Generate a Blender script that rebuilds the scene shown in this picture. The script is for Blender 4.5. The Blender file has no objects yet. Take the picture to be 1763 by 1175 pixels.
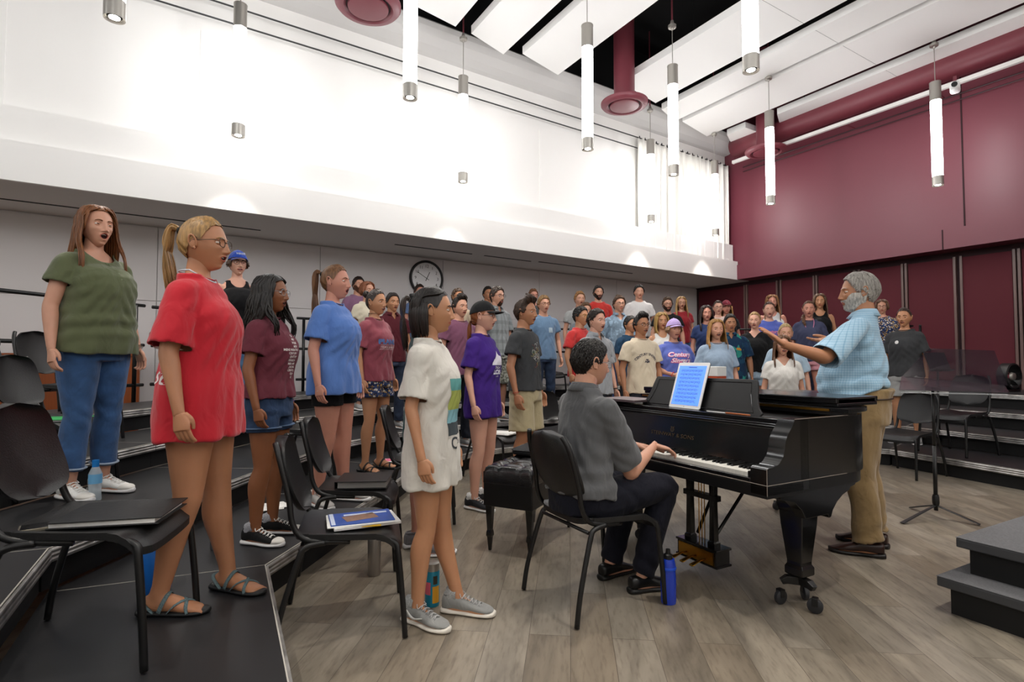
import bpy, bmesh, math, random
import numpy as np
from mathutils import Vector, Matrix, Euler
from mathutils.bvhtree import BVHTree
random.seed(7); RNG = np.random.default_rng(7)
SC = bpy.context.scene
COL = SC.collection
PI = math.pi
# ------------------------------------------------------------------ camera, world, exposure
F = 940.0; CX, CY = 881.5, 587.5; HC = 1.20; TILT = math.atan(34.5/940)
cam_d = bpy.data.cameras.new('camera'); cam = bpy.data.objects.new('camera', cam_d); COL.objects.link(cam)
cam_d.sensor_width = 36.0; cam_d.lens = F/1763*36; cam_d.clip_start = .05; cam_d.clip_end = 100
cam.location = (0, 0, HC); cam.rotation_euler = (PI/2+TILT, 0, 0)
SC.camera = cam
w = bpy.data.worlds.new('world'); SC.world = w; w.use_nodes = True
w.node_tree.nodes['Background'].inputs[0].default_value = (.9, .95, 1, 1)
w.node_tree.nodes['Background'].inputs[1].default_value = .05
SC.view_settings.view_transform = 'Standard'; SC.view_settings.look = 'None'
SC.view_settings.gamma = 1; SC.view_settings.use_curve_mapping = False
SC.view_settings.exposure = 1.05
TUBE_E, SPOT_E = 10.0, 60.0
try:
    SC.cycles.use_denoising = True; SC.cycles.max_bounces = 7; SC.cycles.diffuse_bounces = 5
    SC.cycles.glossy_bounces = 3; SC.cycles.transparent_max_bounces = 8; SC.cycles.sample_clamp_indirect = 6
except Exception: pass

def ray(px, py):
    a = (py-CY)/F
    return ((px-CX)/F, math.cos(TILT)+a*math.sin(TILT), math.sin(TILT)-a*math.cos(TILT))
def W(px, py, z):                      # where the sight line meets the level z
    r = ray(px, py); t = (z-HC)/r[2]
    return Vector((r[0]*t, r[1]*t, z))
def D(px, py, y):                      # where it reaches the distance y
    r = ray(px, py); t = y/r[1]
    return Vector((r[0]*t, y, HC+r[2]*t))
UD, ND = Vector((.851, .525, 0)), Vector((-.525, .851, 0))
def SN(s, n, z=0): return UD*s+ND*n+Vector((0, 0, z))
ANG = math.atan2(.525, .851)           # direction of the white wall

# ------------------------------------------------------------------ materials
def lin(h):
    h = h.lstrip('#'); c = [int(h[i:i+2], 16)/255 for i in (0, 2, 4)]
    return tuple((x/12.92 if x <= .04045 else ((x+.055)/1.055)**2.4) for x in c)+(1,)
MATS = {}
def mat(name, col, rough=.6, metal=0, bump=0, bscale=40, var=0, vscale=6, sss=0, emit=0, spec=.5, sheen=0, coat=0, alpha=1, trans=0, stretch=None):
    if name in MATS: return MATS[name]
    m = bpy.data.materials.new(name); m.use_nodes = True; nt = m.node_tree; b = nt.nodes['Principled BSDF']
    c = lin(col) if isinstance(col, str) else tuple(col)
    b.inputs['Base Color'].default_value = c
    b.inputs['Roughness'].default_value = rough; b.inputs['Metallic'].default_value = metal
    b.inputs['Specular IOR Level'].default_value = spec
    if sss: b.inputs['Subsurface Weight'].default_value = sss; b.inputs['Subsurface Radius'].default_value = (.012, .005, .003); b.inputs['Subsurface Scale'].default_value = 1
    if sheen: b.inputs['Sheen Weight'].default_value = sheen
    if coat: b.inputs['Coat Weight'].default_value = coat; b.inputs['Coat Roughness'].default_value = .1
    if trans: b.inputs['Transmission Weight'].default_value = trans
    if alpha < 1: b.inputs['Alpha'].default_value = alpha
    if emit: b.inputs['Emission Color'].default_value = c; b.inputs['Emission Strength'].default_value = emit
    if bump or var:
        tc = nt.nodes.new('ShaderNodeTexCoord'); mp = nt.nodes.new('ShaderNodeMapping')
        nt.links.new(tc.outputs['Object'], mp.inputs[0])
        if stretch: mp.inputs['Scale'].default_value = stretch
        if bump:
            n = nt.nodes.new('ShaderNodeTexNoise'); n.inputs['Scale'].default_value = bscale; n.inputs['Detail'].default_value = 4
            nt.links.new(mp.outputs[0], n.inputs['Vector'])
            bp = nt.nodes.new('ShaderNodeBump'); bp.inputs['Strength'].default_value = bump; bp.inputs['Distance'].default_value = .01
            nt.links.new(n.outputs['Fac'], bp.inputs['Height']); nt.links.new(bp.outputs[0], b.inputs['Normal'])
        if var:
            n = nt.nodes.new('ShaderNodeTexNoise'); n.inputs['Scale'].default_value = vscale; n.inputs['Detail'].default_value = 5
            nt.links.new(mp.outputs[0], n.inputs['Vector'])
            mx = nt.nodes.new('ShaderNodeMix'); mx.data_type = 'RGBA'
            mx.inputs[6].default_value = tuple(x*(1-var) for x in c[:3])+(1,); mx.inputs[7].default_value = tuple(min(1, x*(1+var)) for x in c[:3])+(1,)
            nt.links.new(n.outputs['Fac'], mx.inputs[0]); nt.links.new(mx.outputs[2], b.inputs['Base Color'])
    MATS[name] = m
    return m
def N(m, t, **k):
    n = m.node_tree.nodes.new(t)
    for a, v in k.items(): setattr(n, a, v)
    return n
def L(m, a, b): m.node_tree.links.new(a, b)
def ramp(m, fac, stops):
    r = N(m, 'ShaderNodeValToRGB'); e = r.color_ramp.elements
    while len(e) > 1: e.remove(e[0])
    e[0].position, e[0].color = stops[0][0], stops[0][1]
    for p, c in stops[1:]:
        q = e.new(p); q.color = c
    L(m, fac, r.inputs[0]); return r.outputs[0]
WHITE = mat('white paint', '#f1efec', .55)
GREYP = mat('pale grey acoustic fabric', '#d9d5d4', .8, bump=.15, bscale=300)
SOFF = mat('soffit paint', '#d2cfcc', .7)
MAROON = mat('maroon paint', '#703440', .42)
MAROOND = mat('deep maroon fabric', '#560d1d', .75, bump=.2, bscale=250)
MARPIPE = mat('maroon duct paint', '#73333d', .45)
BLACK = mat('black plastic', '#141415', .42, bump=.12, bscale=180)
BLACKM = mat('black powder coated steel', '#0d0d0e', .38, spec=.5)
CHROME = mat('brushed aluminium', '#a9a8a6', .38, metal=.85, bump=.25, bscale=30, stretch=(1, 1, 18))
STEEL = mat('satin nickel', '#aaa69f', .4, metal=.7)
VOID = mat('black ceiling void', '#08080a', .9)
BRASS = mat('brass', '#b98a3a', .28, metal=1)
PAPER = mat('white paper', '#e9e8e4', .7)

# ------------------------------------------------------------------ mesh building
class MB:
    def __init__(s): s.v = []; s.f = []; s.m = []; s.k = 0
    def add(s, V, Fc, mi=0):
        o = s.k; V = np.asarray(V, float).reshape(-1, 3); s.v.append(V); s.k += len(V)
        s.f += [[i+o for i in f] for f in Fc]; s.m += [mi]*len(Fc); return s
    def arr(s): return np.vstack(s.v) if s.v else np.zeros((0, 3))
    def box(s, x0, x1, y0, y1, z0, z1, mi=0, M=None):
        V = np.array([(x, y, z) for z in (z0, z1) for y in (y0, y1) for x in (x0, x1)], float)
        if M is not None: V = V @ np.array(M.to_3x3()).T + np.array(M.translation)
        return s.add(V, [(0, 2, 3, 1), (4, 5, 7, 6), (0, 1, 5, 4), (1, 3, 7, 5), (3, 2, 6, 7), (2, 0, 4, 6)], mi)
    def prism(s, poly, z0, z1, mi=0, M=None):      # poly counter-clockwise in x, y
        n = len(poly); V = np.array([(p[0], p[1], z0) for p in poly]+[(p[0], p[1], z1) for p in poly], float)
        if M is not None: V = V @ np.array(M.to_3x3()).T + np.array(M.translation)
        return s.add(V, [list(range(n))[::-1], [n+i for i in range(n)]]+[(i, (i+1) % n, n+(i+1) % n, n+i) for i in range(n)], mi)
    def loft(s, P, R, seg=12, ref=(1, 0, 0), cap=True, mi=0, ex=2.0, M=None, closed=False):
        V, Fc = loft(P, R, seg, ref, cap, ex, closed)
        if M is not None: V = V @ np.array(M.to_3x3()).T + np.array(M.translation)
        return s.add(V, Fc, mi)
    def lathe(s, prof, seg=24, mi=0, loc=(0, 0, 0), M=None):
        P = [(0, 0, z) for r, z in prof]; R = [r for r, z in prof]
        a = np.arange(seg)*2*PI/seg; V = np.array([(r*math.cos(t), r*math.sin(t), z) for r, z in prof for t in a])+np.array(loc)
        Fc = [(i*seg+j, i*seg+(j+1) % seg, (i+1)*seg+(j+1) % seg, (i+1)*seg+j) for i in range(len(prof)-1) for j in range(seg)]
        if M is not None: V = V @ np.array(M.to_3x3()).T + np.array(M.translation)
        return s.add(V, Fc, mi)
    def mesh(s, name, mats, smooth=True):
        me = bpy.data.meshes.new(name); me.from_pydata(s.arr().tolist(), [], s.f)
        for m in (mats if isinstance(mats, (list, tuple)) else [mats]): me.materials.append(m)
        if any(s.m): me.polygons.foreach_set('material_index', s.m)
        if smooth: me.shade_smooth() if hasattr(me, 'shade_smooth') else None
        me.update(); return me
    def build(s, name, mats, parent=None, smooth=False, bevel=0, loc=None, autosm=None):
        me = s.mesh(name, mats, smooth); o = bpy.data.objects.new(name, me); COL.objects.link(o)
        if parent is not None: o.parent = parent
        if loc is not None: o.location = loc
        if bevel:
            b = o.modifiers.new('b', 'BEVEL'); b.width = bevel; b.segments = 2; b.limit_method = 'ANGLE'; b.angle_limit = math.radians(40)
        if autosm:
            try: me.set_sharp_from_angle(angle=math.radians(autosm))
            except Exception: pass
        return o
def loft(P, R, seg=12, ref=(1, 0, 0), cap=True, ex=2.0, closed=False):
    P = np.array(P, float); n = len(P); R = np.array([(r, r) if np.isscalar(r) else tuple(r) for r in R], float)
    T = np.gradient(P, axis=0) if not closed else (np.roll(P, -1, 0)-np.roll(P, 1, 0))
    T /= np.linalg.norm(T, axis=1)[:, None]+1e-12
    ref = np.array(ref, float); S = []; s = ref
    if abs(np.dot(ref, T[0])) > .92*np.linalg.norm(ref): s = np.array((0, 0, 1.)) if abs(T[0][2]) < .8 else np.array((0, 1., 0))
    for i in range(n):
        r0 = ref if abs(np.dot(ref, T[i])) < .92*np.linalg.norm(ref) else s
        q = r0-np.dot(r0, T[i])*T[i]; q /= np.linalg.norm(q)+1e-12
        if i and np.dot(q, s) < 0: q = -q
        S.append(q); s = q
    S = np.array(S); B = np.cross(T, S)
    a = np.arange(seg)*2*PI/seg; c, d = np.cos(a), np.sin(a)
    if ex != 2.0:
        c = np.sign(c)*np.abs(c)**(2/ex); d = np.sign(d)*np.abs(d)**(2/ex)
    V = (P[:, None, :]+S[:, None, :]*(R[:, 0, None]*c)[:, :, None]+B[:, None, :]*(R[:, 1, None]*d)[:, :, None]).reshape(-1, 3)
    Fc = [(i*seg+j, i*seg+(j+1) % seg, (i+1)*seg+(j+1) % seg, (i+1)*seg+j) for i in range(n-1) for j in range(seg)]
    if closed: Fc += [((n-1)*seg+j, (n-1)*seg+(j+1) % seg, (j+1) % seg, j) for j in range(seg)]
    elif cap: Fc += [list(range(seg))[::-1], [(n-1)*seg+j for j in range(seg)]]
    return V, Fc
def spline(P, n):                                   # Catmull-Rom through rows of P (any width)
    P = np.array(P, float); m = len(P); t = np.linspace(0, m-1, n); out = []
    for x in t:
        i = min(int(x), m-2); u = x-i
        p0, p1, p2, p3 = P[max(i-1, 0)], P[i], P[i+1], P[min(i+2, m-1)]
        out.append(.5*((2*p1)+(-p0+p2)*u+(2*p0-5*p1+4*p2-p3)*u*u+(-p0+3*p1-3*p2+p3)*u**3))
    return np.array(out)
def tube(pts, r, n=None, seg=8, mb=None, ref=(1, 0, 0), cap=True, mi=0):
    mb = mb or MB(); P = spline(pts, n) if n else np.array(pts, float)
    return mb.loft(P, [r]*len(P) if np.isscalar(r) else r, seg, ref, cap, mi)
def tag(o, label=None, cat=None, group=None, kind=None):
    if label: o['label'] = label
    if cat: o['category'] = cat
    if group: o['group'] = group
    if kind: o['kind'] = kind
    return o
def empty(name, loc=(0, 0, 0), rz=0, label=None, cat=None, group=None):
    o = bpy.data.objects.new(name, None); COL.objects.link(o); o.location = loc; o.rotation_euler = (0, 0, rz); o.empty_display_size = .1
    return tag(o, label, cat, group)
def copy_tree(o, parent=None):
    c = o.copy(); COL.objects.link(c)
    if parent is not None:
        c.parent = parent
    for ch in [x for x in KIDS.get(o.name, [])]: copy_tree(ch, c)
    return c
KIDS = {}
def index_kids(o):
    KIDS[o.name] = list(o.children)
    for c in o.children: index_kids(c)
def struct(name, mb, m, **k):
    o = mb.build(name, m, **k); o['kind'] = 'structure'; return o
# ------------------------------------------------------------------ the room
def snbox(mb, s0, s1, n0, n1, z0, z1, mi=0):
    return mb.box(s0, s1, n0, n1, z0, z1, mi, Matrix.Rotation(ANG, 4, 'Z'))
LM = Matrix.Translation(SN(10.85, 7.83)) @ Matrix.Rotation(math.radians(2.05), 4, 'Z') @ Matrix.Translation(-SN(10.85, 7.83))
def snboxL(mb, s0, s1, n0, n1, z0, z1, mi=0):
    return mb.box(s0, s1, n0, n1, z0, z1, mi, LM @ Matrix.Rotation(ANG, 4, 'Z'))
def SNL(s, n, z=0): return LM @ SN(s, n, z)
FL = mat('greyish oak plank floor', '#8c8379', .38, spec=.4)
def floor_nodes(m):
    nt = m.node_tree; b = nt.nodes['Principled BSDF']
    tc = N(m, 'ShaderNodeTexCoord'); mp = N(m, 'ShaderNodeMapping'); mp.inputs['Rotation'].default_value = (0, 0, math.radians(96))
    L(m, tc.outputs['Object'], mp.inputs[0])
    br = N(m, 'ShaderNodeTexBrick'); br.offset = .37; br.inputs['Scale'].default_value = 1
    br.inputs['Mortar Size'].default_value = .0012; br.inputs['Brick Width'].default_value = 1.22; br.inputs['Row Height'].default_value = .18
    br.inputs['Color1'].default_value = (0, 0, 0, 1); br.inputs['Color2'].default_value = (1, 1, 1, 1); br.inputs['Mortar'].default_value = (0, 0, 0, 1)
    L(m, mp.outputs[0], br.inputs['Vector'])
    sc = N(m, 'ShaderNodeVectorMath', operation='MULTIPLY'); sc.inputs[1].default_value = (1.3, 5.5, 1); L(m, mp.outputs[0], sc.inputs[0])
    ad = N(m, 'ShaderNodeVectorMath', operation='ADD'); L(m, sc.outputs[0], ad.inputs[0])
    ml = N(m, 'ShaderNodeVectorMath', operation='SCALE'); ml.inputs['Scale'].default_value = 13; L(m, br.outputs['Color'], ml.inputs[0]); L(m, ml.outputs[0], ad.inputs[1])
    n1 = N(m, 'ShaderNodeTexNoise'); n1.inputs['Scale'].default_value = 1.2; n1.inputs['Detail'].default_value = 8; n1.inputs['Distortion'].default_value = .8; L(m, ad.outputs[0], n1.inputs['Vector'])
    sc2 = N(m, 'ShaderNodeVectorMath', operation='MULTIPLY'); sc2.inputs[1].default_value = (4, 5, 1); L(m, ad.outputs[0], sc2.inputs[0])
    n2 = N(m, 'ShaderNodeTexNoise'); n2.inputs['Scale'].default_value = 2.2; n2.inputs['Detail'].default_value = 6; L(m, sc2.outputs[0], n2.inputs['Vector'])
    c1 = ramp(m, n1.outputs['Fac'], [(.25, lin('#6c655c')), (.45, lin('#8a8276')), (.6, lin('#9a9184')), (.8, lin('#aea596'))])
    c2 = ramp(m, n2.outputs['Fac'], [(.25, lin('#8a8078')), (.5, lin('#f6f4f0')), (1, lin('#ffffff'))])
    mx = N(m, 'ShaderNodeMix', data_type='RGBA', blend_type='MULTIPLY'); mx.inputs[0].default_value = .45; L(m, c1, mx.inputs[6]); L(m, c2, mx.inputs[7])
    pc = ramp(m, br.outputs['Color'], [(0, lin('#d8d0c6')), (.5, lin('#f2efe9')), (1, lin('#ffffff'))])
    mx2 = N(m, 'ShaderNodeMix', data_type='RGBA', blend_type='MULTIPLY'); mx2.inputs[0].default_value = .8; L(m, mx.outputs[2], mx2.inputs[6]); L(m, pc, mx2.inputs[7])
    mx3 = N(m, 'ShaderNodeMix', data_type='RGBA'); L(m, br.outputs['Fac'], mx3.inputs[0]); L(m, mx2.outputs[2], mx3.inputs[6]); mx3.inputs[7].default_value = lin('#544a42')
    L(m, mx3.outputs[2], b.inputs['Base Color'])
    bp = N(m, 'ShaderNodeBump'); bp.inputs['Strength'].default_value = .12; bp.inputs['Distance'].default_value = .003; L(m, n2.outputs['Fac'], bp.inputs['Height']); L(m, bp.outputs[0], b.inputs['Normal'])
floor_nodes(FL)
struct('floor', snbox(MB(), -9, 11.6, -6, 9.7, -.1, 0), FL)
S0, NB = -9.0, -6.0
struct('wall_back', snboxL(MB(), S0, 11.6, 9.35, 9.6, 0, 3.05), GREYP)
# fabric panels on the back wall with thin reveals between them
mb = MB(); s = -8.9
while s < 11:
    snboxL(mb, s, s+2.17, 9.32, 9.35, .12, 2.02); snboxL(mb, s, s+2.17, 9.32, 9.35, 2.028, 3.03); s += 2.18
struct('trim_1', mb, GREYP)
mb = MB(); snboxL(mb, S0, 11.42, 7.83, 9.6, 3.05, 3.2)
struct('ceiling_soffit', mb, SOFF)
mb = MB(); snboxL(mb, S0, 10.85, 7.81, 7.86, 3.045, 3.46); snboxL(mb, S0, 10.85, 7.86, 8.3, 3.2, 3.46)
snboxL(mb, S0, 10.85, 7.93, 8.3, 3.46, 3.86)
struct('trim_2', mb, WHITE)
mb = MB(); snboxL(mb, S0, 11.0, 8.15, 8.3, 3.4, 6.2)
struct('wall_back_void', snboxL(MB(), S0, 11.2, 8.15, 8.3, 6.2, 7.6), VOID)
struct('wall_back_upper', mb, WHITE)
mb = MB()                                             # faint vertical joints of the plaster boards
for s in (-3.3, .2, 3.7, 5.5): snboxL(mb, s, s+1.7, 8.14, 8.15, 3.9, 5.35)
struct('trim_3', mb, WHITE)
for s in ():
    pass
# curved bulkhead between wall and ceiling clouds
prof = [(8.2, 5.99), (8.05, 6.0), (7.9, 6.04), (7.76, 6.11), (7.68, 6.18), (7.64, 6.24), (7.68, 6.28), (8.2, 6.28)]
V = []; Fc = []
for s in (S0, 10.9):
    for n, z in prof: V.append(tuple(SNL(s, n, z)))
k = len(prof); Fc = [(i, (i+1) % k, k+(i+1) % k, k+i) for i in range(k)]+[list(range(k))[::-1], list(range(k, 2*k))]
struct('beam_wall', MB().add(V, Fc), mat('bulkhead paint', '#cdcbc9', .6))
struct('ceiling', snbox(MB(), S0, 11.6, NB, 9.7, 7.6, 7.75), VOID)
# right wall
mb = MB(); snbox(mb, 10.9, 11.6, NB, 9.7, 3.38, 7.6)
struct('wall_right_upper', mb, MAROON)
mb = MB(); snbox(mb, 10.82, 10.9, NB, 7.85, 3.05, 3.38); snbox(mb, 10.9, 11.45, NB, 9.5, 3.06, 3.38)
struct('trim_4', mb, MAROON)
mb = MB(); snbox(mb, 10.89, 10.902, 3.62, 3.64, 3.4, 7.4); snbox(mb, 10.89, 10.902, -1, -.98, 3.4, 7.4); snbox(mb, 10.812, 10.822, 3.9, 3.915, 3.05, 3.38)
struct('trim_5', mb, mat('dark reveal', '#2a0d13', .8))
struct('wall_right', snbox(MB(), 11.3, 11.6, NB, 9.7, 0, 3.06), mat('dark maroon wall', '#2c0a13', .7))
mb = MB(); mw = MB(); edges = [9.3, 7.9, 7.08, 6.28, 5.47, 4.66, 3.86, 3.1, 2.3, 1.5, .7, -.1]
for i in range(len(edges)-1): snbox(mb, 11.26, 11.3, edges[i+1]+.06, edges[i]-.06, .12, 2.95)
struct('trim_6', mb, MAROOND)
for i, e in enumerate(edges[1:]):
    g = .028 if i % 2 else .012
    snbox(mw, 11.235, 11.3, e+g, e+g+.035, .1, 2.97); snbox(mw, 11.235, 11.3, e-g-.035, e-g, .1, 2.97)
struct('trim_7', mw, mat('taupe door jamb wood', '#6d5550', .35))
struct('wall_left', snbox(MB(), -9.3, -9, NB, 9.7, 0, 7.6), WHITE)
struct('wall_front', snbox(MB(), -9, 11.6, NB-.3, NB, 0, 7.6), mat('warm white wall', '#e4e0da', .8))
# soffit slots
for i, (s0, s1, n) in enumerate(((-3.6, 1.02, 8.72), (2.95, 4.35, 8.55), (4.6, 5.6, 8.55), (5.75, 8.2, 8.5))):
    o = snboxL(MB(), s0, s1, n, n+.035, 3.043, 3.052).build('ceiling_slot', mat('slot black', '#151515', .6)); o['kind'] = 'structure'
# ceiling clouds
CL = mat('white acoustic cloud', '#fbfaf8', .7)
clouds = [(9.93, 10.36, 7.5, 'short stub of narrow white ceiling cloud between bulkhead and drop duct', 6.92), (9.93, 10.36, 6.36, 'long narrow white ceiling cloud running beside the maroon wall'), (8.6, 9.62, 7.55, 'white ceiling cloud, second from the maroon wall'),
          (7.85, 8.46, 7.4, 'white ceiling cloud, third from the maroon wall'), (6.5, 7.55, 7.05, 'wide white ceiling cloud beside the round duct gap'),
          (4.55, 5.4, 7.2, 'white ceiling cloud on the other side of the duct gap'), (3.62, 4.3, 7.15, 'white ceiling cloud ending near the bulkhead, between two dark gaps'),
          (2.2, 3.35, 6.9, 'white ceiling cloud over the singers in red'), (.9, 1.72, 6.9, 'white ceiling cloud nearest the lens edge')]
for i, (s0, s1, n1, lb, *n0_) in enumerate(clouds):
    n0_ = n0_[0] if n0_ else -5
    V = []; k = 5
    for z in (6.02, 6.14):
        V += [SN(s0, n1-.14, z), SN(s1, n1+.08, z), SN(s1, n0_, z), SN(s0, n0_, z)]
    o = MB().add([tuple(v) for v in V], [(3, 2, 1, 0), (4, 5, 6, 7), (0, 1, 5, 4), (1, 2, 6, 5), (2, 3, 7, 6), (3, 0, 4, 7)]).build('ceiling_cloud', CL)
    if i < 7: tag(o, lb, 'ceiling panel', 'white ceiling clouds')
    else: o['kind'] = 'structure'
    if n0_ > 0: continue
    for n_ in (1.2, 4.3): snbox(MB(), s0, s1, n_, n_+.004, 6.018, 6.021).build('seam', mat('seam grey', '#9a9896', .8), o)
    hg = MB()
    for n in (5.8, 3.5, 1, -1.5): tube([SN((s0+s1)/2, n, 6.2), SN((s0+s1)/2, n, 7.6)], .008, mb=hg, seg=5)
    hg.build('hanger_rod', VOID, o)
# ducts with round diffusers
def duct(s, n, lb, z=5.42):
    c = SN(s, n); o = empty('duct_diffuser', (c.x, c.y, z), 0, lb, 'air diffuser', 'round maroon diffusers')
    MB().lathe([(.17, .03), (.17, 2.1)], 28).build('drop_duct', MARPIPE, o, smooth=True, autosm=40)
    MB().lathe([(.385, .06), (.385, .03), (.36, .0), (.29, -.015), (.275, .012), (.20, .05), (.17, .09)], 40).build('flange', MARPIPE, o, smooth=True, autosm=40)
    MB().lathe([(.275, .02), (.235, .02)], 40).build('slot_ring', mat('duct slot', '#25090f', .8), o)
    MB().lathe([(.0, -.022), (.2, -.022), (.235, -.012), (.24, .01), (.2, .02)], 40).build('centre_plate', MARPIPE, o, smooth=True, autosm=40)
    return o
for (px, py, lb) in ((634, 14, 'round maroon diffuser partly cut by the top edge of the photo'), (1075, 183, 'round maroon diffuser on a long drop duct in the ceiling gap'), (1318, 263, 'round maroon diffuser beside the maroon wall')):
    p = W(px, py, 5.42); s_, n_ = p.dot(UD), p.dot(ND); duct(s_, n_, lb)
# horizontal ducts in the ceiling void and along the maroon wall
mb = MB(); P = [SN(10.5, n, 5.93) for n in np.linspace(7.6, -5.5, 20)]; mb.loft(P, [.21]*20, 20)
tag(mb.build('wall_duct', MARPIPE, smooth=True), 'long maroon round duct running under the clouds along the maroon wall', 'duct')
mb = MB(); P = [SN(5.9+.02*i, 7.2-.0*i, 6.9) if 0 else SN(4.9+.35*i, 6.2-.55*i, 6.85) for i in range(8)]; mb.loft(P, [.33]*8, 18)
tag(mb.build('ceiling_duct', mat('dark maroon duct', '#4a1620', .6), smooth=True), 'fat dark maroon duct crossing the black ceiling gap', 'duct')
# conduit rail on the maroon wall
r = empty('conduit_rail', SN(10.3, 7.5, 5.54), 0, 'long white conduit rail fixed high along the maroon wall', 'rail')
def rel(mb, o):
    off = np.array(o.location); mb.v = [v-off for v in mb.v]; return mb
rel(snbox(MB(), 10.27, 10.33, -5, 7.5, 5.51, 5.575), r).build('channel', mat('white channel', '#dcd9d6', .4), r)
mb = MB()
for n in (6.6, 5.2, 3.8, 2.4, 1.0): snbox(mb, 10.29, 10.75, n, n+.03, 5.55, 5.57)
rel(mb, r).build('bracket', MARPIPE, r)
p = D(1644, 152, W(1644, 100, 5.54).y*.985)
o = empty('ceiling_camera', p, ANG-PI/2+.3, 'small white camera with a black lens hanging off the conduit rail', 'camera')
MB().loft([(0, -.14, 0), (0, -.12, 0), (0, .12, .02), (0, .14, .02)], [(.03, .03), (.06, .055), (.06, .055), (.03, .03)], 16, ex=3).build('body', mat('white casing', '#f0efee', .4), o, smooth=True)
MB().lathe([(.0, .0), (.035, .0), (.035, .03)], 16, M=Matrix.Translation((0, -.16, 0)) @ Matrix.Rotation(-PI/2, 4, 'X')).build('lens', BLACKM, o)
MB().box(-.02, .02, .06, .1, .05, .2).build('bracket', MARPIPE, o)
for i, (n, z0) in enumerate(((8.03, 5.72), (8.03, 5.5))):
    o = tube([SNL(-9, n, z0), SNL(10.9, n, z0)], .011, mb=None, seg=6).build('curtain_wire', mat('dark wire', '#2b2b2c', .5))
    tag(o, 'upper thin dark wire stretched along the white upper wall' if i == 0 else 'lower thin dark wire stretched along the white upper wall', 'wire')
    o['kind'] = 'thing'
for i, z0 in enumerate((5.56, 5.46)):
    o = tube([SN(10.8, 7.6, z0), SN(10.8, -5, z0)], .011, seg=6).build('curtain_wire', mat('dark wire maroon', '#32161b', .5))
    tag(o, ('upper' if i == 0 else 'lower')+' thin dark wire stretched along the maroon upper wall under the conduit rail', 'wire'); o['kind'] = 'thing'
# curtain
cu = empty('curtain', SNL(7.9, 7.95, 3.47), 0, 'long white pleated curtain bunched into the upper corner of the room', 'curtain')
V = []; Fc = []; ns = 420; nz = 14
for j in range(nz+1):
    v = j/nz; z = 3.475+v*2.22
    for i in range(ns+1):
        u = i/ns; s = 7.84+2.93*u
        ph = 2*PI*(17*u+.35*math.sin(9*u)+.12*math.sin(31*u))
        am = .055*(1-.25*v)*(1+.35*math.sin(23*u))
        V.append(tuple(SNL(s+.02*math.sin(ph*2)-.04*(1-v)*math.sin(3*u)*.5, 7.97+am*math.sin(ph)+.012*math.sin(3*ph+v*4), z-(.02*abs(math.sin(ph/2)) if j == nz else 0))))
for j in range(nz):
    for i in range(ns): a = j*(ns+1)+i; Fc.append((a, a+1, a+ns+2, a+ns+1))
o = rel(MB().add(V, Fc), cu).build('cloth', mat('white curtain cloth', '#f4f2ec', .8, sheen=.2), cu, smooth=True)
sd = o.modifiers.new('s', 'SOLIDIFY'); sd.thickness = .004
mb = MB()
for i in range(18): c = SNL(7.9+i*.165, 8.0, 5.70); mb.lathe([(.004, 0), (.012, .01), (.012, .03), (.004, .05)], 8, loc=tuple(c))
rel(mb, cu).build('hooks', BLACKM, cu)
# ------------------------------------------------------------------ pendant lamps
GLOW = mat('lit diffuser', '#ffffff', .5, emit=TUBE_E)
LENS = mat('lit lens', '#fff8ee', .5, emit=40)
pl = empty('pendant_lamp', (0, 0, 0)); LP = 1.58
MB().lathe([(.075, LP), (.075, LP-.012), (.0, LP-.012)][::1], 28).build('top_plate', STEEL, pl, smooth=True, autosm=40)
MB().lathe([(.0725, LP-.285), (.0725, LP), (.0, LP)], 28).build('upper_housing', STEEL, pl, smooth=True, autosm=40)
MB().lathe([(.069, .14), (.069, LP-.285)], 28).build('diffuser_tube', GLOW, pl, smooth=True)
MB().lathe([(.05, .02), (.0725, .0), (.0725, .14), (.0, .14)], 28).build('lower_housing', STEEL, pl, smooth=True, autosm=40)
MB().lathe([(.0, .010), (.036, .010), (.038, .02)], 28).build('downlight_lens', LENS, pl)
MB().lathe([(.037, .012), (.052, .02)], 28).build('reflector_ring', mat('dark reflector', '#3b3a38', .3, metal=.6), pl)
MB().lathe([(.006, LP), (.006, 2.17)], 8).build('stem_rod', STEEL, pl)
MB().lathe([(.0, 2.10), (.012, 2.10), (.02, 2.125), (.055, 2.135), (.058, 2.17), (.03, 2.19), (.02, 2.24)], 20).build('canopy', STEEL, pl, smooth=True, autosm=40)
MB().lathe([(.012, 2.2), (.012, 3.7)], 8).build('drop_pipe', MARPIPE, pl)
index_kids(pl)
spd = bpy.data.lights.new('downlight', 'SPOT'); spd.energy = SPOT_E; spd.spot_size = math.radians(72); spd.spot_blend = .6; spd.shadow_soft_size = .05; spd.color = (1, .93, .84)
ZB = 3.83
lamps = [(197, 33, 'tubular pendant cut off by the top edge, only its lower cap showing'), (410, 235, 'lit tubular pendant over the ponytailed woman in red'), (706, 170, 'wide lit tubular pendant whose tube runs off the top edge beside the cropped round diffuser'),
         (797, 314, 'small lit tubular pendant hanging in front of the white wall from the first ceiling gap'), (1012, 258, 'lit tubular pendant hanging beside the drop duct on its white wall side'), (1160, 302, 'lit tubular pendant between drop duct and curtain, hanging from the dark duct gap'),
         (1121, 383, 'small lit tubular pendant at the outer edge of the white curtain'), (1232, 406, 'smallest lit tubular pendant in front of the curtain middle'), (1327, 352, 'lit tubular pendant in front of the diffuser by the maroon wall'), (1615, 320, 'lit tubular pendant closest to the small ceiling camera')]
first = True
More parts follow.
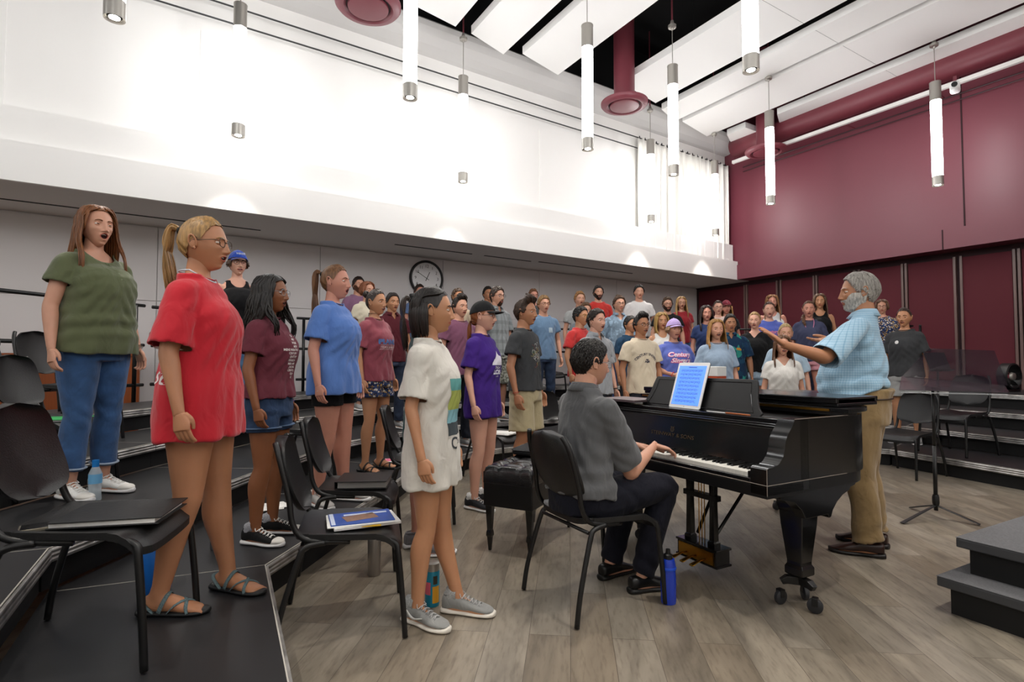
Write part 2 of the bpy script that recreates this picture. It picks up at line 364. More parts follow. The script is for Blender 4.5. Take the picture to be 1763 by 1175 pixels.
def place_lamp(x, y, lb=None):
    global first
    o = pl if first else copy_tree(pl); first = False
    o.location = (x, y, ZB)
    tag(o, lb or 'unseen tubular pendant added for extra light', 'pendant lamp', 'tubular pendant lamps')
    sp = bpy.data.objects.new('downlight', spd); COL.objects.link(sp); sp.parent = o; sp.location = (0, 0, -.02)
for px, py, lb in lamps:
    p = W(px, py, ZB); place_lamp(p.x, p.y, lb)
for s, n in ((2.0, 2.6), (4.4, 3.0), (-1.0, 2.4), (-3.2, 4.6), (-3, 1.8), (-5.4, 4.4), (-5.4, 1.6), (-7.4, 3), (.2, .6), (2.6, .6), (5.0, .5), (-2.4, -.6), (0, -1.8), (2.4, -1.8), (4.9, -2), (7.4, -1.4), (-4.6, -2), (-2.2, -3.6), (.2, -4), (2.6, -4), (5, -4.2), (7.4, -4), (9.6, -3), (-6.6, -4), (-6.8, -.6)):  # added pendants out of view, there to brighten the lower room and back wall
    p = SN(s, n); place_lamp(p.x, p.y)
# ------------------------------------------------------------------ riser platforms and rails
RB = mat('black riser laminate', '#232325', .42, var=.15, vscale=3, spec=.45)
SK = mat('black riser skirt', '#0a0a0b', .7)
EDG = mat('pale riser edge', '#b9b5ac', .5)
def nosmat():
    m = mat('ribbed silver nosing', '#aeadab', .42, metal=.75)
    tc = N(m, 'ShaderNodeTexCoord'); sp = N(m, 'ShaderNodeSeparateXYZ'); L(m, tc.outputs['Object'], sp.inputs[0])
    mu = N(m, 'ShaderNodeMath', operation='MULTIPLY'); mu.inputs[1].default_value = 105*PI; L(m, sp.outputs[2], mu.inputs[0])
    si = N(m, 'ShaderNodeMath', operation='SINE'); L(m, mu.outputs[0], si.inputs[0])
    bp = N(m, 'ShaderNodeBump'); bp.inputs['Strength'].default_value = .6; bp.inputs['Distance'].default_value = .004
    L(m, si.outputs[0], bp.inputs['Height']); L(m, bp.outputs[0], m.node_tree.nodes['Principled BSDF'].inputs['Normal'])
    nz = N(m, 'ShaderNodeTexNoise'); nz.inputs['Scale'].default_value = 9; L(m, tc.outputs['Object'], nz.inputs['Vector'])
    L(m, ramp(m, nz.outputs['Fac'], [(.3, lin('#8d8b88')), (.7, lin('#d0cecb'))]), m.node_tree.nodes['Principled BSDF'].inputs['Base Color'])
    return m
NOS = nosmat()
CC = Vector((1.95, 4.0, 0)); HS = .19
VERT = [(232, 3.72), (201.6, 3.41), (177, 2.98), (157, 3.12), (137, 3.22), (117, 3.14), (96, 3.2), (70, 3.3), (44, 3.31), (16, 2.97), (-14, 3.36)]
OFF = [0, .87, 1.74, 2.5]
def rad(i, k):
    th, r = VERT[i]
    if k < 4: return r+OFF[k]
    return r+3.25+1.05*max(0, min(1, (110-th)/70))*(1 if th > -90 else 0)
def rp(i, k):
    th = math.radians(VERT[i][0]); r = rad(i, k); return CC+Vector((math.cos(th)*r, math.sin(th)*r, 0))
ORD = ['first', 'second', 'third', 'fourth', 'fifth', 'sixth', 'seventh', 'eighth', 'ninth', 'tenth']
TIER = ['lowest tier', 'second tier up', 'third tier up', 'top tier']
def strip(mb, a, b, w, z0, z1, off=0, out=None):
    d = (b-a).normalized(); n = Vector((-d.y, d.x, 0)) if out is None else out
    q = [a+n*off, b+n*off, b+n*(off+w), a+n*(off+w)]
    area = sum(q[i].x*q[(i+1) % 4].y-q[(i+1) % 4].x*q[i].y for i in range(4))
    if area < 0: q = q[::-1]
    mb.prism([(p.x, p.y) for p in q], z0, z1)
for k in range(4):
    for i in range(len(VERT)-1):
        a, b, c, d = rp(i, k), rp(i+1, k), rp(i+1, k+1), rp(i, k+1)
        z = HS*(k+1); ctr = (a+b+c+d)/4
        ins = lambda p, w: p+(ctr-p).normalized()*w
        r = empty('riser_platform', (ctr.x, ctr.y, 0), 0, 'black riser platform, %s, %s wedge counting from the sandalled woman in red' % (TIER[k], ORD[i]), 'riser', 'black choir riser platforms')
        o0 = Vector((ctr.x, ctr.y, 0))
        q = [ins(p, .002)-o0 for p in (d, c, b, a)]
        MB().prism([(p.x, p.y) for p in q], z-.035, z).build('deck', RB, r)
        inw = (CC-(a+b)/2).normalized(); dd = (b-a).normalized(); nn = Vector((-dd.y, dd.x, 0)); nn = nn if nn.dot(inw) > 0 else -nn
        q = [ins(p, .03)-o0 for p in (d, c)]+[b-nn*.03-o0, a-nn*.03-o0]
        MB().prism([(p.x, p.y) for p in q], (z-HS if k else 0)+.0, z-.035).build('skirt', SK, r)
        mb = MB(); strip(mb, a-o0+dd*.004, b-o0-dd*.004, .012, z-.062, z-.004, 0, nn); mb.build('nosing', NOS, r, bevel=.002)
        mb = MB(); strip(mb, a-o0, b-o0, .005, z-.003, z+.0008, -.005, nn)
        for p, q_ in ((a, d), (b, c)):
            e = (q_-p).normalized(); e2 = Vector((-e.y, e.x, 0)); e2 = e2 if e2.dot(ctr-p) > 0 else -e2
            strip(mb, p-o0, q_-o0, .0016, z-.003, z+.0006, .002, e2)
        mb.build('edge_trim', EDG, r)
def rail(p, q, zt, lb):
    a = W(p[0], p[1], zt); b = W(q[0], q[1], zt); d = (b-a).normalized(); ln = (b-a).length; z0 = .70 if zt < 1.9 else .70
    o = empty('guard_rail', (a.x, a.y, .76), math.atan2(d.y, d.x), lb, 'guard rail', 'black guard rails around the top tier'); h = zt-.76
    for z in (h, h-.45, h-.9): tube([(0, 0, z), (ln, 0, z)], .019, seg=10).build('rail_tube', BLACKM, o, smooth=True)
    for x in (ln*.06 if ln > 1 else .02, ln*.94): tube([(x, 0, h), (x, 0, -.03)], .022, seg=10).build('post', BLACKM, o, smooth=True)
RL = [((-90, 490), (249, 527), 'black tube guard rail on the back edge behind the woman in the green top'), ((262, 529), (500, 547.5), 'black tube guard rail behind the black-haired woman in glasses'),
      ((511, 548), (690, 557), 'black tube guard rail behind the woman in the plain blue tee'), ((700, 557.5), (862, 565.5), 'black tube guard rail below the wall clock'),
      ((870, 566), (1060, 568), 'black tube guard rail behind the man in the charcoal graphic tee'), ((1068, 568), (1186, 568.5), 'black tube guard rail behind the bearded man in black'),
      ((1194, 568.5), (1400, 566), 'black tube guard rail in front of the maroon panels behind the girl in braids'), ((1408, 566), (1575, 561.5), 'black tube guard rail hidden mostly behind the conductor'),
      ((1582, 561), (1672, 559), 'short black guard rail section beside the girl in the grey pocket tee'), ((1681, 559), (1840, 554), 'black guard rail section running out of the frame over the speaker')]
for p, q, lb in RL: rail(p, q, 1.83, lb)

# ------------------------------------------------------------------ chairs
def make_chair():
    r = empty('choir_chair')
    # seat: contoured pan, front edge rolled down
    V = []; nx, ny = 17, 17
    for j in range(ny):
        y = -.225+.45*j/(ny-1)
        for i in range(nx):
            u = -1+2*i/(nx-1); hw = .225-.03*(1-j/(ny-1))**2; v = j/(ny-1)
            rx = u; cut = max(0, abs(u)-.7)/.3; yy = y-(.03*cut**2 if v > .8 else 0)+(.03*cut**2 if v < .12 else 0)
            z = .445-.014*(1-u*u)*math.sin(PI*min(1, v*1.1))-.05*max(0, v-.82)**2/.0324*1.0+.015*abs(u)**3-.02*v+.006
            V.append((rx*hw, yy, z))
    n = len(V); V += [(x, y, z-.026) for x, y, z in V]
    Fc = []
    for j in range(ny-1):
        for i in range(nx-1):
            a = j*nx+i; Fc.append((a, a+1, a+nx+1, a+nx)); Fc.append((n+a, n+a+nx, n+a+nx+1, n+a+1))
    ring = [i for i in range(nx)]+[j*nx+nx-1 for j in range(1, ny)]+[(ny-1)*nx+i for i in range(nx-2, -1, -1)]+[j*nx for j in range(ny-2, 0, -1)]
    for a, b in zip(ring, ring[1:]+ring[:1]): Fc.append((b, a, n+a, n+b))
    MB().add(V, Fc).build('seat', BLACK, r, smooth=True, bevel=.008, autosm=50)
    # backrest: tall rounded panel curved around the sitter
    V = []; nx, nz = 15, 19
    for s in (0, 1):
        for j in range(nz):
            v = j/(nz-1); z = .53+.33*v
            e = 1-abs(2*v-1)**3.2; hw = .19*(max(e, 0)**.36)*(1-.08*v)+.012
            for i in range(nx):
                u = -1+2*i/(nx-1); y = -.215-.10*v-.018*math.sin(PI*v)+.045*u*u*(.8)
                V.append((u*hw, y-(.022 if s else 0)*(1 if 0 < j < nz-1 and 0 < i < nx-1 else .5), z))
    n = nx*nz; Fc = []
    for j in range(nz-1):
        for i in range(nx-1):
            a = j*nx+i; Fc.append((a, a+nx, a+nx+1, a+1)); Fc.append((n+a, n+a+1, n+a+nx+1, n+a+nx))
    ring = [i for i in range(nx)]+[j*nx+nx-1 for j in range(1, nz)]+[(nz-1)*nx+i for i in range(nx-2, -1, -1)]+[j*nx for j in range(nz-2, 0, -1)]
    for a, b in zip(ring, ring[1:]+ring[:1]): Fc.append((a, b, n+b, n+a))
    MB().add(V, Fc).build('backrest', BLACK, r, smooth=True, autosm=60)
    for s in (-1, 1):
        tube([(s*.205, .13, .425), (s*.215, .19, .405), (s*.225, .205, .36), (s*.235, .225, .15), (s*.24, .235, .005)], .0125, 18, 10).build('leg', BLACKM, r, smooth=True)
        tube([(s*.205, -.10, .425), (s*.213, -.175, .415), (s*.22, -.205, .37), (s*.235, -.27, .15), (s*.24, -.295, .005)], .0125, 18, 10).build('leg', BLACKM, r, smooth=True)
    for s in (-1, 1):
        tube([(s*.19, .0, .418), (s*.198, -.13, .43), (s*.2, -.2, .455), (s*.198, -.235, .52), (s*.193, -.25, .62), (s*.18, -.29, .78), (s*.15, -.312, .845)], .0125, 24, 10).build('back_upright', BLACKM, r, smooth=True)
    tube([(-.2, -.2, .40), (.2, -.2, .40)], .009, seg=8).build('crossbar', BLACKM, r, smooth=True)
    return r
CH = make_chair(); index_kids(CH); ch_first = True
def chair(x, y, lvl, yaw, lb, z=None):
    """yaw: direction the chair faces, degrees from +X"""
    global ch_first
    o = CH if ch_first else copy_tree(CH); ch_first = False
    o.location = (x, y, HS*lvl+.0015 if z is None else z); o.rotation_euler = (0, 0, math.radians(yaw-90))
    tag(o, lb, 'chair', 'black choir chairs'); return o
c1 = chair(-1.47, 1.99, 1, 12, 'black chair with a black folder and phone on it, beside the barefoot-sandalled woman in red')
c2 = chair(-.75, 2.58, 0, 14.5, 'black chair holding the blue magazine and yellow pencil')
c3 = chair(-.93, 3.36, 0, 8, 'black chair holding a closed thick black binder')
chair(-.68, 4.25, 0, 6, 'black chair behind the binder chair, partly hidden by the woman in the white tee')
chair(-1.66, 4.60, 1, 5, 'empty black chair between the black-haired woman and the woman in plain blue')
c6 = chair(-.13, 5.75, 0, -35, 'black chair with white papers behind the purple-shirted girl')
chair(-3.0, 2.85, 2, 12, 'black chair back cut by the frame edge beside the green folder')
c8 = chair(-2.92, 3.52, 2, 5, 'black chair carrying a green folder behind the woman in green')
c9 = chair(-3.38, 4.2, 3, 0, 'black chair standing before the brown wooden cabinet')
chair(-4.1, 4.45, 4, 5, 'black chair with papers on it at the end of the top tier')
chair(.52, 6.05, 0, -55, 'black chair close behind the man in khaki shorts')
chair(.33, 7.12, 1, -60, 'black chair showing its back between khaki shorts and the pianist')
c14 = chair(4.14, 5.80, 0, 205, 'empty black chair behind the conductor at the foot of the risers')
chair(4.83, 5.98, 1, 200, 'empty black chair one tier above the one behind the conductor')
cp = chair(.435, 2.835, 0, 28.4, 'black chair the seated pianist in grey polo sits on')
chair(.55, 8.7, 3, -70, 'black chair at the back rail below the grey wall')

# ------------------------------------------------------------------ grand piano
PB = mat('black piano lacquer', '#0b0b0c', .22, spec=.5, coat=.25)
PBS = mat('satin black piano', '#101011', .35)
WEAR = mat('worn wood edge', '#8c8177', .5)
IV = mat('ivory white key', '#e9e6dd', .3); EB = mat('ebony black key', '#0a0a0a', .3)
RP = math.radians(-61.6); PW = 1.45
K0 = Vector((1.129, 2.44, 0)); kd = Vector((-.475, .88, 0)); rd = Vector((.88, .475, 0))
PO = K0+kd*PW
PM = Matrix.Translation(PO) @ Matrix.Rotation(RP, 4, 'Z')
pi_ = empty('grand_piano', PO, RP, 'black grand piano with its front lid folded back, played by the man in grey', 'piano')
outl = spline([(0, .24), (0, .9), (0, 1.5), (.0, 1.75), (.05, 1.92), (.2, 2.04), (.42, 2.08), (.62, 2.0), (.76, 1.82), (.83, 1.6), (.88, 1.38), (.97, 1.2), (1.1, 1.07), (1.26, .97), (1.38, .86), (1.44, .74), (1.45, .62), (1.45, .4), (1.45, .24)], 90)
def poly_off(P, d):
    P = np.array(P)[:, :2]; T = np.gradient(P, axis=0); T /= np.linalg.norm(T, axis=1)[:, None]+1e-9
    return P+np.stack([T[:, 1], -T[:, 0]], 1)*d
o_ = outl[:, :2]; inn = poly_off(o_, .045)
if abs(inn[45, 1]) > abs(o_[45, 1]): inn = poly_off(o_, -.045)
sgn = 1 if np.allclose(inn, poly_off(o_, .045)) else -1
# outer rim wall
V = []; n = len(o_)
for P, z in ((o_, .645), (o_, .928), (inn, .928), (inn, .645)): V += [(p[0], p[1], z) for p in P]
Fc = [(i+a*n, i+1+a*n, i+1+((a+1) % 4)*n, i+((a+1) % 4)*n) for a in range(4) for i in range(n-1)]+[(0, n, 2*n, 3*n), (n-1, 4*n-1, 3*n-1, 2*n-1)]
MB().add(V, Fc).build('rim', PB, pi_, smooth=True, autosm=35)
lowp = poly_off(o_, sgn*.012)
MB().prism([tuple(p) for p in lowp], .585, .645).build('underframe', PBS, pi_, autosm=30)
MB().prism([tuple(p) for p in poly_off(o_, sgn*.05)], .80, .81).build('soundboard', mat('gilded iron plate', '#7a5a2a', .4, metal=.6), pi_)
# key bed, arms with S curved cheeks
MB().box(.0, PW, .0, .26, .585, .64).build('key_bed', PBS, pi_, bevel=.003)
for x0, x1, nm in ((0, .085, 'arm'), (PW-.085, PW, 'arm')):
    pr = [(0, .60), (.0, .714), (.012, .722), (.05, .722), (.085, .735), (.115, .765), (.128, .80), (.132, .83), (.15, .862), (.165, .878), (.185, .90), (.20, .926), (.30, .928), (.30, .60)]
    k = len(pr); V = [(x, y, z) for x in (x0, x1) for y, z in pr]
    MB().add(V, [(i, (i+1) % k, k+(i+1) % k, k+i) for i in range(k)]+[list(range(k))[::-1], list(range(k, 2*k))]).build(nm, PB, pi_, smooth=True, autosm=48)
mb = MB()
for a, b in (((0, -.001, .645), (PW+.001, -.001, .645)), ((PW+.001, -.001, .645), (PW+.001, .60, .645)), ((PW+.001, -.001, .60), (PW+.001, -.001, .72)), ((PW, .2, .93), (PW, .62, .93))):
    tube([a, b], .0016, seg=5, mb=mb)
mb.build('worn_edge', WEAR, pi_)
MB().box(.085, PW-.085, .002, .03, .64, .664).build('key_slip', PB, pi_, bevel=.003)
MB().box(.085, .125, .03, .19, .64, .69).box(PW-.125, PW-.085, .03, .19, .64, .69).build('key_block', PB, pi_, bevel=.004)
kw = (PW-.25)/52
pat = [1, 1, 0, 1, 1, 1, 0]
kk = MB().box(.0006, kw-.0006, 0, .155, -.022, 0).mesh('white_key', IV, False)
bk = MB().add([(-.0055, 0, 0), (.0055, 0, 0), (.0055, .1, 0), (-.0055, .1, 0), (-.0045, .006, .011), (.0045, .006, .011), (.0045, .1, .012), (-.0045, .1, .012)], [(3, 2, 1, 0), (4, 5, 6, 7), (0, 1, 5, 4), (1, 2, 6, 5), (2, 3, 7, 6), (3, 0, 4, 7)]).mesh('black_key', EB, False)
for i in range(52):
    o = bpy.data.objects.new('white_key', kk); COL.objects.link(o); o.parent = pi_; o.location = (.125+i*kw, .034, .682)
    j = (i+5) % 7                                   # the lowest key is an A
    if i < 51 and pat[(j) % 7]:
        o = bpy.data.objects.new('black_key', bk); COL.objects.link(o); o.parent = pi_; o.location = (.125+(i+1)*kw, .088, .6822)
# fallboard, slightly leaning, with the maker's gilt lettering
V = [(.085, .192, .66), (PW-.085, .192, .66), (PW-.085, .236, .872), (.085, .236, .872), (.085, .215, .66), (PW-.085, .215, .66), (PW-.085, .262, .872), (.085, .262, .872)]
MB().add(V, [(0, 1, 2, 3), (7, 6, 5, 4), (3, 2, 6, 7), (1, 5, 6, 2), (0, 3, 7, 4), (0, 4, 5, 1)]).build('fallboard', PB, pi_, bevel=.004)
MB().box(.085, PW-.085, .226, .245, .868, .884).box(.085, PW-.085, .24, .3, .884, .893).box(.085, PW-.085, .26, .31, .893, .915).build('fallboard_rail', PB, pi_, bevel=.003)
GOLD = mat('dull gilt', '#4d3f2c', .5, metal=.4)
def text_mesh(body, size, ext=.0, font=None, align='CENTER', shear=0, bold=0):
    c = bpy.data.curves.new('t', 'FONT'); c.body = body; c.size = size; c.align_x = align; c.align_y = 'CENTER'; c.extrude = ext; c.shear = shear; c.offset = bold; c.resolution_u = 3
    o = bpy.data.objects.new('t', c); COL.objects.link(o); dg = bpy.context.evaluated_depsgraph_get(); dg.update()
    me = bpy.data.meshes.new_from_object(o.evaluated_get(dg)); V = np.array([v.co[:] for v in me.vertices]); Fc = [list(p.vertices) for p in me.polygons]
    bpy.data.objects.remove(o); bpy.data.curves.remove(c); bpy.data.meshes.remove(me)
    return V, Fc
V, Fc = text_mesh('STEINWAY & SONS', .032, .0004)
V[:, 0] *= 1.25
tl = math.atan2(.044, .212)
R_ = Matrix.Translation((.66, .2115, .765)) @ Matrix.Rotation(PI/2-tl, 4, 'X')
def xf(V, M): return np.asarray(V) @ np.array(M.to_3x3()).T+np.array(M.translation)
mb = MB().add(xf(V, R_), Fc)
for x in (-.007, -.0035, 0, .0035, .007): tube([(x, .024, 0), (x*.9, .048, 0)], .0007, seg=4, mb=MB()) if 0 else None
ly = MB(); tube([(-.006, .022, 0), (-.013, .032, 0), (-.008, .042, 0), (-.012, .05, 0)], .0014, 10, 5, ly); tube([(.006, .022, 0), (.013, .032, 0), (.008, .042, 0), (.012, .05, 0)], .0014, 10, 5, ly)
for x in (-.004, 0, .004): tube([(x, .024, 0), (x, .047, 0)], .0006, seg=4, mb=ly)
tube([(-.01, .021, 0), (.01, .021, 0)], .0014, seg=4, mb=ly); tube([(-.009, .047, 0), (.009, .047, 0)], .0008, seg=4, mb=ly)
mb.add(xf(ly.arr(), R_), ly.f)
mb.build('gilt_lettering', GOLD, pi_)
# shelf with slides and the folding music desk
MB().box(.02, PW-.02, .3, .60, .895, .906).build('desk_shelf', PBS, pi_, bevel=.002)
MB().box(.045, PW-.045, .30, .58, .86, .895).build('pin_block_cover', mat('dark amber wood', '#3a2110', .5), pi_)
MB().box(.1, PW-.1, .296, .302, .9, .905).build('shelf_edge', BRASS if 0 else WEAR, pi_)
for s in (-1, 1):
    c = .72
    pr = [(.0, .0), (.44, .0), (.455, .02), (.425, .05), (.405, .1), (.395, .15), (.385, .19), (.375, .205), (.0, .205)] if s > 0 else [(.0, .0), (-.44, .0), (-.455, .02), (-.425, .05), (-.405, .1), (-.395, .15), (-.385, .19), (-.375, .205), (.0, .205)][::-1]
    pr = [(p[0]+s*.0, p[1]) for p in pr]
    M = Matrix.Translation((c, .335, .908)) @ Matrix.Rotation(math.radians(-20), 4, 'X') @ Matrix.Rotation(PI/2, 4, 'X')
    o = MB().prism(pr, -.014, 0, 0, M).build('music_desk_wing', PBS, pi_, bevel=.003)
    mb = MB(); q = [(s*.03, .02), (s*.40, .02), (s*.38, .06), (s*.36, .12), (s*.35, .185), (s*.03, .185)]
    q = q if s > 0 else q[::-1]
    tube([M @ Vector((a, b, .001)) for a, b in q+q[:1]], .0025, seg=5, mb=mb); mb.build('desk_moulding', PB, o)
MB().box(.26, 1.18, .298, .345, .903, .912).build('desk_ledge', PB, pi_, bevel=.002)
mb = MB()
for x in (.34, 1.08): mb.box(x-.02, x+.02, .305, .317, .906, .910)
mb.build('desk_hinge', BRASS, pi_)
for x in (.42, .93): MB().lathe([(.007, 0), (.004, .008), (.009, .014), (.0, .02)], 12, loc=(x, .285, .893)).build('shelf_knob', BRASS, pi_, smooth=True)
# main lid and the folded front flap lying on it
lo = poly_off(o_, -sgn*.024); back = [tuple(p) for p in lo if p[1] >= .585]
xs0, xs1 = back[0][0], back[-1][0]
MB().prism([(xs0, .585)]+back+[(xs1, .585)], .944, .963).build('lid', PB, pi_, bevel=.004)
MB().box(-.02, 1.40, .62, .98, .966, .984).box(-.02, 1.40, .61, .635, .984, 1.012).box(-.02, 1.40, .962, .985, .984, 1.012).box(-.02, 1.40, .61, .985, 1.0, 1.012).build('front_lid_flap', PB, pi_, bevel=.004)
MB().box(.0, 1.38, .578, .586, .945, .957).build('lid_hinge', BRASS, pi_)
MB().box(0, PW, .59, .7, .926, .944).build('lid_bearer', PBS, pi_)
# legs with three wheeled dollies
def leg(x, y):
    o = MB().loft([(x, y, z) for z in (.60, .50, .47, .46, .40, .22, .205, .19, .155, .15)], [(.11, .10), (.10, .09), (.092, .088), (.088, .085), (.083, .080), (.057, .055), (.057, .055), (.068, .066), (.068, .066), (.055, .055)], 4, ref=(1, 1, 0), ex=2).build('leg', PB, pi_, bevel=.004)
    o.location = (0, 0, 0)
    for a in (90, 210, 330):
        a = math.radians(a+20); dx, dy = math.cos(a), math.sin(a)
        ar = MB().loft([(x, y, .125), (x+dx*.06, y+dy*.06, .125), (x+dx*.085, y+dy*.085, .112)], [(.028, .03), (.026, .026), (.02, .018)], 4, ref=(-dy, dx, 1)).build('dolly_arm', BLACKM, o, bevel=.003)
        M = Matrix.Translation((x+dx*.088, y+dy*.088, .036)) @ Matrix.Rotation(a+.6, 4, 'Z') @ Matrix.Rotation(PI/2, 4, 'X')
        MB().lathe([(.0, -.012), (.03, -.012), (.035, -.008), (.035, .008), (.03, .012), (.0, .012)], 20, M=M).build('caster', mat('caster rubber', '#2a2b2e', .5), o, smooth=True, autosm=40)
        MB().box(-.014, .014, -.017, .017, .035, .075, M=Matrix.Translation((x+dx*.088, y+dy*.088, .0)) @ Matrix.Rotation(a+.6, 4, 'Z')).build('caster_fork', BLACKM, o, bevel=.003)
    return o
leg(PW-.115, .385); leg(.115, .385); leg(.22, 1.9)
# curved bracket of the right front leg under the rim
pr = [(.12, .587), (.72, .587), (.70, .572), (.665, .566), (.655, .552), (.60, .535), (.55, .505), (.515, .47), (.50, .44), (.485, .435), (.475, .455), (.30, .455), (.27, .50), (.22, .54), (.12, .565)]
for x0 in (PW-.075, .02):
    k = len(pr); V = [(x, y, z) for x in (x0, x0+.055) for y, z in pr]
    MB().add(V, [(i, (i+1) % k, k+(i+1) % k, k+i) for i in range(k)]+[list(range(k))[::-1], list(range(k, 2*k))]).build('leg_bracket', PB, pi_, bevel=.003)
# lyre with pedals
ly = MB(); yy = .30; xc = .80
for s in (-1, 1):
    ly.loft([(xc+s*.085, yy, z) for z in (.16, .19, .2, .4, .58, .6)], [(.035, .028), (.035, .028), (.026, .024), (.022, .022), (.026, .024), (.035, .03)], 4, ref=(1, 1, 0))
lo_ = ly.build('pedal_lyre', PB, pi_, bevel=.002)
MB().box(xc-.14, xc+.14, yy-.05, yy+.06, .075, .16).box(xc-.15, xc+.15, yy-.055, yy+.065, .155, .168).box(xc-.15, xc+.15, yy-.055, yy+.065, .068, .08).build('pedal_box', PB, lo_, bevel=.003)
MB().box(xc-.125, xc+.125, yy-.056, yy-.05, .082, .15).build('brass_plate', BRASS, lo_)
for x in (-.07, 0, .07): MB().loft([(xc+x, yy-.05, .1), (xc+x, yy-.09, .102), (xc+x, yy-.13, .096), (xc+x, yy-.16, .088), (xc+x, yy-.165, .085)], [(.008, .005), (.008, .005), (.014, .005), (.018, .005), (.01, .003)], 10).build('pedal', BRASS, lo_, smooth=True)
for x in (-.02, .0, .02): tube([(xc+x, yy, .16), (xc+x, yy, .6)], .003, seg=6).build('pedal_rod', BRASS, lo_)
for s in (-1, 1): tube([(xc+s*.06, yy+.03, .2), (xc+s*.12, yy+.36, .6)], .01, seg=6).build('lyre_brace', PB, lo_)
MB().box(xc-.12, xc+.12, yy-.02, yy+.02, .42, .45).build('lyre_crossbar', PB, lo_)

def pp(x, y, z): return PM @ Vector((x, y, z))
# tablet with a score
def lying(name, lb, cat, x, y, z, rz=0, rx=0, parent=None, group=None):
    return empty(name, (x, y, z), rz, lb, cat, group)
tb = empty('tablet', pp(.66, .312, .9155), RP, 'white framed tablet showing sheet music on the piano desk', 'tablet'); tb.rotation_euler = (math.radians(-19), 0, RP)
q = [(-.115, 0), (.115, 0), (.122, .007), (.122, .283), (.115, .29), (-.115, .29), (-.122, .283), (-.122, .007)]
M = Matrix.Rotation(PI/2, 4, 'X')
MB().prism(q, -.004, .003, 0, M).build('casing', mat('tablet white', '#eeeeee', .3), tb, bevel=.002)
MB().box(-.106, .106, -.0045, -.0032, .022, .268).build('screen', mat('tablet screen', '#4f7ee6', .2, emit=.62), tb)
mb = MB()
for k in range(9):
    z = .244-k*.0240
    for l in range(5): mb.box(-.085, .085-(k % 3)*.006, -.0049, -.0046, z-l*.0028, z-l*.0028+.0006)
    for t in range(14): x = -.08+t*.0118+.003*math.sin(k*5+t*3); mb.box(x, x+.0035, -.005, -.0046, z-.012+.005*math.sin(t*2.1+k), z-.009+.005*math.sin(t*2.1+k))
V, Fc = text_mesh('Alleluia', .014, 0); 
mb.box(-.03, .035, -.005, -.0046, .256, .260)
mb.build('score', mat('score ink', '#23345f', .6), tb)
MB().lathe([(0, 0), (.004, 0)], 12, M=Matrix.Translation((0, -.0042, .012)) @ M).build('home_button', mat('button grey', '#cfcfcf', .4), tb)
MB().prism(q, -.007, -.004, 0, M).build('cover', BLACKM, tb)
fo = empty('music_folder', pp(.13, .33, .93), RP+.12, 'flat dark maroon-grey folder lying on the piano left of the music desk', 'folder')
MB().box(-.16, .18, -.13, .13, 0, .007).build('cover', mat('plum grey leather', '#57494c', .5, bump=.2), fo, bevel=.002)
MB().box(-.15, .175, -.125, .125, .007, .012).box(-.16, .18, -.13, .13, .012, .015).build('sheets', mat('plum cover', '#6a5a5c', .5), fo)
pc = MB().lathe([(.0, 0), (.004, .004), (.0045, .02), (.0045, .15), (.002, .165)], 10, M=Matrix.Rotation(PI/2, 4, 'Y')).build('stylus', mat('white stylus', '#e8e8e6', .3), smooth=True)
pc.location = pp(.83, .312, .9125); pc.rotation_euler = (0, 0, RP); tag(pc, 'white stylus lying on the ledge in front of the music desk', 'stylus')
pn = MB().lathe([(.0, 0), (.0035, .012), (.0035, .16), (.0, .165)], 6, M=Matrix.Rotation(PI/2, 4, 'Y')).build('pencil', mat('orange pencil', '#b4602a', .4)); pn.location = pp(.98, .288, .9185); pn.rotation_euler = (0, 0, RP); tag(pn, 'short orange pencil lying in front of the right desk wing', 'pencil')
tp = D(1224, 644, 3.75)
tx = empty('tissue_box', (tp.x, tp.y, 1.0125), RP+.1, 'small orange and white carton standing on the piano behind the tablet', 'box')
MB().box(-.085, .085, -.05, .05, 0, .125).build('carton', mat('orange carton', '#b8491f', .5), tx, bevel=.003)
MB().box(-.086, .086, -.051, .051, .085, .15).build('white_top', PAPER, tx, bevel=.003)
